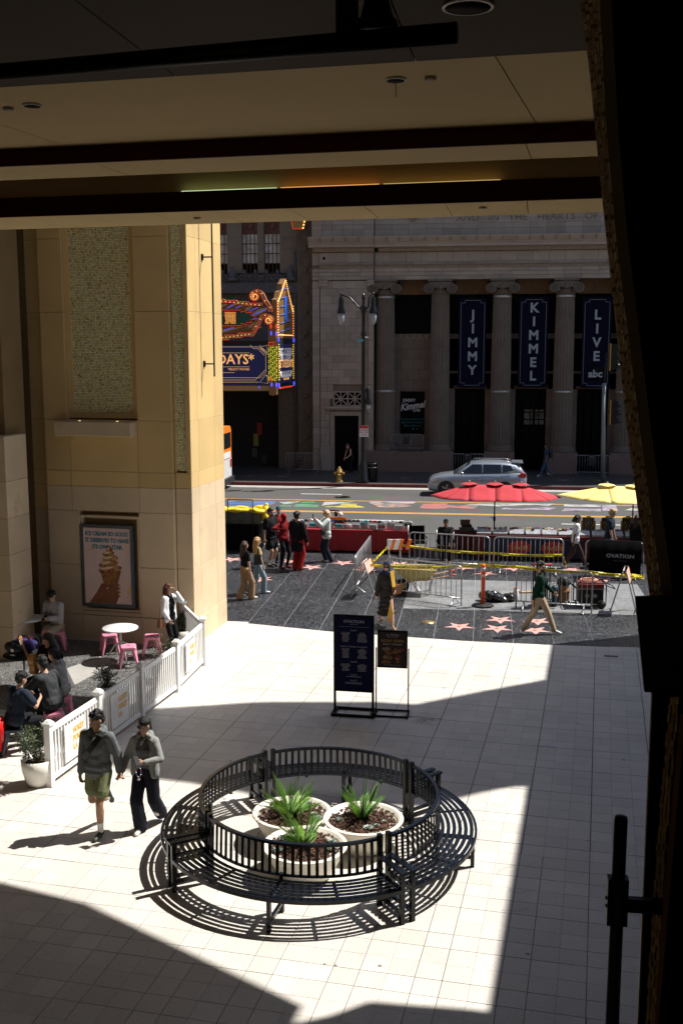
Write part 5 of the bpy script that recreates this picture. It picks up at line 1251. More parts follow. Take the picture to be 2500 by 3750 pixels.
barrier(zset(atY(1032, 1085, 57.9), .02), zset(atY(1112, 1085, 57.9), .02), 'steel barrier in front of the dark doors under the JIMMY banner', 'steel_dim', 13, 1.1, gf)
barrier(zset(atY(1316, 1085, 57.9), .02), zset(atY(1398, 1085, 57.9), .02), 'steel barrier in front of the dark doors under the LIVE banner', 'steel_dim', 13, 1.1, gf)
mat('notice', (.02, .02, .022), .5); 
for (px, py, Y, lab) in ((933, 1006, FY - .09, 'small black notice on the plinth barrier under the show poster'), (1073, 1052, 57.86, 'small dark notice on the barrier under the JIMMY banner'), (1358, 1055, 57.86, 'small dark notice on the barrier under the LIVE banner'), (689, 1054, 57.14, 'small dark notice on the barrier left of the stage door')):
    v = atY(px, py, Y); t = empty('notice_board', v, 0, lab, 'sign', 'notices on the far barriers'); MB().b2((-.17, -.01, -.33), (.17, .01, .25)).build('board', 'notice', t)
    text('lettering', 'NO', .13, 'letter_grey', t, (0, -.012, .14)); text('lettering', 'ENTRY', .09, 'line_grey', t, (0, -.012, .0))

# ------------------------------------------------------------------ striped barricades, caution tape, delineator
mat('orange_refl', (.75, .16, .03), .5); mat('white_refl', (.7, .68, .66), .5); mat('galv', (.38, .38, .38), .45, metal=.6); mat('tape_yellow', (.72, .60, .02), .4, var=.08); mat('tape_black', (.015, .015, .01), .5, var=0); mat('orange_post', (.85, .12, .03), .4)
def barricade(foot, rz, lab, h=1.0, L=.62):
    t = empty('folding_barricade', foot, rz, lab, 'barricade', 'striped folding barricades')
    for x in (-L / 2, L / 2):
        for s_ in (-1, 1): MB().tube([(x, s_ * .34, 0), (x, s_ * .03, h)], .018, n=6, smooth=False).build('leg', 'galv', t)
    MB().tube([(-L / 2, -.31, .10), (L / 2, -.31, .10)], .014, n=6).build('stretcher', 'galv', t); MB().tube([(-L / 2, .31, .10), (L / 2, .31, .10)], .014, n=6).build('stretcher', 'galv', t)
    ang = math.atan2(.31, h)
    for s_ in (-1, 1):
        bd = empty('striped_board', (0, s_ * .085, h * .84), 0, parent=t); bd.rotation_euler = (s_ * ang, 0, 0)
        MB().b2((-L / 2 - .05, -.012, -.15), (L / 2 + .05, .012, .15)).build('panel', 'white_refl', bd)
        for k in range(3):
            x = -L / 2 + .02 + k * .24
            MB().prism([(x, -.15), (x + .10, -.15), (x + .2, .15), (x + .10, .15)], -.0145, .0145, None, 'y').build('stripe', 'orange_refl', bd)
    return t
barricade(gz(905, 1312), .15, 'striped folding barricade at the back left corner of the work area holding caution tape', 1.0, .34)
barricade(gz(840, 1368), 1.45, 'striped folding barricade leaning at the left end of the work area beside the hijab woman')
barricade(gz(1432, 1405), 1.38, 'striped folding barricade on long legs at the right end of the work area', 1.15)
def tape(pts, lab, wd_=.075, txt=None):
    t = empty('caution_tape', pts[0], 0, lab, 'tape', 'yellow caution tapes')
    mb = MB(); P = [Vector(p) for p in pts]; Q = []
    for a, b in zip(P, P[1:]):
        for k in range(8):
            u = k / 8; sag = -.05 * 4 * u * (1 - u) * min(1, (b - a).length / 3); Q.append(a.lerp(b, u) + Vector((0, 0, sag)))
    Q.append(P[-1])
    for i, (a, b) in enumerate(zip(Q, Q[1:])):
        tw = lambda k: .02 * sin(k * 1.3)
        A = [a + Vector((0, tw(i), -wd_ / 2)), b + Vector((0, tw(i + 1), -wd_ / 2)), b + Vector((0, -tw(i + 1), wd_ / 2)), a + Vector((0, -tw(i), wd_ / 2))]
        mb.add([v - P[0] for v in A] + [v - P[0] + Vector((0, .002, 0)) for v in A], [(0, 1, 2, 3), (7, 6, 5, 4), (0, 4, 5, 1), (2, 6, 7, 3)], None, True)
    mb.build('ribbon', 'tape_yellow', t)
    if txt:
        for a, b in zip(P, P[1:]):
            L = (b - a).length; n = int(L / .62); rz = math.atan2(b.y - a.y, b.x - a.x); sl = math.atan2(b.z - a.z, math.hypot(b.x - a.x, b.y - a.y))
            for k in range(n):
                u = (k + .5) / n; sag = -.05 * 4 * u * (1 - u) * min(1, L / 3); p = a.lerp(b, u) + Vector((0, -.026, sag)) - P[0]
                text('lettering', 'CAUTION', .085, 'tape_black', t, p, rot=(pi / 2, -sl, rz), depth=.001, sx=1.1)
    return t
def tz(px, py, y): return atY(px, py, y)
yB, yD = gz(886, 1368).y, gz(938, 1300).y; yC = gz(1182, 1397).y
tape([tz(896, 1248, yD + .3), tz(941, 1255, yD + .02), tz(1128, 1271, yD - .3), tz(1292, 1275, yD - .5)], 'long yellow caution tape along the back barriers', txt=True)
tape([tz(843, 1297, yB + .1), tz(890, 1300, yB - .05), tz(1060, 1301, yB - .5), tz(1108, 1297, yC + .2), tz(1184, 1302, yC - .05), tz(1355, 1314, yC - .3), tz(1430, 1322, yC - .1), tz(1478, 1327, yC + .5)], 'long yellow caution tape printed CAUTION along the front barriers', txt=True)
tape([tz(846, 1297, yB + .2), tz(894, 1250, yD + .2)], 'short caution tape joining the two left barricades')
tape([tz(1434, 1318, yC + .05), tz(1478, 1324, yC + .5)], 'short loop of caution tape at the right barricade')
tape([tz(1292, 1276, yD - .5), tz(1297, 1292, yD - .5), tz(1303, 1305, yD - .6)], 'loose end of caution tape hanging from the back right barrier')
t = empty('delineator_post', gz(1108, 1392), 0, 'orange plastic delineator post with white bands on a black base', 'traffic post')
MB().lathe([(.055, .05), (.055, .85), (.06, .86), (.06, .92), (.055, .93), (.055, 1.10), (.05, 1.12)], n=18).build('tube', 'orange_post', t)
for z in (.80, .96): MB().lathe([(.0575, z), (.0575, z + .085)], n=18).build('band', 'white_refl', t)
MB().lathe([(.29, 0), (.29, .04), (.20, .06), (.07, .075)], n=8, smooth=False).build('base', 'black_soft', t)

# ------------------------------------------------------------------ tools inside the work area
mat('barrow_yellow', (.50, .40, .14), .55, var=.2, scale=4, dark=(.25, .22, .16), dscale=4, dthr=.55); mat('rubber', (.02, .018, .015), .8); mat('wood_handle', (.42, .26, .13), .6); mat('red_grip', (.5, .05, .04), .5)
wb = gz(922, 1362)
t = empty('wheelbarrow', wb, .06, 'dirty yellow wheelbarrow with its wheel to the left', 'wheelbarrow')
MB().tube([(0, -.05, .20), (0, .05, .20)], [.20, .20], n=24).build('wheel', 'rubber', t)
MB().tube([(0, -.055, .20), (0, .055, .20)], [.10, .10], n=16).build('wheel_hub', 'barrow_yellow', t)
top = [(-.22, -.34), (.95, -.36), (.95, .36), (-.22, .34)]; bot = [(.12, -.2), (.72, -.22), (.72, .22), (.12, .2)]
mb = MB()
mb.add([(x, y, .72 + .03 * (x < 0)) for x, y in top] + [(x, y, .40) for x, y in bot], [(0, 1, 5, 4), (1, 2, 6, 5), (2, 3, 7, 6), (3, 0, 4, 7), (4, 5, 6, 7)])
mb.add([(x * .97 + .01, y * .95, .715 + .03 * (x < 0)) for x, y in top] + [(x, y * .95, .415) for x, y in bot], [(0, 4, 5, 1), (1, 5, 6, 2), (2, 6, 7, 3), (3, 7, 4, 0), (4, 7, 6, 5)])
mb.build('tray', 'barrow_yellow', t); MB().tube([(x, y, .725 + .03 * (x < 0)) for x, y in top + top[:1]], .016, n=6).build('tray_rim', 'barrow_yellow', t)
for s_ in (-1, 1):
    MB().tube([(-.05, s_ * .08, .20), (.15, s_ * .18, .37), (.8, s_ * .27, .46), (1.45, s_ * .31, .60)], .02, n=6).build('handle', 'wood_handle', t)
    MB().tube([(1.30, s_ * .30, .568), (1.48, s_ * .312, .607)], .025, n=8).build('grip', 'red_grip', t)
    MB().tube([(.25, s_ * .2, .40), (.50, s_ * .24, .02), (.75, s_ * .26, .02), (.85, s_ * .27, .46)], .016, n=6).build('leg', 'galv', t)
mat('bag_black', (.010, .010, .011), .22, spec=.7)
bm_ = gz(1140, 1380); mb = MB(); random.seed(2)
t = empty('rubbish_bag', bm_, .1, 'crumpled black plastic rubbish bag lying beside the orange post', 'bag')
for i in range(14):
    a = random.uniform(0, 2 * pi); r = random.uniform(0, .3); R_ = Quaternion((random.random(), random.random(), random.random()), random.uniform(0, 3)).to_matrix()
    mb.ell((r * cos(a) * 1.3, r * sin(a) * .6, random.uniform(.07, .15)), (random.uniform(.12, .24), random.uniform(.10, .18), random.uniform(.07, .13)), n=7, k=5, smooth=False, R=R_)
o = mb.build('bag_film', 'bag_black', t); rm = o.modifiers.new('r', 'REMESH'); rm.mode = 'VOXEL'; rm.voxel_size = .022
# generator
mat('gen_red', (.16, .03, .025), .5); mat('hose_pink', (.55, .26, .18), .6)
t = empty('generator', gz(1352, 1392), .06, 'black open-frame generator with a coiled hose on top', 'generator')
for y in (-.28, .28): MB().tube([(-.38, y, .08), (-.38, y, .62), (-.34, y, .68), (.34, y, .68), (.38, y, .62), (.38, y, .08), (-.38, y, .08)], .018, n=6).build('frame_tube', 'black_metal', t)
for x in (-.37, .37): MB().tube([(x, -.28, .66), (x, .28, .66)], .018, n=6).build('frame_tube', 'black_metal', t)
MB().b2((-.30, -.22, .12), (.02, .22, .50)).build('engine', 'black_soft', t); MB().b2((.04, -.20, .12), (.33, .20, .48)).build('alternator', 'black_soft', t); MB().b2((-.33, -.24, .52), (.33, .24, .64)).build('tank', 'gen_red', t)
MB().b2((-.36, -.25, .505), (.36, -.235, .525)).build('trim', 'steel', t)
for x in (-.1, .1): MB().lathe([(.06, 0), (.06, .02), (.03, .03)], n=12).build('dial', 'steel_dim', t, (x, -.23, .33)).rotation_euler = (pi / 2, 0, 0)
for y in (-.3, .3): MB().tube([(.26, y - .03, .11), (.26, y + .03, .11)], [.11, .11], n=16).build('wheel', 'rubber', t)
MB().tube([(.40, -.2, .6), (.62, -.2, .52), (.62, .2, .52), (.40, .2, .6)], .014, n=6).build('handle', 'black_metal', t)
mb = MB(); P = [(.24 * cos(a) * (1 - a * .012), .17 * sin(a) * (1 - a * .012), .69 + .012 * sin(a * 2.3) + a * .0012) for a in [k * .35 for k in range(80)]]
hs = mb.tube([(x - .03, y, z + .012) for x, y, z in P], .016, n=6).build('coiled_hose', 'hose_pink', None); hs.location = t.location; hs.rotation_euler.z = .06; tag(hs, 'pale pink coiled air hose lying on the generator', 'hose')
# shop vacuum: orange drum on wheels with dark head and hose
mat('vac_orange', (.45, .20, .08), .45); mat('vac_blue', (.02, .07, .09), .4)
t = empty('shop_vacuum', gz(1292, 1384), 0, 'orange drum vacuum cleaner with a black head and hose', 'vacuum')
MB().lathe([(.15, .06), (.17, .10), (.165, .28), (.18, .30), (.18, .33), (.16, .35), (.15, .48), (.16, .5)], n=20).build('drum', 'vac_orange', t); MB().lathe([(.17, .50), (.18, .56), (.12, .66), (.10, .70), (.03, .72)], n=18).build('head', 'black_soft', t)
MB().tube([(.17, 0, .55), (.34, -.02, .42), (.40, -.1, .2), (.30, -.2, .05), (0, -.3, .03), (-.3, -.3, .03)], .028, n=8).build('hose', 'rubber', t)
for a in (0, 2.1, 4.2): MB().ell((.15 * cos(a), .15 * sin(a), .03), .03).build('castor', 'rubber', t)
# floor grinder: tall black machine with red bar and wheels, behind the man in green
t = empty('floor_grinder', gz(1250, 1394), .1, 'black upright floor grinder with red handlebar behind the man in green', 'machine')
MB().lathe([(.22, .03), (.24, .1), (.24, .22), (.16, .26)], (-.08, -.05, 0), n=20).build('grinding_head', 'black_soft', t); MB().b2((-.2, -.08, .26), (.06, .18, .75)).build('motor_housing', 'black_metal', t)
MB().b2((-.3, -.1, .72), (-.02, .1, 1.02)).build('control_box', 'black_soft', t)
for s_ in (-1, 1): MB().tube([(s_ * .22 - .07, .2, .15), (s_ * .22 - .07, .22, 1.1)], .018, n=6).build('upright', 'black_metal', t); MB().tube([(s_ * .27 + .05, .2, .13), (s_ * .32 + .05, .2, .13)], [.13, .13], n=16).build('wheel', 'rubber', t)
MB().tube([(-.34, .22, 1.1), (.2, .22, 1.1)], .022, n=8).build('handlebar', 'red_grip', t)
MB().tube([(.2, 0, .9), (.32, -.05, .75), (.38, -.05, .45), (.34, -.1, .2), (.2, -.2, .05)], .025, n=8).build('hose', 'rubber', t)
t = empty('dust_canister', gz(1272, 1392), 0, 'slim teal canister standing beside the grinder', 'canister')
MB().lathe([(.09, 0), (.09, .45), (.1, .46), (.1, .5), (.05, .56)], n=16).build('body', 'vac_blue', t); MB().tube([(-.06, 0, .56), (-.04, 0, .62), (.04, 0, .62), (.06, 0, .56)], .012, n=6).build('handle', 'black_soft', t)
mat('jug', (.55, .56, .57), .3)
t = empty('spray_bottle', gz(1183, 1380), 0, 'white plastic jug standing behind the front right barrier', 'bottle')
MB().lathe([(.085, 0), (.09, .02), (.09, .22), (.04, .29), (.04, .33)], n=16).build('body', 'jug', t); MB().lathe([(.045, .33), (.045, .37)], n=12).build('cap', 'orange_refl', t)
t = empty('timber_board', gz(1200, 1362), .25, 'short pale timber board lying on the work floor', 'board')
MB().b2((-.35, -.06, .0), (.35, .06, .04)).build('plank', 'wood_handle', t); MB().b2((-.2, -.12, .045), (-.1, .2, .085)).build('plank', 'concrete', t)

# ------------------------------------------------------------------ vendors on the kerb
mat('cloth_red', (.28, .015, .022), .75, var=.15, scale=3, bump=.2, bscale=12); mat('cloth_wine', (.11, .012, .015), .8, var=.15, scale=3); mat('cloth_navy', (.012, .016, .05), .7, var=.15, scale=3); mat('acrylic', (.35, .36, .38), .15, var=.3, scale=8, spec=.6)
mat('tarp_yellow', (.80, .58, .03), .5, var=.1, scale=4); mat('tarp_grey', (.10, .11, .11), .6, var=.25, scale=3); mat('merch_white', (.75, .76, .78), .3); mat('merch_dark', (.02, .02, .025), .3); mat('merch_teal', (.03, .30, .34), .35); mat('merch_red', (.35, .03, .04), .4); mat('merch_blue', (.06, .10, .35), .4); mat('merch_yellow', (.6, .4, .05), .4); mat('merch_grey', (.3, .31, .32), .3)
def cloth_table(x0, x1, y0, y1, h, lab, m='cloth_red', fold=.03, name='table'):
    t = empty(name, ((x0 + x1) / 2, (y0 + y1) / 2, 0), 0, lab, 'table', 'vendor tables on the kerb')
    W_, D_ = x1 - x0, y1 - y0
    MB().b2((-W_ / 2, -D_ / 2, h - .03), (W_ / 2, D_ / 2, h)).build('top', 'merch_grey', t)
    for sx_ in (-1, 1):
        for sy_ in (-1, 1): MB().tube([(sx_ * (W_ / 2 - .1), sy_ * (D_ / 2 - .1), 0), (sx_ * (W_ / 2 - .1), sy_ * (D_ / 2 - .1), h - .03)], .018, n=6).build('leg', 'galv', t)
    mb = MB(); per = []
    n = int(W_ / .08)
    for k in range(n + 1): per.append((-W_ / 2 + W_ * k / n, -D_ / 2 - .01))
    m_ = int(D_ / .08)
    for k in range(1, m_ + 1): per.append((W_ / 2 + .01, -D_ / 2 + D_ * k / m_))
    for k in range(1, n + 1): per.append((W_ / 2 - W_ * k / n, D_ / 2 + .01))
    for k in range(1, m_): per.append((-W_ / 2 - .01, D_ / 2 - D_ * k / m_))
    N = len(per); vs = []; fs = []
    for r_, z in ((0, h + .006), (1, h * .7), (2, h * .4), (3, .06)):
        for k, (x, y) in enumerate(per):
            o = 1 + (fold * r_ / 3) * (sin(k * 1.1) + .5 * sin(k * 2.7)) * .5; vs.append((x + (x / (W_ / 2)) * fold * r_ * .3 * sin(k * 1.1), y + (1 if y > 0 else -1) * fold * r_ * .5 * (.6 + sin(k * 1.1) * .6), z + (.02 * sin(k * .35) if r_ == 3 else 0)))
    for r_ in range(3):
        for k in range(N): a, b = r_ * N + k, r_ * N + (k + 1) % N; fs.append((a, b, b + N, a + N))
    fs.append(tuple(range(N)))
    mb.add(vs, fs, None, False).build('cloth', m, t); return t
ty = gz(800, 1269).y
tx0, tx1 = atY(664, 1240, ty).x, atY(948, 1240, ty).x
cloth_table(tx0, tx0 + (tx1 - tx0) * .70, ty, ty + .75, .76, 'long vendor table under a bright red cloth covered with trinkets')
cloth_table(tx0 + (tx1 - tx0) * .705, tx1, ty, ty + .75, .76, 'shorter vendor table under red cloth at the right end of the trinket row')
random.seed(31)
GL = 'trinket stacks on the red tables'
cols_ = ['merch_white', 'merch_dark', 'merch_teal', 'merch_red', 'merch_blue', 'merch_grey']
x = tx0 + .08; k = 0
labs = ['stack of small clear boxes with %s model cars on the red table' % c for c in ('white', 'black', 'teal', 'red', 'blue', 'grey')]
while x < tx1 - .1:
    m = cols_[k % 6 if k % 5 else random.randrange(6)]
    t = empty('trinket_stack', (x + .12, ty + random.uniform(.12, .3), .766), random.uniform(-.2, .2), 'boxed %s toys on the red table, %s' % (m.split('_')[1], ('leftmost stack', 'second stack from the left', 'third stack from the left', 'fourth stack from the left', 'fifth stack from the left', 'seventh stack from the right', 'sixth stack from the right', 'stack by the orange sign', 'stack right of the orange sign', 'fifth stack from the right', 'fourth stack from the right', 'third stack from the right', 'second stack from the right', 'rightmost stack', 'end stack', 'last end stack')[min(k, 15)]), 'toys', GL)
    for q in range(random.choice((2, 3))):
        for r_ in range(2): MB().b2((-.13 + r_ * .13, -.08, q * .075), (-.01 + r_ * .13, .10, q * .075 + .07)).build('box', 'acrylic' if q < 1 else random.choice(['acrylic', m]), t)
    for r_ in range(2):
        zz_ = .235
        c = empty('toy_car', (-.06 + r_ * .13, 0, zz_), random.uniform(-.4, .4), parent=t)
        mm = random.choice([m, 'merch_white', 'merch_dark'])
        MB().prism([(-.09, 0), (.09, 0), (.085, .03), (.04, .035), (.02, .065), (-.05, .065), (-.07, .035), (-.09, .03)], -.035, .035, None, 'y').build('body', mm, c)
    x += .29; k += 1
# orange preaching sign behind the table
v = atY(771, 1222, ty + .6)
t = empty('orange_sign', (v.x, ty + 1.0, 0), 0, 'orange hand sign reading Jesus on a pole behind the red table', 'sign')
zs0 = atY(771, 1215, ty + .95).z; zs1 = atY(771, 1188, ty + .95).z
mat('sign_orange', (.75, .27, .02), .5)
MB().b2((-.33, -.03, zs0), (.30, -.005, zs1)).build('board', 'sign_orange', t); MB().tube([(0, 0, 0), (0, 0, zs1 - .02)], .018, n=6).build('pole', 'merch_dark', t); text('lettering', 'Jesus', .24, 'tape_black', t, (-.03, -.034, zs1 - .13), bold=.008)
MB().prism([(-.2, zs0 + .02), (.22, zs0 + .02), (.24, zs0 + .12), (.1, zs0 + .16), (-.12, zs0 + .15), (-.22, zs0 + .10)], -.036, -.03, None, 'y').build('picture', 'merch_blue', t)
t2 = empty('mirror_ball', (v.x + .12, ty + .95, zs1 + .05), 0, 'white glossy figure on top of the orange sign', 'ornament'); MB().ell((0, 0, .05), .08).build('head', 'merch_white', t2); MB().ell((-.16, 0, .06), (.07, .05, .10)).build('body', 'merch_dark', t2)
# second stall: dark red table with clear display cases, price banner
t2y = gz(1220, 1287).y
ax0, ax1 = atY(1092, 1240, t2y).x, atY(1480, 1240, t2y).x
cloth_table(ax0, ax1 + .5, t2y, t2y + .8, .78, 'long vendor table under dark red cloth with clear display cases', 'cloth_wine')
bx0, bx1 = atY(1110, 1260, t2y - .1).x, atY(1338, 1260, t2y - .1).x
t = empty('price_banner', ((bx0 + bx1) / 2, t2y - .09, .1), 0, 'dark blue price banner with red bursts on the second stall', 'banner')
W_ = bx1 - bx0
MB().b2((-W_ / 2, 0, 0), (W_ / 2, .015, .60)).build('cloth', 'cloth_navy', t)
mat('burst_red', (.40, .03, .02), .6); mat('burst_text', (.65, .36, .10), .5)
for cx_, s_ in ((-W_ * .14, '2 for $8'), (W_ * .20, '3 for $10')):
    MB().prism([(cx_ + .36 * cos(a) * (1 + .1 * (q % 2)), .32 + .22 * sin(a) * (1 + .1 * (q % 2))) for q, a in enumerate([2 * pi * j / 18 for j in range(18)])], -.006, 0, None, 'y').build('burst', 'burst_red', t)
    text('lettering', s_, .19, 'burst_text', t, (cx_, -.009, .32), bold=.006, sx=.85)
text('lettering', 'STAR MAPS', .12, 'burst_text', t, (W_ * .1, -.004, .06))
random.seed(12)
GC = 'clear display cases on the second stall'
xs_ = ax0 + .02; k = 0
names = ('with the orange price card at the left end', 'with a dark divider, second from left', 'behind the umbrella pole', 'with purple cards', 'full of white cards in the middle', 'left of the man in white', 'behind the man in white', 'with pale cards right of the man in white', 'beneath the first souvenir rack', 'behind the blond man', 'with yellow cards beneath the second rack', 'at the right end')
while xs_ < ax1 - .2 and k < 12:
    t = empty('display_case', (xs_ + .24, t2y + .30, .79), 0, 'clear plastic display case of souvenirs ' + names[k], 'display case', GC)
    MB().b2((-.23, -.22, 0), (.23, .25, .06)).build('tray', 'merch_grey', t)
    MB().hexa([(-.23, -.22, .06), (.23, -.22, .06), (.23, .25, .06), (-.23, .25, .06), (-.22, -.05, .17), (.22, -.05, .17), (.22, .25, .17), (-.22, .25, .17)]).build('cover', 'acrylic', t)
    for q in range(5):
        MB().box((-.18 + q * .09, random.uniform(-.05, .2), .185), (.075, .10, random.uniform(.02, .06))).build('souvenir', random.choice(['merch_white', 'merch_dark', 'merch_blue', 'merch_red', 'merch_yellow', 'merch_grey']), t)
    xs_ += .52; k += 1
GRK = 'souvenir racks on the second stall'
mat('brass_trinket', (.45, .27, .05), .35, metal=.5)
for px, lab in ((1350, 'tall black souvenir rack left of the blond man'), (1394, 'black souvenir rack half hidden behind the blond man'), (1441, 'tall black souvenir rack right of the blond man')):
    v = atY(px, 1207, t2y + .55); t = empty('souvenir_rack', (v.x, t2y + .55, .79), .2, lab, 'display rack', GRK)
    MB().tube([(0, 0, 0), (0, 0, .3)], .02, n=8).build('stem', 'galv', t); zb_2 = atY(px, 1226, t2y + .55).z - .79; zt_2 = atY(px, 1190, t2y + .55).z - .79
    MB().lathe([(.20, zb_2), (.20, zt_2)], n=8, smooth=False).build('drum', 'merch_dark', t); MB().box((0, -.0, zt_2 + .03), (.14, .03, .07)).build('top_card', 'merch_yellow', t)
    me = MB().box((0, 0, 0), (.035, .015, .07)).build('trinket', 'brass_trinket', t, (.215, 0, zb_2 + .08)).data
    for j in range(5):
        for i in range(14):
            a = 2 * pi * i / 14 + .2 * j
            if sin(a) < .45: inst('trinket', me, t, (.215 * cos(a), .215 * sin(a), zb_2 + .06 + (zt_2 - zb_2 - .1) * j / 5), a)
# small cash table
v = gz(1066, 1275); cloth_table(v.x - .38, v.x + .50, v.y, v.y + .6, .74, 'small cash table under dark red cloth beside the display cases', 'cloth_wine')
t = empty('cash_register', (v.x + .05, v.y + .3, .75), .1, 'black cash register on the small red table', 'register'); MB().b2((-.24, -.2, 0), (.24, .2, .10)).build('drawer', 'merch_dark', t); MB().prism([(-.2, .1), (.2, .1), (.12, .22), (-.2, .16)], -.17, .17, None, 'x').build('keyboard', 'merch_dark', t); MB().b2((-.2, .05, .2), (.12, .09, .38)).build('screen', 'bronze', t)
MB().tube([(0, 0, 0), (0, 0, .62)], .03, n=8).build('pole', 'merch_dark', tag(empty('short_post', atY(1328, 1229, t2y + .2), 0), 'short black post standing behind the second stall', 'post'))
# folding chairs behind the barriers
def camp_chair(p, rz, lab):
    t = empty('folding_chair', p, rz, lab, 'chair', 'black folding chairs by the kerb')
    MB().prism([(-.26, .43), (.26, .43), (.24, .47), (-.24, .47)], -.24, .22, None, 'y').build('seat', 'cloth_black', t); MB().hexa([(-.27, .22, .48), (.27, .22, .48), (.27, .25, .48), (-.27, .25, .48), (-.27, .30, .95), (.27, .30, .95), (.27, .32, .95), (-.27, .32, .95)]).build('backrest', 'cloth_black', t)
    for s_ in (-1, 1):
        MB().tube([(s_ * .27, -.24, 0), (s_ * .27, .25, .62), (s_ * .27, .31, .96)], .013, n=6).build('leg', 'steel', t); MB().tube([(s_ * .27, .26, 0), (s_ * .27, -.25, .62)], .013, n=6).build('leg', 'steel', t)
        MB().tube([(s_ * .27, -.26, .63), (s_ * .27, .26, .63)], .022, n=6).build('armrest', 'cloth_black', t)
    return t
camp_chair(gz(958, 1276), .2, 'black folding chair standing empty right of the red tables')
CH = gz(1022, 1290); camp_chair(CH + Vector((0, .12, 0)), .1, 'black folding chair with the seated vendor')
# left cart: black table, grey tarp block, yellow tarp, wire grid
cv = gz(560, 1268)
t = cloth_table(atY(520, 1250, cv.y).x - 1.2, atY(594, 1250, cv.y).x, cv.y, cv.y + .9, .92, 'black draped cart table at the left by the pier', 'cloth_black', .01)
t = empty('tarp_bundle', (atY(560, 1220, cv.y + .4).x, cv.y + .45, .93), 0, 'grey covered crate on the black cart', 'crate')
MB().b2((-1.6, -.3, 0), (.62, .3, .42)).build('cover', 'tarp_grey', t)
t = empty('yellow_tarp', (atY(560, 1190, cv.y + .4).x, cv.y + .40, 1.35), 0, 'bright yellow tarp bundled on top of the grey crate', 'tarp')
mb = MB(); random.seed(8)
for i in range(26): mb.ell((random.uniform(-1.5, .65), random.uniform(-.33, .2), random.uniform(.02, .09)), (random.uniform(.16, .34), random.uniform(.1, .2), random.uniform(.05, .1)), n=8, k=5, R=Matrix.Rotation(random.uniform(-.7, .7), 3, 'Z'))
for i in range(9): mb.ell((.62 + random.uniform(0, .2), random.uniform(-.3, .1), random.uniform(-.32, .08)), (.10, .10, random.uniform(.12, .22)), n=8, k=5, R=Matrix.Rotation(random.uniform(-.4, .4), 3, 'Y'))
o = mb.build('tarp', 'tarp_yellow', t); rm = o.modifiers.new('r', 'REMESH'); rm.mode = 'VOXEL'; rm.voxel_size = .03
gx_ = atY(524, 1200, cv.y - .12).x; gx2 = atY(581, 1200, cv.y - .12).x; gz1_ = atY(550, 1147, cv.y - .12).z
t = empty('wire_grid', (gx_, cv.y - .12, 0), 0, 'black wire grid display panel standing before the yellow tarp', 'display grid')
for x_ in (0, gx2 - gx_): MB().tube([(x_, 0, .0), (x_, 0, gz1_)], .016, n=6).build('upright', 'black_metal', t)
MB().tube([(0, 0, gz1_), (gx2 - gx_, 0, gz1_)], .016, n=6).build('top_bar', 'black_metal', t)
n_ = 12
for k in range(1, n_): MB().tube([((gx2 - gx_) * k / n_, 0, 1.0), ((gx2 - gx_) * k / n_, 0, gz1_)], .004, n=4).build('wire', 'black_metal', t)
for k in range(9): MB().tube([(0, .004, 1.0 + (gz1_ - 1.0) * k / 9), (gx2 - gx_, .004, 1.0 + (gz1_ - 1.0) * k / 9)], .004, n=4).build('wire', 'black_metal', t)
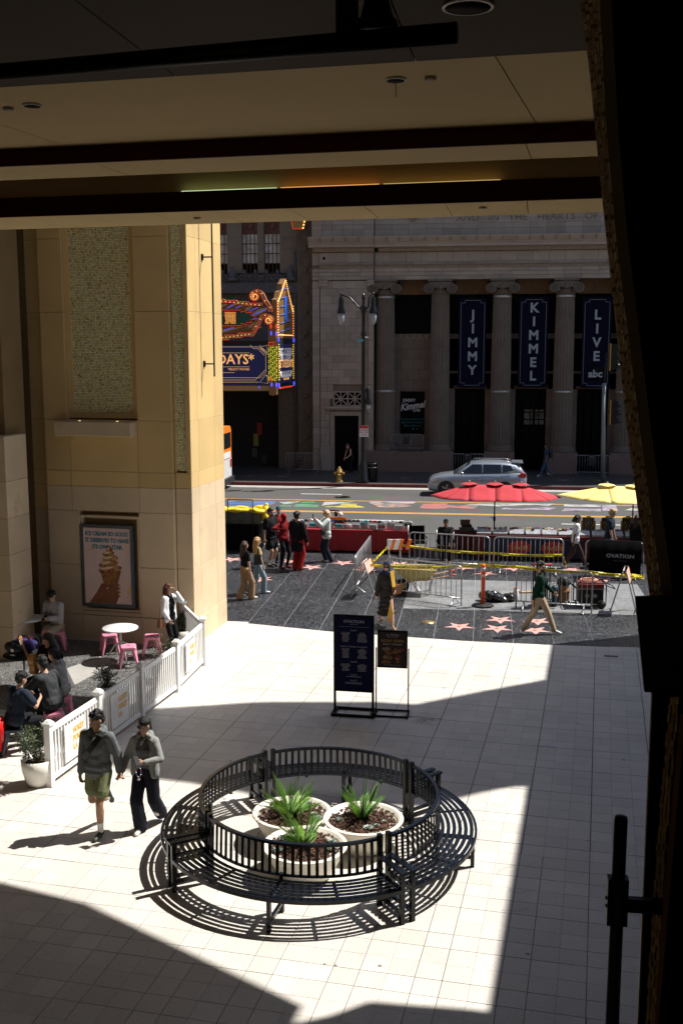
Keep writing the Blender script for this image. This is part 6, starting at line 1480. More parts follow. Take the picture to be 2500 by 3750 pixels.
# umbrellas
mat('canvas_red', (.42, .05, .06), .8, var=.10, scale=2.5, bump=.25, bscale=5, spec=.1); mat('canvas_yellow', (.80, .66, .22), .8, var=.10, scale=2.5, bump=.25, bscale=5, spec=.1)
def umbrella(base, m, lab, W_=2.2, D_=1.25, tilt=0.0, cols__=('left',)):
    t = empty('market_umbrella', base, 0, lab, 'umbrella', 'double market umbrellas')
    zt_, zr = 2.22, 1.84
    hubs = [(-.86, 0), (0, 0), (.86, 0)]
    rim = [(-W_, 0), (-1.72, -D_ * .72), (-.86, -D_), (0, -D_), (.86, -D_), (1.72, -D_ * .72), (W_, 0), (1.72, D_ * .72), (.86, D_), (0, D_), (-.86, D_), (-1.72, D_ * .72)]
    own = [0, 0, 0, 1, 2, 2, 2, 2, 2, 1, 0, 0]
    mb = MB(); n = len(rim)
    H = lambda h_: (h_[0], h_[1], zt_ + tilt * h_[0])
    Rm_ = lambda r_: (r_[0], r_[1], zr + tilt * r_[0])
    for i in range(n):
        a, b = rim[i], rim[(i + 1) % n]; ha, hb = hubs[own[i]], hubs[own[(i + 1) % n]]
        # a gentle sag along each panel
        N = 6; V = []
        for j in range(N + 1):
            u = j / N
            for q in range(5):
                v_ = q / 4; pa_ = Vector(H(ha)).lerp(Vector(Rm_(a)), u); pb_ = Vector(H(hb)).lerp(Vector(Rm_(b)), u); p = pa_.lerp(pb_, v_)
                p.z -= .010 * u * 4 * v_ * (1 - v_); V.append(p)
        F = [(j * 5 + q, j * 5 + q + 1, (j + 1) * 5 + q + 1, (j + 1) * 5 + q) for j in range(N) for q in range(4)]
        mb2 = MB().add(V, F, None, True); o = mb2.build('canopy_panel', m, t); sm_ = o.modifiers.new('s', 'SOLIDIFY'); sm_.thickness = .006
    for h_ in hubs:
        P = [(.30 * cos(2 * pi * k / 8), .26 * sin(2 * pi * k / 8)) for k in range(8)]
        V = [(h_[0], 0, zt_ + .09 + tilt * h_[0])] + [(h_[0] + x, y, zt_ + .02 + (.015 if k % 2 else -.015) + tilt * (h_[0] + x)) for k, (x, y) in enumerate(P)]
        MB().add(V, [(0, 1 + k, 1 + (k + 1) % 8) for k in range(8)]).build('vent', m, t); MB().lathe([(.03, 0), (.03, .04), (.01, .05)], n=8).build('finial', 'galv', t, (h_[0], 0, zt_ + .085 + tilt * h_[0]))
    MB().tube([(0, 0, 0), (0, 0, zt_ - .05)], .024, n=10).build('pole', 'post_black', t)
    MB().tube([(0, 0, 1.0), (0, 0, 1.14)], .045, n=10).build('crank', 'post_black', t); MB().tube([(0, 0, 1.1), (-.12, 0, 1.1), (-.12, 0, 1.16)], .012, n=6).build('crank_handle', 'post_black', t)
    for i in range(n): MB().tube([(hubs[own[i]][0], 0, zt_ - .05 + tilt * hubs[own[i]][0]), tuple(Vector(Rm_(rim[i])) + Vector((0, 0, -.012)))], .007, n=4).build('rib', 'post_black', t)
    MB().tube([(-.86, 0, zt_ - .06), (.86, 0, zt_ - .06)], .015, n=6).build('cross_bar', 'post_black', t)
    MB().lathe([(.24, 0), (.24, .05), (.05, .08)], n=18).build('base', 'post_black', t)
    return t
uv = atY(1134, 1205, 36.5); umbrella((uv.x, 36.2, 0), 'canvas_red', 'faded red double market umbrella over the stall')
uv = atY(1447, 1205, 36.6); umbrella((uv.x, 36.2, 0), 'canvas_yellow', 'pale yellow double market umbrella beside the slanted column', 2.55, 1.35, -.03)

# ------------------------------------------------------------------ car and bus
mat('car_silver', (.34, .38, .43), .28, metal=.55, var=.02, spec=.6, coat=.6); mat('car_glass', (.012, .014, .016), .05, spec=.8); mat('car_trim', (.02, .02, .02), .5); mat('tail_red', (.45, .015, .02), .2, spec=.6); mat('head_glass', (.55, .57, .60), .1, spec=.8); mat('rim_alloy', (.38, .38, .40), .35, metal=.7)
car = empty('parked_car', (0, 0, 0), 0, 'silver compact SUV driving left along the far lane', 'car')
cy = at(1090, 1141, -.13).y + .92; c0 = atY(981, 1118, cy - .8).x; c1x = atY(1209, 1100, cy - .8).x; Lc = c1x - c0
car.location = (c0, cy, -.13)
def loft(secs, name, m, smooth=True, cap=True):
    n = len(secs[0]); mb = MB(); vs = [p for s_ in secs for p in s_]; fs = [(i * n + k, i * n + (k + 1) % n, (i + 1) * n + (k + 1) % n, (i + 1) * n + k) for i in range(len(secs) - 1) for k in range(n)]
    if cap: fs += [tuple(range(n - 1, -1, -1)), tuple(len(vs) - n + k for k in range(n))]
    return mb.add(vs, fs, None, smooth).build(name, m, car)
def csec(x, hw, z0, z1, crown=.03): # lower body section
    return [(x, -hw * .92, z0), (x, -hw, z0 + .14), (x, -hw * 1.0, (z0 + z1) / 2 + .05), (x, -hw * .965, z1 - .03), (x, -hw * .86, z1), (x, 0, z1 + crown), (x, hw * .86, z1), (x, hw * .965, z1 - .03), (x, hw, (z0 + z1) / 2 + .05), (x, hw, z0 + .14), (x, hw * .92, z0)]
f_ = Lc / 4.65
S_ = [(0, .55, .36, .62), (.06, .74, .26, .74), (.25, .86, .22, .86), (.6, .90, .22, .95), (1.0, .90, .22, 1.0), (1.35, .90, .22, 1.05), (2.0, .90, .22, 1.06), (3.0, .90, .22, 1.09), (3.8, .90, .24, 1.12), (4.3, .88, .28, 1.12), (4.55, .82, .32, 1.08), (4.65, .7, .40, .98)]
loft([csec(x * f_, hw, a, b) for x, hw, a, b in S_], 'body', 'car_silver')
def gsec(x, hb, ht, zb_, zt_): return [(x, -hb, zb_), (x, -(hb + ht) / 2 - .02, (zb_ + zt_) / 2), (x, -ht, zt_ - .04), (x, -ht * .8, zt_), (x, 0, zt_ + .025), (x, ht * .8, zt_), (x, ht, zt_ - .04), (x, (hb + ht) / 2 + .02, (zb_ + zt_) / 2), (x, hb, zb_)]
GS = [(1.22, .80, .78, 1.02, 1.05), (1.75, .82, .68, 1.03, 1.40), (2.05, .83, .66, 1.04, 1.56), (2.6, .83, .66, 1.05, 1.62), (3.4, .83, .66, 1.08, 1.61), (4.1, .81, .64, 1.10, 1.53), (4.35, .79, .64, 1.10, 1.42), (4.58, .76, .66, 1.08, 1.12)]
loft([gsec(x * f_, *q) for x, *q in GS], 'cabin', 'car_silver')
def pane(pts, name='window', m='car_glass', side=-1, d=.006):
    V = [(x * f_, side * (y + d), z) for x, y, z in pts]; V2 = [(x * f_, side * (y - .02), z) for x, y, z in pts]; n = len(pts)
    MB().add(V + V2, [tuple(range(n))] + [(i, i + n, (i + 1) % n + n, (i + 1) % n) for i in range(n)]).build(name, m, car)
for s_ in (-1, 1):
    pane([(1.55, .835, 1.08), (2.55, .845, 1.10), (2.55, .71, 1.50), (2.10, .71, 1.50)], side=s_); pane([(2.62, .845, 1.10), (3.45, .845, 1.12), (3.45, .71, 1.50), (2.62, .71, 1.50)], side=s_); pane([(3.52, .845, 1.14), (4.02, .82, 1.24), (3.9, .72, 1.46), (3.52, .71, 1.49)], side=s_)
    for x0_ in (2.3, 3.3): MB().box((x0_ * f_, s_ * .915, .90), (.20, .03, .03)).build('door_handle', 'rim_alloy', car)
    for x0_ in (2.585, 3.48): MB().box((x0_ * f_, s_ * .9035, .70), (.008, .006, .75)).build('door_gap', 'car_trim', car)
    MB().ell((1.62 * f_, s_ * .98, 1.10), (.09, .10, .07)).build('wing_mirror', 'car_silver', car)
    MB().tube([(.62 * f_, s_ * .90, .30), (3.9 * f_, s_ * .91, .30)], .05, n=6).build('sill_trim', 'car_trim', car)
    MB().prism([(4.33 * f_, .92), (4.63 * f_, .93), (4.60 * f_, 1.10), (4.42 * f_, 1.14), (4.22 * f_, 1.02)], s_ * .70, s_ * .875, None, 'y').build('tail_light', 'tail_red', car)
    MB().prism([(.10 * f_, .64), (.16 * f_, .80), (.50 * f_, .90), (.42 * f_, .74)], s_ * .62, s_ * .872, None, 'y').build('headlight', 'head_glass', car)
    MB().tube([(2.1 * f_, s_ * .58, 1.625), (2.3 * f_, s_ * .58, 1.66), (3.7 * f_, s_ * .58, 1.65), (3.9 * f_, s_ * .58, 1.61)], .015, n=6).build('roof_rail', 'rim_alloy', car)
    for x0_ in (.88, 3.62):
        wh = empty('wheel', (x0_ * f_, s_ * .79, .34), parent=car)
        MB().tube([(0, -.12, 0), (0, -.10, 0), (0, .10, 0), (0, .12, 0)], [.31, .345, .345, .31], n=28).build('tyre', 'rubber', wh)
        MB().tube([(0, s_ * .115, 0), (0, s_ * .125, 0)], [.23, .22], n=24).build('rim', 'car_trim', wh)
        for q in range(5): MB().box((.12 * cos(q * 2 * pi / 5), s_ * .13, .12 * sin(q * 2 * pi / 5)), (.22, .015, .05), R=Matrix.Rotation(-q * 2 * pi / 5, 3, 'Y')).build('spoke', 'rim_alloy', wh)
        MB().prism([(.40 * cos(a), .40 * sin(a)) for a in [pi * k / 14 for k in range(15)]], -.02, .02, None, 'y').build('wheel_arch', 'car_trim', wh, (0, s_ * .098, 0))
MB().add([(1.30 * f_, -.72, 1.07), (1.30 * f_, .72, 1.07), (2.02 * f_, .60, 1.565), (2.02 * f_, -.60, 1.565)], [(0, 1, 2, 3)]).build('windscreen', 'car_glass', car, (-.012, 0, .012))
MB().add([(4.575 * f_, -.64, 1.14), (4.575 * f_, .64, 1.14), (4.36 * f_, .56, 1.45), (4.36 * f_, -.56, 1.45)], [(0, 1, 2, 3)]).build('rear_window', 'car_glass', car, (.02, 0, .01))
MB().hexa([(3.95 * f_, -.62, 1.56), (4.45 * f_, -.62, 1.57), (4.45 * f_, .62, 1.57), (3.95 * f_, .62, 1.56), (3.95 * f_, -.62, 1.60), (4.47 * f_, -.60, 1.60), (4.47 * f_, .60, 1.60), (3.95 * f_, .62, 1.60)]).build('spoiler', 'car_silver', car)
MB().b2((.02 * f_, -.5, .46), (.10, .5, .60)).build('grille', 'car_trim', car)
# bus, mostly behind the pier
mat('bus_orange', (.75, .20, .02), .4); mat('bus_white', (.60, .60, .60), .4)
bx = atY(530.5, 1060, 50.35).x - .52
bus = empty('city_bus', (bx - 10.5, 51.6, -.13), 0, 'orange and white city bus, only its rear end showing beyond the pier', 'bus')
def bsec(x, hw, z0, z1): return [(x, -hw, z0), (x, -hw, z1 - .2), (x, -hw + .2, z1), (x, hw - .2, z1), (x, hw, z1 - .2), (x, hw, z0)]
def bl(xs_, z0, z1, name, m):
    n = 6; secs = [bsec(*q, z0, z1) if z1 > 2.8 else [(q[0], -q[1], z0), (q[0], -q[1], z1), (q[0], q[1], z1), (q[0], q[1], z0)] for q in xs_]; n = len(secs[0]); vs = [p for s_ in secs for p in s_]
    fs = [(i * n + k, i * n + (k + 1) % n, (i + 1) * n + (k + 1) % n, (i + 1) * n + k) for i in range(len(secs) - 1) for k in range(n)] + [tuple(range(n)), tuple(len(vs) - n + k for k in range(n))]
    return MB().add(vs, fs).build(name, m, bus)
XB = [(0, 1.1), (.15, 1.25), (10.3, 1.25), (10.48, 1.18)]
bl(XB, 1.45, 3.05, 'upper_body', 'bus_orange'); bl(XB, .38, 1.447, 'lower_body', 'bus_white'); bl([(x, hw + .01) for x, hw in XB], .2, .376, 'skirt', 'car_trim')
for k in range(7): MB().b2((.6 + k * 1.35, -1.262, 1.75), (1.8 + k * 1.35, -1.24, 2.6)).build('window', 'car_glass', bus)
MB().b2((10.47, -1.0, 2.0), (10.50, 1.0, 2.75)).build('rear_window', 'car_glass', bus); MB().b2((10.47, -.9, 1.5), (10.50, .9, 1.8)).build('rear_advert', 'merch_white', bus)
for y in (-.95, .95): MB().b2((10.46, y - .12, 1.0), (10.50, y + .12, 1.4)).build('tail_light', 'tail_red', bus)
for x_ in (2.0, 8.0):
    for s_ in (-1, 1): MB().tube([(x_, s_ * 1.0, .48), (x_, s_ * 1.27, .48)], [.48, .48], n=24).build('wheel', 'rubber', bus)
MB().b2((10.4, -1.2, .25), (10.62, 1.2, .55)).build('bumper', 'car_trim', bus)
# ------------------------------------------------------------------ directory signs on the plaza
mat('sign_navy', (.006, .010, .060), .5, spec=.12); mat('sign_line', (.50, .50, .56), .5, var=0); mat('sign_gold', (.55, .33, .09), .5, var=0); mat('sign_brown', (.035, .02, .015), .5)
a, b = at(768, 1638), at(857, 1640)
sc = (a + b) / 2; rz = PA * .55; W_ = .76; H_ = 1.90
t = empty('directory_sign', sc, rz, 'tall navy mall directory headed OVATION in a black floor stand', 'sign')
pz0 = .47
for s_ in (-1, 1):
    MB().box((s_ * (W_ / 2 - .02), 0, H_ / 2), (.04, .05, H_)).build('upright', 'black_metal', t)
    MB().box((s_ * (W_ / 2 - .02), 0, .03), (.07, .46, .05)).build('foot', 'black_metal', t)
for y in (-.20, .20): MB().box((0, y, .03), (W_ - .11, .05, .045)).build('base_bar', 'black_metal', t)
MB().box((0, 0, pz0 - .02), (W_ - .08, .045, .04)).build('lower_bar', 'black_metal', t); MB().box((0, 0, H_ - .02), (W_ - .08, .045, .04)).build('upper_bar', 'black_metal', t)
MB().b2((-W_ / 2 + .042, -.02, pz0), (W_ / 2 - .042, .02, H_ - .042)).build('panel', 'sign_navy', t)
def sl(body, z, s_, x=0, m='sign_line', parent=None, y=-.022, **k): return text('lettering', body, s_, m, parent or t, (x, y, z), depth=.001, **k)
sl('OVATION', 1.775, .075, bold=.001, sx=1.15); sl('HOLLYWOOD', 1.725, .022)
MB().b2((-.28, -.0215, 1.676), (.28, -.02, 1.679)).build('rule', 'sign_line', t)
random.seed(77)
def directory(z, head, cols, n, px=.155):
    sl(head, z, .045)
    zz = z - .045
    sl('SHOPS  DINING', zz, .022, -px); sl('THEATRE', zz, .022, px)
    for k in range(n):
        for s_ in (-1, 1):
            w_ = random.uniform(.10, .19); MB().b2((s_ * px - w_ / 2, -.0212, zz - .026 - k * .021), (s_ * px + w_ / 2, -.02, zz - .018 - k * .021)).build('list_line', 'sign_line', t)
mat('list_dim', (.20, .20, .28), .5, var=0)
directory(1.61, 'Level 1', 2, 8); directory(1.30, 'Level 2 | Center Courtyard', 2, 8); directory(1.01, 'Level 3', 2, 6); 
sl('Level 4', .76, .045); MB().b2((-.14, -.0212, .718), (.14, -.02, .726)).build('list_line', 'sign_line', t); sl('Level 5', .65, .045)
for k in range(2): MB().b2((-.16, -.0212, .605 - k * .022), (.16, -.02, .612 - k * .022)).build('list_line', 'sign_line', t)
MB().ell((W_ / 2 + .03, -.19, .07), .055).build('castor', 'black_metal', t)
a, b = at(866, 1641), at(934, 1642); sc = (a + b) / 2; W_ = .62; H_ = 1.62
t = empty('poster_sign', sc, rz + .03, 'smaller black NOW OPEN poster stand right of the directory', 'sign')
for s_ in (-1, 1):
    MB().box((s_ * (W_ / 2 - .01), 0, .66), (.022, .022, 1.25)).build('upright', 'black_metal', t); MB().box((s_ * (W_ / 2 - .01), 0, .02), (.03, .42, .03)).build('foot', 'black_metal', t)
for y in (-.18, .18): MB().box((0, y, .025), (W_ - .05, .03, .03)).build('base_bar', 'black_metal', t)
pz0, pz1 = .91, 1.62; wp = W_ - .06
MB().b2((-wp / 2, -.02, pz0), (wp / 2, .02, pz1)).build('frame', 'black_metal', t); MB().b2((-wp / 2 + .03, -.024, pz0 + .03), (wp / 2 - .03, -.0202, pz1 - .03)).build('print', 'sign_brown', t)
y5 = -.0255
def s2(body, z, s_, m, **k): return text('lettering', body, s_, m, t, (0, y5, z), depth=.0008, **k)
s2('La Mulata', 1.54, .06, 'sign_line', shear=.4); s2('COCINA  CANTINA', 1.50, .022, 'sign_line'); s2('NOW OPEN', 1.425, .072, 'sign_gold', spacing=1.1, bold=.001); s2('Level 2 - Courtyard', 1.365, .044, 'sign_line', bold=.001); s2('Tasty Cocktails & Fine Food', .965, .026, 'sign_line')
mat('dish_red', (.20, .03, .02), .5, var=.3, scale=30); mat('dish_amber', (.28, .13, .03), .5, var=.4, scale=30); mat('dish_cream', (.30, .22, .14), .5, var=.3, scale=30)
random.seed(5)
for k in range(26):
    x, z = random.uniform(-.2, .2), random.uniform(1.02, 1.28); r = random.uniform(.02, .06)
    MB().prism([(x + r * cos(2 * pi * q / 9) * random.uniform(.8, 1.2), z + r * .7 * sin(2 * pi * q / 9)) for q in range(9)], -.0245 - .0001 * k, -.024, None, 'y').build('print_shape', random.choice(['dish_red', 'dish_amber', 'dish_cream', 'dish_amber']), t)

# ------------------------------------------------------------------ white cafe fence with boards
mat('vinyl_white', (.82, .82, .81), .45, var=.03, dark=(.66, .65, .62), dscale=3, dthr=.66)
mat('board_white', (.80, .80, .80), .5, var=.02); mat('board_orange', (.80, .45, .03), .5, var=0)
P1, P3, P4, P5 = at(117, 1805), at(326, 1650), at(407, 1588), at(467, 1527)
P2 = (P1 + P3) / 2; P6 = P5 + Vector((-.85, 1.55, 0))
fp = [P1, P2, P3, P4, P5, P6]
fence = empty('picket_fence', P1, 0, 'white vinyl picket fence with capped posts around the ice cream cafe', 'fence')
def fpart(mb, name): return part(mb, name, 'vinyl_white', fence)
post_me = None
for i, p in enumerate(fp):
    d = (fp[min(i + 1, 5)] - fp[max(i - 1, 0)]); r_ = math.atan2(d.y, d.x)
    o = MB().box((0, 0, .50), (.105, .105, 1.0)).build('post', 'vinyl_white', fence, p - P1); o.rotation_euler.z = r_
    cp = MB().box((0, 0, .015), (.145, .145, .03)).hexa([(-.0725, -.0725, .03), (.0725, -.0725, .03), (.0725, .0725, .03), (-.0725, .0725, .03), (-.03, -.03, .075), (.03, -.03, .075), (.03, .03, .075), (-.03, .03, .075)]).build('post_cap', 'vinyl_white', o, (0, 0, 1.0))
    MB().box((0, 0, .02), (.13, .13, .02)).build('base_plate', 'vinyl_white', o, (0, 0, -.006))
slat_me = MB().box((0, 0, .50), (.040, .022, .72)).build('slat', 'vinyl_white', fence, (0, 0, -5)).data
bpy.data.objects.remove([o for o in bpy.data.objects if o.name == 'slat'][0])
for i, (a, b) in enumerate(zip(fp, fp[1:])):
    d = b - a; L = d.length; r_ = math.atan2(d.y, d.x); u = d / L
    for z, h_ in ((.90, .085), (.12, .085)):
        o = MB().box((L / 2, 0, z), (L - .106, .045, h_)).build('rail', 'vinyl_white', fence, a - P1); o.rotation_euler.z = r_
    n = int((L - .1) / .092)
    for k in range(n):
        x = .0525 + (L - .105) * (k + .5) / n; inst('slat', slat_me, fence, a - P1 + u * x, r_)
GF = 'boards on the cafe fence'
for i, (lab, f0) in {0: ('white HOKEY POKEY LA board on the nearest fence panel', .42), 1: ('white HOKEY POKEY LA board on the second fence panel', .40), 3: ('white HOKEY POKEY LA board on the far sunlit fence panel', .42)}.items():
    a, b = fp[i], fp[i + 1]; d = b - a; L = d.length; r_ = math.atan2(d.y, d.x); nrm = Vector((d.y, -d.x, 0)).normalized()
    t = empty('fence_board', a + d * f0 + nrm * .045 + Vector((0, 0, .22)), r_, lab, 'sign', GF)
    MB().b2((-.28, -.006, 0), (.36, .006, .60)).build('board', 'board_white', t)
    for k, s_ in enumerate(('HOKEY', 'POKEY', 'LA')): text('lettering', s_, .135, 'board_orange', t, (-.02, -.0085, .46 - k * .14), align='LEFT', sx=.78, bold=.005, depth=.001)
    sp_ = star_poly(.17, .07, 1.57)
    for q in range(10):
        p, p2 = sp_[q], sp_[(q + 1) % 10]
        MB().tube([(p[0] - .12, -.0065, p[1] + .30), (p2[0] - .12, -.0065, p2[1] + .30)], .0025, n=4).build('star_line', mat('board_faint', (.72, .62, .45), .5).name, t)

# ------------------------------------------------------------------ pink metal stools and white tables
mat('stool_pink', (.72, .25, .36), .35, var=.03, spec=.5); mat('stool_blue', (.015, .03, .06), .4); mat('table_white', (.80, .80, .79), .3, var=.02)
def rsq(h_, r, n=4):
    P = []
    for cx_, cy_, a0 in ((h_ - r, h_ - r, 0), (-h_ + r, h_ - r, pi / 2), (-h_ + r, -h_ + r, pi), (h_ - r, -h_ + r, 1.5 * pi)):
        for k in range(n + 1): a = a0 + pi / 2 * k / n; P.append((cx_ + r * cos(a), cy_ + r * sin(a)))
    return P
def make_stool(loc, rz, lab, m='stool_pink', grp='pink metal stools of the cafe'):
    t = empty('metal_stool', loc, rz, lab, 'stool', grp)
    o = rsq(.155, .05); i_ = rsq(.165, .05); n = len(o)
    MB().add([(x, y, .45) for x, y in o] + [(x, y, .435) for x, y in i_] + [(x, y, .39) for x, y in i_], [tuple(range(n))] + [(k + n * j, k + n * (j + 1), (k + 1) % n + n * (j + 1), (k + 1) % n + n * j) for j in range(2) for k in range(n)], None).build('seat', m, t)
    MB().lathe([(.035, 0), (.03, .002)], n=14, sx=1.2, sy=.8).build('seat_hole', 'black_soft', t, (0, 0, .4495))
    for k in range(4):
        a = pi / 4 + k * pi / 2; ca, sa = cos(a), sin(a); top = Vector((ca * .19, sa * .19, .43)); botm = Vector((ca * .285, sa * .285, 0)); tn = Vector((-sa, ca, 0)); rn = Vector((ca, sa, 0))
        MB().hexa([botm - tn * .018 - rn * .02, botm + tn * .018 - rn * .02, botm + tn * .012, botm - tn * .012, top - tn * .058 - rn * .075, top + tn * .058 - rn * .075, top + tn * .04, top - tn * .04]).build('leg', m, t)
        MB().box(botm + Vector((0, 0, .012)) - rn * .008, (.03, .03, .024), rz=a).build('foot_cap', 'black_soft', t)
    for k in range(2):
        a = pi / 4 + k * pi / 2; MB().tube([(cos(a) * .19, sin(a) * .19, .22 + k * .012), (-cos(a) * .19, -sin(a) * .19, .22 + k * .012)], .009, n=6).build('cross_brace', m, t)
    return t
def c3p(x, y): return (x * .574 / SC, (1850 + y * .574) / SC)
def stool_at(px, py, rz, lab, **k): p = at(*c3p(px, py), .45); return make_stool((p.x, p.y, 0.005), rz, lab, **k)
st1 = stool_at(697, 820, .5, 'pink stool behind the white round table, partly hidden by it')
def stool_copy(px, py, rz, lab): p = at(*c3p(px, py), .45); return copy_tree(st1, None, (p.x, p.y, .005), rz, lab)
stool_copy(820, 897, .35, 'pink stool in front of the white round table'); stool_copy(968, 832, .2, 'pink stool right of the white round table beside the standing woman')
stool_copy(155, 845, .1, 'pink stool in shade next to the stone pier at far left'); S_MAN = stool_copy(365, 800, .3, 'pink stool under the seated man in the pale sweatshirt')
S_JK = stool_copy(345, 1315, .55, 'pink stool under the person in the dark jacket, nearest the fence'); S_HD = stool_copy(400, 1225, .4, 'pink stool under the woman in the grey hoodie')
S_BL = stool_at(95, 1415, .3, 'dark blue metal stool beside the red suitcase', m='stool_blue', grp=None)
def round_table(px, py, lab):
    p = at(*c3p(px, py), .74); t = empty('round_table', (p.x, p.y, .005), .4, lab, 'table', 'white round cafe tables')
    MB().lathe([(.30, .70), (.385, .715), (.39, .73), (.385, .742), (.0, .743)], n=36).build('table_top', 'table_white', t); MB().tube([(0, 0, .28), (0, 0, .70)], .024, n=12).build('column', 'table_white', t)
    for k in range(4):
        a = k * pi / 2 + .3; MB().tube([(cos(a) * .02, sin(a) * .02, .42), (cos(a) * .14, sin(a) * .14, .36), (cos(a) * .26, sin(a) * .26, .20), (cos(a) * .30, sin(a) * .30, 0)], .014, n=8).build('leg', 'table_white', t)
    return t
TB1 = round_table(768, 782, 'white round pedestal table in the sun, without anybody at it'); TB2 = round_table(172, 722, 'white round pedestal table in shade by the seated man')

# ------------------------------------------------------------------ planters
mat('pot_white', (.76, .74, .68), .45, var=.04); mat('soil', (.05, .032, .022), .9, var=.4, scale=20, bump=.6, bscale=40); mat('leaf_olive', (.075, .105, .045), .55, var=.45, scale=7); mat('leaf_olive_pale', (.13, .155, .085), .55, var=.4, scale=7); mat('bark', (.10, .075, .055), .85, var=.3); mat('leaf_dark', (.018, .035, .016), .45, var=.4, scale=8)
def shrub(loc, lab, H_, R_, n, m, seed, pot=(.26, .46), lean=(0, 0), group='potted shrubs around the cafe', stems=7, leaf=.045, droop=.2):
    random.seed(seed); t = empty('potted_shrub', loc, 0, lab, 'plant', group)
    pr, phh = pot
    MB().lathe([(pr * .62, 0), (pr * .80, phh * .25), (pr * .96, phh * .6), (pr, phh), (pr * .93, phh), (pr * .90, phh * .86)], n=28).build('pot', 'pot_white', t)
    MB().lathe([(pr * .92, 0), (pr * .5, .02), (.01, .03)], n=20).build('soil', 'soil', t, (0, 0, phh * .84))
    mbS, mbL, mbL2 = MB(), MB(), MB()
    z0 = phh * .86
    for k in range(stems):
        a = random.uniform(0, 2 * pi); sp_ = random.uniform(.15, 1) * R_; top = Vector((cos(a) * sp_ + lean[0], sin(a) * sp_ + lean[1], z0 + H_ * random.uniform(.55, 1)))
        b0 = Vector((cos(a) * .03, sin(a) * .03, z0)); mid = b0.lerp(top, .5) + Vector((random.uniform(-.06, .06), random.uniform(-.06, .06), .05))
        pts = [b0.lerp(mid, .0), b0.lerp(mid, .5), mid, mid.lerp(top, .5) + Vector((random.uniform(-.02, .02),) * 3), top]
        mbS.tube(pts, [.010, .008, .007, .005, .003], n=5)
        for q in range(n // stems):
            u = random.uniform(.18, 1.0); i = min(3, int(u * 4)); p = pts[i].lerp(pts[i + 1], u * 4 - i)
            dd = Vector((random.gauss(0, 1), random.gauss(0, 1), random.gauss(.3, .8))).normalized(); off = dd * random.uniform(.01, .11) * (1.25 - .5 * u)
            c = p + off; L = leaf * random.uniform(.7, 1.3); tn = dd.cross(Vector((random.random(), random.random(), random.random()))).normalized() * L * .24; ax = (dd + Vector((0, 0, random.uniform(-.4, .6)))).normalized() * L
            nn = ax.cross(tn).normalized() * L * .08
            (mbL if random.random() < .6 else mbL2).add([c, c + ax * .5 + tn + nn, c + ax, c + ax * .5 - tn + nn], [(0, 1, 2), (0, 2, 3)], None)
    mbS.build('stems', 'bark', t); tag(mbL.build('foliage', m, t, fix=False), kind='stuff'); tag(mbL2.build('foliage', 'leaf_olive_pale' if m == 'leaf_olive' else 'leaf_olive', t, fix=False), kind='stuff')
    return t
shrub(at(*c3p(228, 1800)) + Vector((0, .12, 0)), 'bushy olive shrub in a white pot outside the near end of the fence', .62, .34, 1500, 'leaf_olive', 1, (.255, .43), lean=(-.10, 0))
shrub(at(*c3p(690, 1262)), 'small dark green shrub in a white pot just behind the second fence panel', .48, .20, 800, 'leaf_dark', 2, (.20, .36))
shrub(at(*c3p(1168, 900)), 'round dark green shrub in a white pot at the far fence corner', .50, .25, 1100, 'leaf_dark', 3, (.25, .40))
shrub(at(*c3p(1035, 1120)), 'sparse dry shrub in a white pot behind the third fence panel', .62, .26, 260, 'leaf_olive', 4, (.23, .40), stems=9)

# ------------------------------------------------------------------ circular bench: four curved segments
mat('bench_black', (.003, .0035, .005), .22, spec=.26, var=.1, scale=15)
BCN = Vector((-2.07, 13.62, 0)); RO, RI, RB = 2.09, 1.63, 1.585
def c4a(x, y): v = at((500 + x * .8291) / SC, (2650 + y * .8291) / SC, .88) - BCN; return math.atan2(v.y, v.x)
J = sorted([c4a(568, 118), c4a(1208, 178), c4a(1078, 490), c4a(345, 400)])
def arc(r0, r1, z0, z1, a0, a1, n=20):
    mb = MB(); vs = []; fs = []
    for k in range(n + 1):
        a = a0 + (a1 - a0) * k / n
        for r, z in ((r0, z0), (r1, z0), (r1, z1), (r0, z1)): vs.append((r * cos(a), r * sin(a), z))
    for k in range(n):
        for q in range(4): fs.append((k * 4 + q, k * 4 + (q + 1) % 4, (k + 1) * 4 + (q + 1) % 4, (k + 1) * 4 + q))
    fs += [(3, 2, 1, 0), tuple(n * 4 + q for q in range(4))]
    return mb.add(vs, fs, None)
labsB = {}
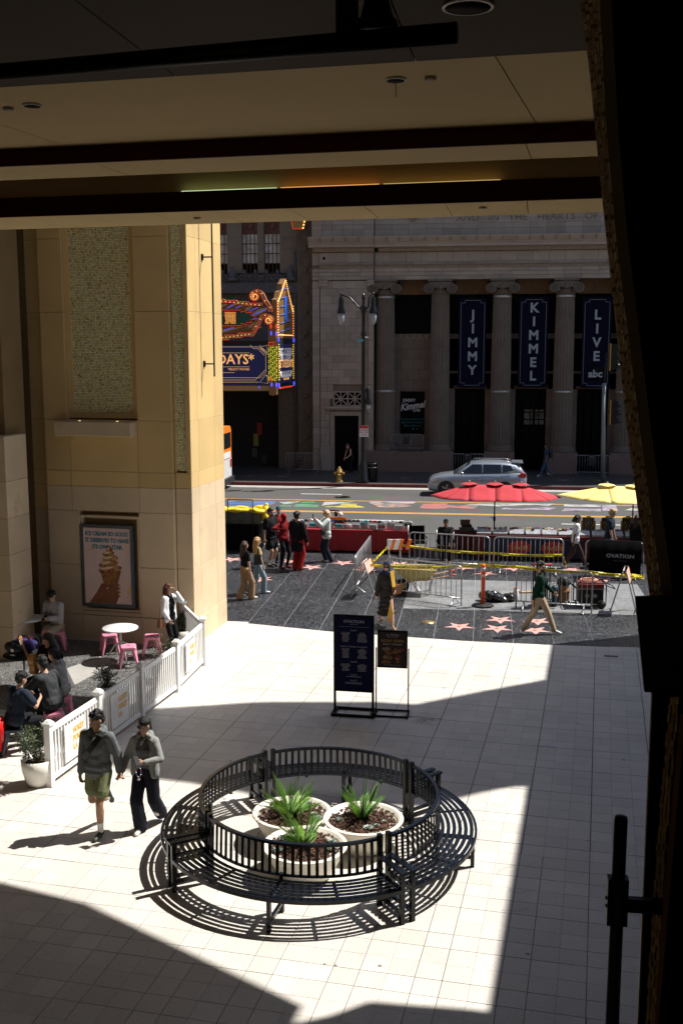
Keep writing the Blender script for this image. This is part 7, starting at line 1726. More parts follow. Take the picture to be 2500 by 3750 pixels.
for i in range(4):
    a0 = J[i] + .022; a1 = (J[(i + 1) % 4] + (2 * pi if i == 3 else 0)) - .022
    am = (a0 + a1) / 2; dirn = (cos(am), sin(am))
    lab = 'black slatted curved bench segment ' + ('at the front, its seat facing the viewer' if dirn[1] < -.6 else 'at the back, seen from behind its rail' if dirn[1] > .6 else 'on the right with sunlit blue-black seat' if dirn[0] > 0 else 'on the left beside the walking couple')
    t = empty('curved_bench', BCN, 0, lab, 'bench', 'circular bench segments around the planters')
    ns = 6; pitch_ = (RO - RI) / ns
    for k in range(ns):
        r0 = RI + pitch_ * k + .007; r1 = r0 + pitch_ - .027
        dz = .012 * (1 - k / 6) * 0
        arc(r0, r1, .437, .446, a0, a1).build('seat_slat', 'bench_black', t)
    arc(RO - .004, RO + .028, .400, .448, a0, a1).build('front_rim', 'bench_black', t)
    arc(RB - .02, RB + .03, .865, .900, a0, a1).build('top_rail', 'bench_black', t); arc(RB + .012, RB + .042, .478, .505, a0, a1).build('bottom_rail', 'bench_black', t)
    nb = int((a1 - a0) * RB / .095); me = None
    for k in range(nb):
        a = a0 + (a1 - a0) * (k + .5) / nb; r = RB + .012
        if me is None: o_ = MB().hexa([(.008, -.02, .505), (.020, -.02, .505), (.020, .02, .505), (.008, .02, .505), (-.006, -.02, .866), (.006, -.02, .866), (.006, .02, .866), (-.006, .02, .866)]).build('back_slat', 'bench_black', t, (r * cos(a), r * sin(a), 0)); me = o_.data; o_.rotation_euler.z = a
        else: inst('back_slat', me, t, (r * cos(a), r * sin(a), 0), a)
    def rb(a, r0, r1, z0, z1, wd_, name, off=0):
        o = MB().b2((r0, -wd_ / 2, z0), (r1, wd_ / 2, z1)).build(name, 'bench_black', t, (-sin(a) * off, cos(a) * off, 0)); o.rotation_euler.z = a; return o
    for a, s_ in ((a0, 1), (a1, -1)):
        e_ = s_ * .028
        rb(a, RB - .03, RB + .03, 0, .935, .055, 'back_post', e_); rb(a, RO - .03, RO + .025, 0, .64, .055, 'front_post', e_)
        rb(a, RB - .005, RO + .05, .64, .668, .075, 'armrest', e_); rb(a, RB + .03, RO - .03, .385, .427, .05, 'seat_support', e_); rb(a, RB + .03, RO - .03, .11, .15, .04, 'brace', e_)
    rb(am, RB - .02, RB + .03, 0, .50, .05, 'back_post'); rb(am, RO - .05, RO, 0, .40, .05, 'front_post'); rb(am, RB + .03, RO - .05, .385, .427, .05, 'seat_support'); rb(am, RB + .03, RO - .05, .11, .15, .04, 'brace')
    for q in (.25, .75): rb(a0 + (a1 - a0) * q, RI, RO - .005, .412, .427, .04, 'seat_strap')

# bowl planters with foxtail ferns inside the ring
mat('bowl_cream', (.78, .73, .62), .5, var=.03); mat('mulch', (.06, .028, .017), .9, var=.5, scale=40); mat('chip_a', (.10, .045, .026), .85, var=.4, scale=30); mat('chip_b', (.04, .018, .012), .85, var=.4, scale=30); mat('fern_green', (.10, .27, .02), .5, var=.35, scale=12); mat('fern_pale', (.21, .40, .045), .5, var=.3, scale=12); mat('succulent', (.22, .31, .27), .6, var=.25, scale=20); mat('succulent_pale', (.36, .42, .38), .6, var=.2, scale=20)
mat('fern_stem', (.06, .12, .02), .6)
frond_me = []
random.seed(40)
for q in range(5):
    mb = MB(); L = 1.0; bend = random.uniform(.10, .45)
    spine = [Vector((bend * (u ** 2) * .9, 0, L * u * (1 - .18 * bend * u))) for u in [k / 10 for k in range(11)]]
    for k in range(230):
        u = .08 + .91 * (k / 230); i = min(9, int(u * 10)); p = spine[i].lerp(spine[i + 1], u * 10 - i); tang = (spine[i + 1] - spine[i]).normalized()
        wd_ = .080 * (sin(pi * min(1, (u + .10)) ** 1.3) ** .6) + .014
        a = k * 2.399; sd_ = (tang.orthogonal().normalized()); bn = tang.cross(sd_); dd = (sd_ * cos(a) + bn * sin(a) + tang * .22).normalized() * wd_ * random.uniform(.8, 1.25)
        wv = dd.cross(tang).normalized() * .0062
        mb.add([p - wv, p + wv, p + dd], [(0, 1, 2)], None)
    nb_ = len(mb.v); mb2 = MB(); mb2.tube(spine, [.010] * 9 + [.006, .003], n=4)
    frond_me.append((mb, mb2))
fr = []
for q, (a_, b_) in enumerate(frond_me):
    o1 = a_.build('frond', 'fern_green' if q % 3 else 'fern_pale', None, fix=False); o2 = b_.build('frond_stem', 'fern_stem', None); fr.append((o1.data, o2.data)); bpy.data.objects.remove(o1); bpy.data.objects.remove(o2)
def bowl(p, lab, fern_off, nf, hs_, seed, flab, spread=.55):
    random.seed(seed); t = empty('bowl_planter', p, 0, lab, 'planter', 'cream bowl planters inside the bench ring')
    R_ = .545; H_ = .40
    MB().lathe([(.30, 0), (.34, .02), (.43, .18), (.51, .34), (R_, H_), (R_ + .012, H_ + .012), (R_, H_ + .022), (R_ - .05, H_ + .02), (R_ - .065, H_ - .03)], n=40).build('bowl', 'bowl_cream', t)
    MB().lathe([(R_ - .06, 0), (.3, .025), (.01, .04)], n=24).build('mulch', 'mulch', t, (0, 0, H_ - .045))
    for m in ('chip_a', 'chip_b'):
        mb = MB()
        for k in range(260):
            a = random.uniform(0, 2 * pi); r = (R_ - .075) * math.sqrt(random.random()); mb.box((r * cos(a), r * sin(a), H_ - .022 + .02 * (1 - r / R_) + random.uniform(0, .012)), (random.uniform(.02, .055), random.uniform(.012, .028), random.uniform(.006, .012)), R=Quaternion((random.gauss(0, .25), random.gauss(0, .25), 1), random.uniform(0, 6)).to_matrix())
        tag(mb.build('bark_chips', m, t), kind='stuff')
    f_ = empty('foxtail_fern', Vector(p) + Vector((fern_off[0], fern_off[1], H_ - .03)), 0, flab, 'fern', 'foxtail ferns in the bowl planters')
    for k in range(nf):
        a = 2 * pi * k / nf + random.uniform(-.3, .3); inc = spread * math.sqrt((k % 7 + .4) / 7) + random.uniform(-.06, .06); L = hs_ * random.uniform(.62, 1.05) * (1.1 - .35 * inc)
        q = random.randrange(5); rot = Matrix.Rotation(a, 3, 'Z') @ Matrix.Rotation(inc, 3, 'Y'); e_ = rot.to_euler()
        o = inst('frond', fr[q][0], f_, (.05 * cos(a), .05 * sin(a), 0), rot=e_, scale=(L, L, L)); inst('frond_stem', fr[q][1], o)
    k = 0
    while k < 7:
        a = random.uniform(0, 2 * pi); r = random.uniform(.25, .40); x, y = r * cos(a), r * sin(a)
        if math.hypot(x - fern_off[0], y - fern_off[1]) < .22: continue
        k += 1
        s_ = empty('succulent', Vector(p) + Vector((x, y, H_ - .015)), random.uniform(0, 6), 'pale grey-green succulent rosette set in bark %s' % {'A': 'in the far left bowl', 'B': 'in the right bowl', 'C': 'in the front bowl'}[lab_key], 'succulent', 'succulent rosettes in the %s' % {'A': 'far left bowl', 'B': 'right bowl', 'C': 'front bowl'}[lab_key])
        mb = MB(); RR = random.uniform(.045, .085)
        for ring, (n, inc2, l_) in enumerate(((8, .35, 1.0), (7, .75, .8), (5, 1.15, .55))):
            for j in range(n):
                aa = 2 * pi * j / n + ring * .4; dd = Vector((cos(aa) * cos(inc2), sin(aa) * cos(inc2), sin(inc2))) * RR * l_; wv = Vector((-sin(aa), cos(aa), 0)) * RR * .28; up = Vector((0, 0, RR * .10))
                mb.add([(0, 0, 0), dd * .6 + wv + up, dd, dd * .6 - wv + up, dd * .6 - up * 1.2], [(0, 4, 1), (1, 4, 2), (0, 3, 4), (3, 2, 4), (0, 1, 2, 3)], None)
        mb.build('rosette', random.choice(['succulent', 'succulent_pale', 'succulent_pale']), s_)
def c4g(x, y, z): return at((500 + x * .8291) / SC, (2650 + y * .8291) / SC, z)
lab_key = 'A'; q = c4g(687, 392, .41); bowl((q.x, q.y, 0), 'cream bowl planter at the far left inside the bench ring with the largest fern', (-.02, .02), 44, .66, 1, 'largest bright green foxtail fern, in the far left bowl', .95)
lab_key = 'B'; q = c4g(1000, 418, .41); bowl((q.x, q.y, 0), 'cream bowl planter at the right inside the bench ring', (-.02, .10), 28, .60, 2, 'upright foxtail fern in the right bowl', .55)
lab_key = 'C'; q = c4g(743, 535, .41); bowl((q.x, q.y, 0), 'cream bowl planter at the front inside the bench ring', (-.03, .08), 30, .60, 3, 'spreading foxtail fern in the front bowl', .75)

# red suitcase at the left edge, backpack and guitar at the cafe table
mat('case_red', (.70, .02, .02), .3, spec=.5)
p = at(*c3p(10, 1600)); 
t = empty('suitcase', p + Vector((-.14, .05, 0)), .1, 'bright red hard-shell suitcase cut by the left edge', 'suitcase')
bm = bmesh.new(); bmesh.ops.create_cube(bm, size=1.0)
for v_ in bm.verts: v_.co = Vector((v_.co.x * .40, v_.co.y * .26, v_.co.z * .58 + .36))
bmesh.ops.bevel(bm, geom=bm.edges[:], offset=.05, segments=4, affect='EDGES'); me = bpy.data.meshes.new('shell'); bm.to_mesh(me); bm.free(); me.materials.append(MATS['case_red'])
for f in me.polygons: f.use_smooth = True
inst('shell', me, t)
for k in range(3): MB().b2((-.12 + k * .10, -.136, .12), (-.09 + k * .10, -.128, .60)).build('rib', 'case_red', t)
for sx_ in (-1, 1):
    for sy_ in (-1, 1): MB().tube([(sx_ * .15 - .02, sy_ * .09, .035), (sx_ * .15 + .02, sy_ * .09, .035)], .035, n=12).build('wheel', 'rubber', t)
MB().tube([(-.08, .05, .65), (-.08, .05, .80), (.08, .05, .80), (.08, .05, .65)], .01, n=6).build('handle', 'steel_dim', t)
# ------------------------------------------------------------------ people
from mathutils import noise as mnoise
def skin(n, c): return mat('skin_' + n, c, .5, var=.08, scale=30, spec=.35).name
SK_L, SK_M, SK_D = skin('light', (.50, .30, .21)), skin('medium', (.36, .20, .12)), skin('deep', (.20, .10, .06))
def cloth(n, c, r=.85, v=.10, b=.35): return mat('wear_' + n, c, r, var=v, scale=10, bump=b, bscale=22, spec=.1).name
mat('eye_dark', (.05, .03, .022), .3); mat('lip', (.30, .10, .08), .5); mat('lens_black', (.006, .006, .007), .08, spec=.7)
HAIR = {n: mat('hair_' + n, c, .45, var=.35, scale=60, bump=.6, bscale=130, spec=.35).name for n, c in dict(black=(.010, .009, .009), brown=(.055, .026, .014), auburn=(.085, .022, .014), blond=(.48, .30, .12), fair=(.55, .40, .22), dark=(.02, .013, .010)).items()}
def ik(a, c, l1, l2, pole):
    d = c - a; L = d.length
    if L > (l1 + l2) * .998: c = a + d * ((l1 + l2) * .998 / L); d = c - a; L = d.length
    u = d / L; p = pole - u * pole.dot(u); p.normalize(); x = (l1 * l1 - l2 * l2 + L * L) / (2 * L); h = math.sqrt(max(0, l1 * l1 - x * x))
    return a + u * x + p * h, c
class Fig:
    def __init__(s): s.p = []
    def c(s, a, b, ra, rb, m, bias=0.0): s.p.append(('c', Vector(a), Vector(b), ra, rb, m, bias)); return s
    def e(s, c, r, m, R=None, bias=0.0): s.p.append(('e', Vector(c), r, R, None, m, bias)); return s
    def mesh(s, name, vox, parent, k=1.0, smooth=3, rough=0.0, freq=9.0):
        mb = MB()
        for q in s.p:
            if q[0] == 'c':
                _, a, b, ra, rb, m, _b = q; n = 10; d = (b - a); L = d.length
                if L < 1e-4: mb.ell(a, max(ra, rb), n=n, k=6); continue
                u = d / L; P, Rr = [], []
                for t_ in (-1, -.85, -.5, 0): P.append(a + u * ra * t_); Rr.append(max(.0008, ra * math.sqrt(max(0, 1 - t_ * t_))))
                for t_ in (0, .5, .85, 1): P.append(b + u * rb * t_); Rr.append(max(.0008, rb * math.sqrt(max(0, 1 - t_ * t_))))
                mb.tube(P, Rr, n=n)
            else: mb.ell(q[1], q[2], n=14, k=9, R=q[3])
        o = mb.build(name, None, None); COL.objects.unlink(o); rm = o.modifiers.new('r', 'REMESH'); rm.mode = 'VOXEL'; rm.voxel_size = vox / k
        if smooth: sm_ = o.modifiers.new('s', 'SMOOTH'); sm_.iterations = smooth; sm_.factor = .5
        me = baked(o)
        me.name = name; n = len(me.polygons); C = np.empty(n * 3); me.polygons.foreach_get('center', C); C = C.reshape(-1, 3)
        best = np.full(n, 1e9); bi = np.zeros(n, int); mats = []
        for q in s.p:
            m = q[5]
            if m not in mats: mats.append(m)
            if q[0] == 'c':
                a, b = np.array(q[1]), np.array(q[2]); d = b - a; L2 = max(1e-9, d @ d); t_ = np.clip(((C - a) @ d) / L2, 0, 1); dist = np.linalg.norm(C - a - t_[:, None] * d, axis=1) - (q[3] + (q[4] - q[3]) * t_)
            else:
                r = q[2] if isinstance(q[2], (tuple, list)) else (q[2],) * 3; X = C - np.array(q[1])
                if q[3] is not None: X = X @ np.array(q[3])
                dist = (np.linalg.norm(X / np.array(r), axis=1) - 1) * min(r)
            dist = dist - q[6]; w_ = dist < best; best[w_] = dist[w_]; bi[w_] = mats.index(m)
        me.materials.clear()
        for m in mats: me.materials.append(MATS[m])
        me.polygons.foreach_set('material_index', bi.astype(np.int32)); me.polygons.foreach_set('use_smooth', [True] * n)
        if rough or k != 1.0:
            N_ = len(me.vertices); co = np.empty(N_ * 3); nr = np.empty(N_ * 3); me.vertices.foreach_get('co', co); me.vertices.foreach_get('normal', nr); co = co.reshape(-1, 3); nr = nr.reshape(-1, 3)
            if rough: co = co + nr * (rough * np.array([mnoise.noise(Vector(c_) * freq) for c_ in co]))[:, None]
            me.vertices.foreach_set('co', (co * k).ravel())
        me.update(); o = bpy.data.objects.new(name, me); COL.objects.link(o); o.parent = parent; return o

def person(lab, loc, rz, H, sk=SK_M, top='grey', topm=None, sleeve='long', loose=.012, hem=.86, bottom='trousers', botm=None, bw=(.095, .072, .068), shoem='shoe_dark', sockm=None,
           la=(.09, 0, .085), ra=(-.09, 0, .085), lk=None, rk=None, lh=(.26, -.05, .80), rh=(-.26, -.05, .80), lf=0.0, rf=0.0, lean=0.0, hip=.915, hy=0.0, headyaw=0.0, headpitch=0.0,
           hair=None, hairstyle='short', fem=False, vox=.013, glasses=False, beard=False, open_jacket=None, skirt=None, hood=False, seat=False, lcurl=.5, rcurl=.5, belly=0.0, group=None, lpole=None, rpole=None, scarf=None, name='person', knee_l=None, knee_r=None, ankle_turn=0.0):
    k = H / 1.75
    t = empty(name, loc, rz, lab, 'person', group)
    F = Fig(); V = Vector
    shw = .160 if fem else .182; hipw = .092
    Rl = Matrix.Rotation(lean, 3, 'X')     # positive leans forward (toward -Y)
    hipc = V((0, hy, hip))
    def U(x, y, z): return hipc + Rl @ (V((x, y, z - .915)))
    T, B = topm, botm
    # legs
    feet = {}
    for s_, an, kn, fp_ in ((1, la, knee_l, lf), (-1, ra, knee_r, rf)):
        h_ = hipc + V((s_ * hipw, 0, -.02)); a_ = V(an)
        kn_, a_ = ik(h_, a_, .425, .425, V(kn) if kn else V((s_ * .12, -1, .0)))
        if bottom == 'trousers':
            F.c(h_, kn_, bw[0], bw[1], B).c(kn_, a_ + (a_ - kn_).normalized() * .01, bw[1], bw[2], B)
        else:
            F.c(h_, kn_, .082, .054, sk).c(kn_, kn_.lerp(a_, .35), .054, .056, sk).c(kn_.lerp(a_, .35), a_, .056, .036, sk)
            if bottom == 'shorts': F.c(h_, h_.lerp(kn_, .62), .105, .105 if not fem else .10, B, .006)
        if sockm: F.c(a_.lerp(kn_, .30), a_, .043, .040, sockm, .004)
        Rf = Matrix.Rotation(fp_, 3, 'X'); fwd = Rf @ V((0, -1, 0)); dn = Rf @ V((0, 0, -1))
        F.c(a_ + dn * .035 - fwd * .035, a_ + dn * .045 + fwd * .13, .040, .036, shoem, .004); F.e(a_ + dn * .05 + fwd * .15, (.043, .06, .034), shoem, Rf, .004)
    # pelvis and torso
    F.e(hipc + V((0, .012, .02)), (.155 if not fem else .165, .118, .12), B if bottom != 'dress' else T)
    F.e(U(0, 0, 1.08), (.135 + loose + belly * .6, .100 + loose + belly, .16), T, Rl); F.e(U(0, 0, 1.26), (.158 + loose if not fem else .138 + loose, .108 + loose, .18), T, Rl)
    for s_ in (-1, 1): F.c(U(s_ * .065, .004, 1.0), U(s_ * (.075 if not fem else .06), .004, 1.34), .082 + loose + belly * .5, .088 + loose, T)
    if fem: F.e(U(.06, -.075, 1.26), (.06, .055, .06), T).e(U(-.06, -.075, 1.26), (.06, .055, .06), T)
    if sleeve is not None: F.c(U(shw - .045, 0, 1.40), U(-shw + .045, 0, 1.40), .062 + loose * .6, .062 + loose * .6, T)
    F.c(U(.075, .005, 1.45), U(-.075, .005, 1.45), .045, .045, T); F.c(U(0, .01, 1.43), U(0, -.008, 1.56), .056 if not fem else .048, .052 if not fem else .045, sk)
    if hem < .92:
        F.c(hipc + V((-.07, 0, hem + .075 - .915)), hipc + V((.07, 0, hem + .075 - .915)), .105 + loose, .105 + loose, T, .004)
        F.c(U(-.07, 0, .98), U(.07, 0, .98), .105 + loose, .105 + loose, T, .004)
    if open_jacket:
        for s_ in (-1, 1):
            F.c(U(s_ * .13, -.02, 1.40), U(s_ * .155, -.03, .90), .062, .075, open_jacket, .006); F.c(U(s_ * .09, .06, 1.38), U(s_ * .10, .07, .90), .08, .09, open_jacket, .006)
        F.c(U(.1, .085, 1.36), U(-.1, .085, 1.36), .05, .05, open_jacket, .006); F.c(U(.08, .06, 1.46), U(-.08, .06, 1.46), .045, .045, open_jacket, .005)
    if hood: 
        for q in range(7):
            a = -pi * .15 + q * pi * 1.3 / 6; F.e(U(.095 * cos(a), .02 + .075 * sin(a), 1.475 + .02 * sin(a)), (.048, .045, .042), open_jacket or T, None, .003)
    if skirt:
        sm_, z0_, z1_, r0_, r1_, sp_ = skirt
        for q in range(5):
            u = q / 4; F.e(hipc + V((0, sp_ * u, (z0_ + (z1_ - z0_) * u) - .915)), (r0_ + (r1_ - r0_) * u, (r0_ + (r1_ - r0_) * u) * .72, .10), sm_, None, .006)
    # arms and hands
    hands = {}
    for s_, hd, cu, pole in ((1, lh, lcurl, lpole), (-1, rh, rcurl, rpole)):
        sh = U(s_ * shw, 0, 1.405); el, wr = ik(sh, V(hd), .285, .255, V(pole) if pole else V((s_ * .55, .8, -.2)))
        AM = open_jacket or T
        if sleeve == 'long': F.c(sh, el, .056 + loose, .048 + loose, AM, .003).c(el, el.lerp(wr, .92), .048 + loose, .036 + loose * .8, AM, .003); F.c(el.lerp(wr, .8), wr, .028, .026, sk)
        elif sleeve == 'short': F.c(sh, sh.lerp(el, .62), .058 + loose, .058 + loose, T, .004); F.c(sh, el, .046, .039, sk).c(el, wr, .039, .026, sk)
        else: F.c(sh, el, .048, .039, sk).c(el, wr, .039, .026, sk)
        u = (wr - el).normalized(); side = V((s_, 0, 0)) - u * u.x * s_
        side = side.normalized() if side.length > .05 else V((0, -1, 0)); nn = u.cross(side).normalized()
        # palm: back of the hand faces outward; fingers curl inward
        inn = -side; row = nn if nn.dot(V((0, -1, 0))) > 0 else -nn
        pc = wr + u * .045
        F.e(pc, (.017, .038, .052), sk, Matrix((inn, row, u)).transposed())
        for fi, (off, ln) in enumerate(((.030, .070), (.011, .080), (-.009, .074), (-.028, .058))):
            b0 = pc + u * .042 + row * off; b1 = b0 + (u * cos(cu) + inn * sin(cu)) * ln * .52; b2_ = b1 + (u * cos(cu * 2.3) + inn * sin(cu * 2.3)) * ln * .48
            F.c(b0 - u * .02, b1, .0095, .009, sk).c(b1, b2_, .009, .0075, sk)
        th0 = pc + row * .030 - u * .018; th1 = th0 + (row * .75 + u * .65 + inn * .35).normalized() * .036; F.c(th0, th1, .0125, .011, sk).c(th1, th1 + (u * .85 + row * .15 + inn * .45).normalized() * .030, .011, .009, sk)
        hands[s_] = (pc, u, inn, row)
    # head
    Rh = Rl @ Matrix.Rotation(headyaw, 3, 'Z') @ Matrix.Rotation(headpitch, 3, 'X'); hc = U(0, -.012, 1.625)
    def Hd(x, y, z): return hc + Rh @ V((x, y, z))
    F.e(Hd(0, .012, .022), (.075, .094, .096), sk, Rh); F.e(Hd(0, -.022, -.045), (.058, .066, .070), sk, Rh); F.e(Hd(0, -.04, -.085), (.032, .030, .025), sk, Rh)
    F.c(Hd(0, -.083, .005), Hd(0, -.104, -.030), .009, .014, sk); F.e(Hd(0, -.086, -.066), (.024, .010, .0075), 'lip', Rh, .001)
    for s_ in (-1, 1):
        F.e(Hd(s_ * .077, .012, -.008), (.011, .022, .033), sk, Rh); F.e(Hd(s_ * .030, -.078, .004), (.011, .007, .005), 'eye_dark', Rh, .001); F.c(Hd(s_ * .015, -.085, .026), Hd(s_ * .048, -.073, .028), .003, .003, HAIR['dark'] if hair != 'fair' else sk)
    if beard: F.e(Hd(0, -.032, -.072), (.060, .058, .050), HAIR[hair or 'dark'], Rh, -.002); F.e(Hd(0, -.088, -.055), (.026, .008, .006), HAIR[hair or 'dark'], Rh)
    body = F.mesh('body', vox, t, k, 2, .004 if vox < .012 else 0, 13)
    # hair or headwear
    hm = HAIR[hair] if hair else None
    hv = max(.008, vox * .8); G_ = Fig()
    if hairstyle in ('short', 'curly', 'long', 'pony', 'bob', 'curls_long', 'flat'):
        G_.e(Hd(0, .022, .048), (.084, .102, .085), hm, Rh); G_.e(Hd(0, .050, .005), (.080, .078, .085), hm, Rh)
        if hairstyle in ('short', 'curly'):
            rnd = random.Random(len(lab)); n_ = 46 if hairstyle == 'curly' else 26
            for q in range(n_):
                a, b_ = rnd.uniform(0, 2 * pi), rnd.uniform(.15, 1.35); p = Hd(.080 * cos(a) * cos(b_), .02 + .098 * sin(a) * cos(b_), .048 + .085 * sin(b_))
                if (Rh.transposed() @ (p - hc)).y < -.06 and (Rh.transposed() @ (p - hc)).z < .07: continue
                G_.e(p, rnd.uniform(.018, .030) * (1.25 if hairstyle == 'curly' else 1), hm)
        if hairstyle in ('long', 'curls_long', 'bob'):
            zl = -.34 if hairstyle != 'bob' else -.16; rnd = random.Random(len(lab))
            for q in range(13):
                a = -pi * .10 + q / 12 * pi * 1.2; x, y = .082 * cos(a), .03 + .075 * sin(a); e_ = zl * rnd.uniform(.8, 1.08)
                w_ = .030 if hairstyle != 'curls_long' else .040
                G_.c(Hd(x, y, .03), Hd(x * 1.05, y + .02, zl * .45), .034, w_, hm).c(Hd(x * 1.05, y + .02, zl * .45), Hd(x * 1.0 + rnd.uniform(-.02, .02), y + .035, e_), w_, .012, hm)
        if hairstyle == 'pony': G_.e(Hd(0, .10, .04), (.04, .045, .045), hm).c(Hd(0, .115, .03), Hd(0, .13, -.12), .03, .014, hm)
        o = G_.mesh('hair', hv, t, k, 1, .006, 45)
    elif hairstyle == 'hijab':
        G_.e(Hd(0, .022, .040), (.094, .112, .106), scarf, Rh); G_.e(Hd(0, .01, -.07), (.085, .09, .08), scarf, Rh); G_.e(U(0, -.005, 1.47), (.13, .11, .07), scarf, Rh)
        G_.e(Hd(.0, .03, -.02), (.09, .10, .11), scarf, Rh)
        # face opening
        o = G_.mesh('headscarf', hv, t, k, 2, .004, 20); bm = bmesh.new(); bm.from_mesh(o.data); cutc = (hc + Rh @ V((0, -.085, -.022))) * k
        dl = [v for v in bm.verts if ((Rh.transposed() @ (v.co / k - hc)).y < -.052 and abs((Rh.transposed() @ (v.co / k - hc)).x) < .056 and -.095 < (Rh.transposed() @ (v.co / k - hc)).z < .062)]
        bmesh.ops.delete(bm, geom=dl, context='VERTS'); bm.to_mesh(o.data); bm.free()
    elif hairstyle == 'cap':
        G_.e(Hd(0, .015, .055), (.084, .102, .072), scarf, Rh); G_.e(Hd(0, -.10, .045), (.06, .06, .010), scarf, Rh); G_.mesh('cap', hv, t, k, 1)
    if glasses:
        mb = MB()
        for s_ in (-1, 1):
            P = [Hd(s_ * .033 + .027 * cos(a) * 1.05, -.098 + abs(s_ * .033 + .027 * cos(a)) * .12, .006 + .019 * sin(a)) * k for a in [2 * pi * q / 12 for q in range(12)]]; P2 = [p + Rh @ V((0, .008, 0)) for p in P]
            mb.add(P + P2, [tuple(range(12)), tuple(range(23, 11, -1))] + [(i, (i + 1) % 12, (i + 1) % 12 + 12, i + 12) for i in range(12)])
            mb.tube([Hd(s_ * .060, -.088, .012) * k, Hd(s_ * .078, -.03, .012) * k, Hd(s_ * .080, .02, .006) * k], .0035 * k, n=5)
        mb.tube([Hd(-.008, -.099, .010) * k, Hd(.008, -.099, .010) * k], .004 * k, n=5); mb.build('sunglasses', 'lens_black', t)
    t['_k'] = k
    return t, {q: (tuple(h_[0] * k), h_[1], h_[2], h_[3]) for q, h_ in hands.items()}, U, k
def hand_world(t, hv): return t.matrix_basis @ Vector(hv[0])
WR = cloth
W_ = {n: cloth(n, c) for n, c in dict(hoodie=(.13, .145, .15), cardigan=(.25, .26, .25), tee_grey=(.11, .11, .115), black=(.012, .012, .014), olive=(.165, .185, .095), navy_tr=(.016, .018, .028), green=(.006, .028, .018), khaki=(.42, .33, .235), tan=(.36, .235, .13), jeans=(.20, .28, .37), yellow_top=(.55, .40, .20), white=(.75, .75, .76), palegreen=(.55, .60, .57), navy=(.02, .028, .045), jean_dark=(.05, .085, .14), red=(.30, .02, .02), darkred=(.16, .012, .015), brown_tr=(.055, .035, .03), sweat=(.42, .40, .40), beige=(.36, .29, .21), darkgrey=(.04, .043, .047), greyhood=(.30, .30, .30), scarf=(.014, .022, .065), blue_dim=(.04, .06, .10)).items()}
mat('shoe_dark', (.02, .02, .022), .5); mat('shoe_white', (.62, .60, .57), .5, var=.25, scale=25); mat('shoe_green', (.035, .045, .03), .6); mat('shoe_tan', (.30, .17, .09), .5); mat('sock_white', (.72, .71, .69), .7); mat('strap_black', (.010, .010, .012), .5); mat('phone_black', (.008, .008, .010), .5, spec=.08); mat('bag_brown', (.20, .075, .03), .5, var=.2)
# dress print: dark cloth with small orange dots
def dots(name, base, dot, scale):
    m = bpy.data.materials.new(name); m.use_nodes = True; n = m.node_tree.nodes; l = m.node_tree.links; b = n['Principled BSDF']; b.inputs['Roughness'].default_value = .8
    tc = n.new('ShaderNodeTexCoord'); vo = n.new('ShaderNodeTexVoronoi'); vo.inputs['Scale'].default_value = scale; l.new(tc.outputs['Object'], vo.inputs['Vector'])
    mr = n.new('ShaderNodeMapRange'); mr.inputs[1].default_value = .12; mr.inputs[2].default_value = .16; mr.inputs[3].default_value = 1; mr.inputs[4].default_value = 0; l.new(vo.outputs['Distance'], mr.inputs[0])
    mx = n.new('ShaderNodeMixRGB'); mx.inputs[1].default_value = (*base, 1); mx.inputs[2].default_value = (*dot, 1); l.new(mr.outputs[0], mx.inputs[0]); l.new(mx.outputs[0], b.inputs['Base Color']); MATS[name] = m; return name
dots('dress_dots', (.005, .0045, .005), (.26, .11, .04), 26); dots('tote_yellow', (.62, .36, .04), (.70, .66, .58), 12)

# --- couple walking toward the viewer
mr_ = at(233, 1921); ROOT = Vector((mr_.x, mr_.y + .10, 0)); fw = at(331, 1911); FWL = Vector((fw.x + .02, fw.y + .10, 0)); MROOT = ROOT + Vector((-.04, 0, 0))
def loc_of(p, root, rz, k): return tuple((Matrix.Rotation(-rz, 3, 'Z') @ (p - root)) / k)
HM = (MROOT * .5 + FWL * .5) + Vector((0, -.06, .86)); HANDM = loc_of(HM + Vector((-.02, 0, .05)), MROOT, -.16, 1.80 / 1.75); HANDW = loc_of(HM + Vector((.02, .01, .05)), FWL, -.12, 1.66 / 1.75)
t, hd, U, k = person('man in grey hoodie and green shorts walking hand in hand toward the viewer', (ROOT.x - .04, ROOT.y, 0), -.16, 1.80, SK_M, topm=W_['hoodie'], loose=.020, hem=.82, bottom='shorts', botm=W_['olive'], shoem='shoe_green', sockm='sock_white',
    la=(.055, -.10, .085), ra=(-.03, .40, .36), knee_r=(-.25, -1, 0), rf=-1.1, lf=.05, lh=HANDM, rh=(-.255, -.06, .80), headyaw=-.55, headpitch=.22, hair='black', hairstyle='short', vox=.0095, hood=True, rcurl=.6, lcurl=.9)
MAN = t
mb = MB()
def strap(F_U, k, pts, wd_, name, m, parent, th=.006):
    mb = MB(); P = [Vector(F_U(*p)) * k for p in pts]
    for i in range(len(P) - 1):
        a, b = P[i], P[i + 1]; d = (b - a).normalized(); out = Vector((0, -1, 0)) if (pts[i][1] + pts[i + 1][1]) < 0 else Vector((0, 1, 0)); sd_ = d.cross(out).normalized() * wd_ / 2
        mb.hexa([a - sd_, a + sd_, b + sd_, b - sd_, a - sd_ + out * th, a + sd_ + out * th, b + sd_ + out * th, b - sd_ + out * th])
    return mb.build(name, m, parent)
strap(U, k, [(.11, -.02, 1.485), (.10, -.10, 1.44), (.02, -.148, 1.32), (-.06, -.150, 1.22), (-.13, -.128, 1.12), (-.185, -.05, 1.05)], .075, 'chest_strap', 'strap_black', MAN)
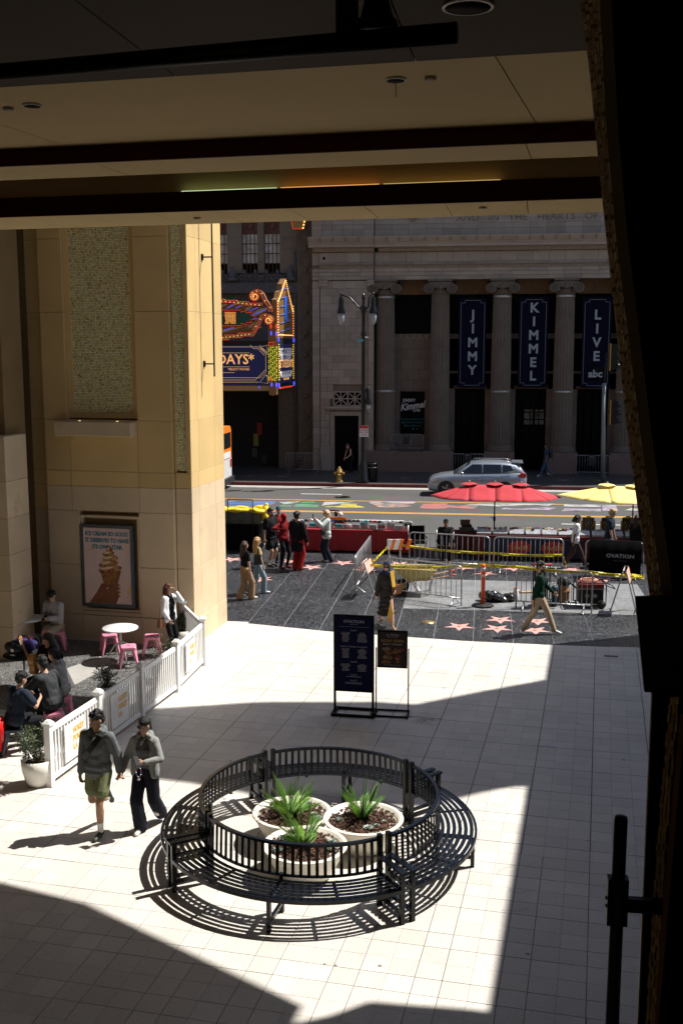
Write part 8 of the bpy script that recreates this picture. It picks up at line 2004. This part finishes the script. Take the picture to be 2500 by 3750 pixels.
strap(U, k, [(.11, .02, 1.485), (.05, .13, 1.36), (-.08, .14, 1.18), (-.18, .06, 1.05)], .07, 'chest_strap', 'strap_black', MAN)
hw = MAN.matrix_basis @ Vector(hd[1][0])
t, hd2, U2, k2 = person('woman in open grey cardigan, sunglasses and black wide trousers holding a phone while walking', FWL, -.12, 1.66, SK_L, topm=W_['tee_grey'], loose=.010, hem=.95, open_jacket=W_['cardigan'], botm=W_['navy_tr'], bw=(.108, .098, .105), shoem='shoe_white',
    la=(.085, .30, .15), ra=(-.06, -.10, .085), lf=-.6, rf=.05, lh=(.10, -.27, 1.16), rh=HANDW, headyaw=-.35, headpitch=.14, hair='black', hairstyle='pony', fem=True, vox=.0095, glasses=True, lcurl=.9, rcurl=.9, hood=True, lpole=(.9, .5, -.4))
WOM = t
pw_ = WOM.matrix_basis @ Vector(hd2[1][0])
ph = empty('phone', pw_ + Vector((-.045, -.035, .045)), .5, 'dark phone held in the hand of the woman in the grey cardigan', 'phone'); o = MB().box((0, 0, 0), (.075, .010, .15)).build('case', 'phone_black', ph); o.rotation_euler = (-.9, .2, .3)
bc = empty('bead_charm', pw_ + Vector((-.02, -.05, -.03)), 0, 'red and blue bead phone charm dangling below the phone', 'charm')
mb = {m: MB() for m in ('merch_red', 'merch_blue', 'merch_white')}
for q in range(16):
    a = q / 15 * 2 * pi; list(mb.values())[q % 3].ell((.035 * sin(a), 0, -.075 + .075 * cos(a)), .009, n=6, k=4)
for m, b_ in mb.items(): b_.build('beads', m, bc)
MB().lathe([(.02, 0), (.02, .006)], n=12).build('medal', 'merch_white', bc, (0, 0, -.18)).rotation_euler = (pi / 2, 0, 0)

# --- people on the sidewalk
q = at(888, 1441)
t, hd3, U3, k3 = person('woman in navy headscarf and long dark dotted dress with brown shoulder bag', (q.x - .02, q.y + .05, 0), .42, 1.62, SK_L, topm='dress_dots', loose=.02, hem=.84, bottom='dress', botm='dress_dots', shoem='shoe_tan', la=(.06, -.36, .085), ra=(-.06, .34, .12), rf=-.55, lf=.15,
    lh=(.20, -.12, 1.0), rh=(-.30, -.02, .82), scarf=W_['scarf'], hairstyle='hijab', fem=True, glasses=True, headyaw=-.5, skirt=('dress_dots', .90, .40, .17, .27, -.02), vox=.012)
HJ = t
bg_ = empty('shoulder_bag', HJ.matrix_basis @ Vector((.24, -.06, .93)), .6, 'brown leather shoulder bag of the woman in the headscarf', 'bag')
MB().prism([(-.12, -.10), (.12, -.10), (.14, .06), (.08, .12), (-.08, .12), (-.14, .06)], -.04, .04, None, 'y').build('pouch', 'bag_brown', bg_); MB().tube([(-.12, 0, .08), (-.2, .02, .35), (-.26, .04, .52)], .008, n=5).build('strap', 'bag_brown', bg_)
sc_ = MB().hexa([(.10, -.16, 1.02), (.20, -.11, 1.02), (.20, -.09, 1.02), (.10, -.14, 1.02), (.05, -.13, 1.40), (.17, -.08, 1.42), (.17, -.06, 1.42), (.05, -.11, 1.40)]).build('shawl_end', 'tote_yellow', HJ)
tb = empty('tote_bag', HJ.matrix_basis @ Vector((-.02, -.24, .42)), .3, 'yellow floral tote showing in the opening of the dark dress', 'bag'); MB().prism([(-.05, -.22), (.13, -.24), (.11, .0), (.03, .22)], -.02, .02, None, 'y').build('cloth', 'tote_yellow', tb)
q0, q1 = at(1209, 1453), at(1264, 1459); mid = (q0 + q1) / 2
t, hd4, U4, k4 = person('bearded man in dark green sweater and khaki trousers striding to the right', mid, 1.45, 1.76, SK_L, topm=W_['green'], loose=.012, hem=.88, botm=W_['khaki'], bw=(.098, .078, .062), shoem='shoe_white',
    la=(.05, -.36, .085), ra=(-.05, .36, .13), rf=-.55, lf=.18, lh=(.22, -.30, .98), rh=(-.22, .14, .86), headyaw=-.45, hair='dark', hairstyle='short', beard=True, glasses=True, vox=.012)
PG = t
c = PG.matrix_basis @ Vector(hd4[-1][0]); ph = empty('phone', c + Vector((.03, 0, -.08)), 1.4, 'phone in the hand of the man in the green sweater', 'phone'); MB().box((0, 0, 0), (.07, .010, .14)).build('case', 'phone_black', ph)
q = at(563, 1378)
person('woman with long brown hair, black top and tan trousers seen from behind', (q.x, q.y + .05, 0), 2.35, 1.62, SK_L, topm=W_['black'], sleeve='short', loose=.006, hem=.97, botm=W_['tan'], bw=(.110, .095, .105), shoem='shoe_white', la=(.07, .16, .10), ra=(-.07, -.16, .085), lf=-.3, lh=(.28, -.10, .84), rh=(-.25, -.02, .86), hair='brown', hairstyle='long', fem=True, vox=.012)
q = at(592, 1364)
t, hd5, _, _ = person('woman with curly fair hair, mustard top and pale jeans walking beside the pier', (q.x, q.y + .05, 0), 2.0, 1.60, SK_L, topm=W_['yellow_top'], sleeve='short', loose=.008, hem=.95, botm=W_['jeans'], bw=(.098, .085, .092), shoem='shoe_white', la=(.06, .30, .16), ra=(-.06, -.16, .085), lf=-.7, lh=(.24, -.10, .84), rh=(-.22, -.12, .86), hair='blond', hairstyle='curls_long', fem=True, vox=.012, glasses=True)
bg_ = empty('shoulder_bag', t.matrix_basis @ Vector((-.20, .05, 1.02)), .3, 'black shoulder bag of the woman in pale jeans', 'bag'); MB().prism([(-.11, -.16), (.11, -.16), (.09, .12), (-.09, .12)], -.04, .04, None, 'y').build('pouch', 'strap_black', bg_); MB().tube([(0, 0, .1), (.05, 0, .4)], .012, n=5).build('strap', 'strap_black', bg_)
q = at(622, 1301)
person('bearded man in black t-shirt and long black shorts posing in the group', (q.x, q.y, 0), 1.1, 1.84, SK_L, topm=W_['black'], sleeve='short', loose=.045, hem=.80, bottom='shorts', botm=W_['black'], shoem='shoe_dark', sockm='sock_white', lh=(.22, -.20, .98), rh=(-.30, 0, .80), hair='dark', hairstyle='short', beard=True, glasses=True, vox=.013, belly=.04, skirt=(W_['black'], .86, .58, .20, .20, 0))
q = at(634, 1296)
person('person in dark blue cap and red top standing behind the man in black', (q.x + .02, q.y + .40, 0), .4, 1.80, SK_L, topm=W_['red'], loose=.010, hem=.86, botm=W_['navy'], scarf=W_['blue_dim'], hairstyle='cap', rh=(-.32, -.22, 1.15), lh=(.26, -.1, .85), vox=.014)
q = at(652, 1305)
person('performer in plain dark red top, red hood and black trousers with red boots', (q.x, q.y, 0), .9, 1.74, W_['darkred'], topm=W_['darkred'], loose=.006, hem=.88, botm=W_['black'], bw=(.085, .062, .046), shoem=W_['darkred'], sockm=W_['darkred'], rh=(-.40, -.28, 1.32), lh=(.22, -.22, .95), scarf=W_['red'], hairstyle='cap', vox=.013, la=(.13, 0, .085), ra=(-.13, 0, .085))
q = at(683, 1310)
person('performer in black long-sleeved tunic and red trousers seen from behind', (q.x, q.y, 0), 2.7, 1.82, SK_M, topm=W_['black'], loose=.03, hem=.70, botm=W_['red'], bw=(.105, .10, .085), shoem='shoe_dark', hair='black', hairstyle='curly', lh=(.16, -.22, .96), rh=(-.30, -.08, .86), vox=.013, skirt=(W_['black'], .88, .66, .18, .20, 0))
q = at(750, 1290)
t, hd6, _, _ = person('blond woman in white shirt and navy trousers holding up a phone to photograph the group', (q.x, q.y, 0), -1.15, 1.68, SK_L, topm=W_['palegreen'], loose=.035, hem=.80, botm=W_['navy'], bw=(.10, .082, .085), shoem='shoe_white', lh=(.10, -.36, 1.42), rh=(-.10, -.36, 1.40), hair='fair', hairstyle='bob', fem=True, glasses=True, vox=.013, la=(.09, .12, .085), lpole=(.6, .2, -.9), rpole=(-.6, .2, -.9))
ph = empty('phone', t.matrix_basis @ Vector((0, -.44, 1.46)), -1.15, 'phone held up by the blond woman in white', 'phone'); MB().box((0, 0, .03), (.075, .012, .15)).build('case', 'phone_black', ph)
bg_ = empty('shoulder_bag', t.matrix_basis @ Vector((.12, -.16, .95)), -.9, 'small black crossbody bag of the blond woman in white', 'bag'); MB().box((0, 0, 0), (.18, .07, .13)).build('pouch', 'strap_black', bg_); MB().tube([(-.07, 0, .06), (-.10, .02, .35), (-.02, .06, .50)], .008, n=5).build('strap', 'strap_black', bg_)
q = at(1318, 1303)
person('man in white t-shirt and dark trousers walking past the price banner', (q.x, q.y, 0), 1.5, 1.66, SK_D, topm=W_['white'], sleeve='short', loose=.030, hem=.84, botm=W_['brown_tr'], bw=(.095, .08, .07), shoem='shoe_dark', la=(.06, -.34, .085), ra=(-.06, .34, .14), rf=-.6, lh=(.24, .02, .82), rh=(-.24, .06, .82), headpitch=.35, hair='black', hairstyle='bob', vox=.013, lean=.08)
q = at(1400, 1310)
t, hd7, _, _ = person('young man with curly blond hair, navy t-shirt and jeans looking down at the stall', (q.x, t2y - .65, 0), 1.25, 1.80, SK_L, topm=W_['navy'], sleeve='short', loose=.022, hem=.88, botm=W_['jean_dark'], shoem='shoe_white', lh=(.22, -.14, .85), rh=(-.20, -.16, .84), headpitch=.55, hair='blond', hairstyle='curly', vox=.013, lean=.10)
ph = empty('phone', t.matrix_basis @ Vector((-.18, -.24, .82)), 1.2, 'phone in the hand of the young blond man', 'phone'); MB().box((0, 0, 0), (.07, .010, .14)).build('case', 'phone_black', ph)
q = at(1466, 1312)
person('person with long dark hair and black jacket, partly hidden by the slanted column', (q.x, t2y - .6, 0), 2.4, 1.64, SK_L, topm=W_['black'], loose=.03, hem=.82, botm=W_['black'], shoem='shoe_dark', hair='brown', hairstyle='long', fem=True, vox=.014)
# seated vendor in the folding chair
SEATP = dict(hip=.56, la=(.13, -.46, .085), ra=(-.13, -.46, .085), knee_l=(.1, -1, 1.0), knee_r=(-.1, -1, 1.0))
person('seated vendor in dark jacket and black cap on the folding chair', CH + Vector((0, .12, 0)), .05, 1.72, SK_D, topm=W_['black'], loose=.03, hem=.90, botm=W_['black'], shoem='shoe_tan', hairstyle='cap', scarf=W_['black'], lh=(.12, -.38, .64), rh=(-.12, -.38, .64), vox=.014, **SEATP)
# across the street
q = atY(1252, 1097, 57.4)
t, _, _, _ = person('man with backpack walking in shade by the theatre doors', (q.x, 57.4, .02), -1.45, 1.74, SK_D, topm=W_['blue_dim'], sleeve='short', loose=.02, hem=.86, botm=W_['jean_dark'], shoem='shoe_white', la=(.07, -.28, .085), ra=(-.07, .30, .13), rf=-.5, hair='dark', hairstyle='short', vox=.016)
bk = empty('backpack', t.matrix_basis @ Vector((0, .22, 1.2)), -1.45, 'dark backpack on the man by the theatre doors', 'backpack'); MB().prism([(-.15, -.22), (.15, -.22), (.16, .12), (.08, .24), (-.08, .24), (-.16, .12)], -.07, .10, None, 'y').build('pack', 'strap_black', bk)
q = atY(806, 1098, 57.6)
person('dim figure with bare arms leaning by the stage door across the street', (q.x, 57.7, .02), -.9, 1.66, SK_L, topm=W_['black'], sleeve=None, loose=.01, hem=.88, botm=W_['black'], shoem='shoe_dark', hair='auburn', hairstyle='short', lean=.35, lh=(.22, -.40, .95), rh=(-.2, -.35, .8), vox=.016)

# --- cafe
def on_stool(s_, lab, rz, H, **k_):
    base = dict(hip=.575, la=(.12, -.40, .085), ra=(-.12, -.40, .085), knee_l=(.15, -1, 1.0), knee_r=(-.15, -1, 1.0)); base.update(k_)
    return person(lab, Vector((s_.location.x, s_.location.y, 0.005)), rz, H, **base)
sm_loc = S_MAN
t, hd8, _, _ = on_stool(S_MAN, 'young man in pale sweatshirt and beige shorts seated in shade looking at his phone', -.25, 1.76, sk=SK_L, topm=W_['sweat'], loose=.03, hem=.92, bottom='shorts', botm=W_['beige'], shoem='shoe_dark', sockm='sock_white', la=(-.06, -.50, .085), ra=(.05, -.46, .085), lh=(.05, -.32, .80), rh=(-.08, -.33, .80), headpitch=.6, lean=.18, hair='black', hairstyle='short', vox=.011)
ph = empty('phone', t.matrix_basis @ Vector((-.02, -.40, .84)), -.25, 'phone held by the seated young man in the sweatshirt', 'phone'); o = MB().box((0, 0, 0), (.075, .010, .15)).build('case', 'phone_black', ph); o.rotation_euler = (-.9, 0, 0)
text('print', 'BRUINS', .10, 'navy_print' if 'navy_print' in MATS else mat('navy_print', (.02, .025, .05), .7).name, t, (0, -.262, .90), rot=(pi / 2 - .18, 0, 0), depth=.001)
on_stool(S_JK, 'person in dark jacket seated with back to the fence, arm stretched to the left', -1.9, 1.78, sk=SK_L, topm=W_['darkgrey'], loose=.035, hem=.88, botm=W_['black'], bw=(.10, .08, .07), shoem='shoe_dark', lh=(.16, -.55, .86), rh=(-.18, -.40, .84), hair='black', hairstyle='short', lean=.30, vox=.011)
on_stool(S_HD, 'smiling woman in light grey hoodie seated at the cafe beside the guitarist', -1.75, 1.70, sk=SK_L, topm=W_['greyhood'], loose=.035, hem=.88, botm=W_['navy'], shoem='shoe_dark', hood=True, lh=(.14, -.36, .80), rh=(-.14, -.36, .80), hair='black', hairstyle='pony', fem=True, lean=.22, vox=.011)
gp = at(*c3p(268, 1330)); SG = copy_tree(st1, None, (gp.x - .05, gp.y + .55, .005), .2, 'pink stool hidden under the guitar player')
t, hd9, _, _ = on_stool(SG, 'long-haired guitar player in black seated in deep shade', -.6, 1.74, sk=SK_L, topm=W_['black'], loose=.03, hem=.88, botm=W_['black'], shoem='shoe_dark', hair='black', hairstyle='long', lh=(.40, -.30, 1.10), rh=(-.10, -.30, .88), headpitch=.35, vox=.012)
# acoustic guitar
mat('guitar_top', (.42, .19, .05), .3, spec=.5); mat('guitar_neck', (.16, .075, .03), .4)
g_ = empty('guitar', t.matrix_basis @ Vector((-.05, -.30, .86)), t.rotation_euler.z - .9, 'amber acoustic guitar held upright by the long-haired player', 'guitar')
tilt = Matrix.Rotation(-1.0, 3, 'Y')
prof = [(.17 + .03 * cos(2 * pi * q / 28 * 2) if True else 0) for q in range(28)]
body_pts = [(.24 * cos(2 * pi * q / 28) * 1.0, (.185 if cos(2 * pi * q / 28) < 0 else .145) * sin(2 * pi * q / 28) * (1 - .25 * math.exp(-((cos(2 * pi * q / 28) - .15) / .22) ** 2))) for q in range(28)]
for nm, m, y0_, y1_, sc_2 in (('body', 'guitar_top', -.05, .05, 1.0),):
    o = MB().prism([(x * sc_2, z * sc_2) for x, z in body_pts], y0_, y1_, None, 'y').build(nm, m, g_); o.rotation_euler = (0, -.9, 0)
o = MB().b2((.22, -.062, -.027), (.66, -.042, .027)).build('neck', 'guitar_neck', g_); o.rotation_euler = (0, -.9, 0)
o = MB().b2((.66, -.065, -.04), (.84, -.045, .04)).build('headstock', 'guitar_top', g_); o.rotation_euler = (0, -.9, 0); hs_ = o
for q in range(3):
    for s_ in (-1, 1): MB().ell((.69 + q * .05, -.055, s_ * .052), .013, n=6, k=4).build('tuning_peg', 'merch_white', hs_)
o = MB().lathe([(.05, 0), (.05, .004)], n=18).build('sound_hole', 'black_soft', g_, (.06, -.051, .0)); o.rotation_euler = (pi / 2, 0, 0); o.location = Matrix.Rotation(-.9, 3, 'Y') @ Vector((.06, -.051, 0))
# person on the blue stool at the left edge, and the shaded table guest
on_stool(S_BL, 'person in dark clothes on the blue stool at the left edge, seen from behind', 2.6, 1.72, sk=SK_L, topm=W_['navy'], sleeve='short', loose=.03, hem=.86, botm=W_['black'], shoem='shoe_dark', hair='black', hairstyle='short', lh=(.20, -.40, .90), rh=(-.2, -.40, .90), lean=.25, vox=.012)
q = at(*c3p(95, 900)); SC2 = copy_tree(st1, None, (q.x - .25, q.y + .45, .005), .1, 'pink stool almost hidden behind the stone pier'); 
on_stool(SC2, 'person in black at the shaded round table, mostly hidden by the stone pier', 1.2, 1.74, sk=SK_L, topm=W_['black'], loose=.03, hem=.88, botm=W_['black'], shoem='shoe_dark', hair='black', hairstyle='short', lh=(.05, -.52, .82), rh=(-.12, -.50, .82), lean=.25, vox=.012)
# cafe low table with bags in front of the dark group
q = at(*c3p(150, 1180)); 
t = empty('bag_pile_table', (q.x, q.y + .1, .005), .2, 'low dark cafe table in shade among the seated friends', 'table'); MB().lathe([(.38, .68), (.40, .70), (.40, .72), (.01, .722)], n=28).build('table_top', 'black_soft', t); MB().tube([(0, 0, .02), (0, 0, .69)], .025, n=10).build('column', 'steel', t); MB().lathe([(.26, 0), (.25, .02), (.03, .05)], n=24).build('base', 'steel', t)
def lumpy(name, loc, r, m, lab, cat, seed, extra=None):
    random.seed(seed); t = empty(name, loc, random.uniform(-.4, .4), lab, cat); mb = MB()
    for q_ in range(12): mb.ell((random.uniform(-r[0], r[0]) * .55, random.uniform(-r[1], r[1]) * .55, r[2] + random.uniform(-r[2], r[2]) * .35), (r[0] * random.uniform(.4, .7), r[1] * random.uniform(.45, .7), r[2] * random.uniform(.45, .7)), n=8, k=6)
    o = mb.build('fabric', m, t); rm = o.modifiers.new('r', 'REMESH'); rm.mode = 'VOXEL'; rm.voxel_size = .018; return t
mat('bag_purple', (.035, .025, .16), .6, var=.3, scale=12, dark=(.22, .07, .04), dscale=9, dthr=.58)
t = lumpy('duffel_bag', (q.x - .05, q.y + .25, .73), (.28, .16, .13), 'bag_purple', 'purple patterned duffel bag lying on the cafe table in shade', 'bag', 3)
MB().tube([(-.15, 0, .22), (-.1, -.02, .33), (.1, -.02, .33), (.15, 0, .22)], .014, n=6).build('handle', 'strap_black', t)
t = lumpy('backpack', (q.x - .05, q.y - .12, .73), (.22, .16, .16), 'strap_black', 'black backpack with small white tags on the cafe table', 'backpack', 4); MB().b2((.0, -.17, .14), (.06, -.165, .20)).build('tag', 'merch_white', t); MB().b2((-.02, -.17, .06), (.08, -.165, .09)).build('tag', 'merch_grey', t)
# woman in the white cardigan standing by the fence
q = at(*c3p(1085, 955))
t, hd10, _, _ = person('woman with long auburn hair and white cardigan standing inside the fence, hand to her face', (q.x, q.y, .005), 1.25, 1.63, SK_L, topm=W_['black'], loose=.014, hem=.84, open_jacket=W_['white'], botm=W_['black'], bw=(.085, .065, .05), shoem='shoe_dark', hair='auburn', hairstyle='long', fem=True, lh=(.07, -.17, 1.54), rh=(-.20, -.14, .92), lpole=(.4, -.3, -1), vox=.0115)
bg_ = empty('handbag', t.matrix_basis @ Vector((-.24, .02, .80)), 1.2, 'dark handbag of the woman in the white cardigan', 'bag'); MB().prism([(-.12, -.1), (.12, -.1), (.10, .08), (-.10, .08)], -.05, .05, None, 'y').build('pouch', 'bag_brown', bg_); MB().tube([(-.08, 0, .08), (0, .02, .5), (.08, 0, .08)], .008, n=5).build('strap', 'bag_brown', bg_)
for o in list(bpy.data.objects):
    if '_k' in o.keys(): del o['_k']
bpy.data.scenes.remove(TMP)
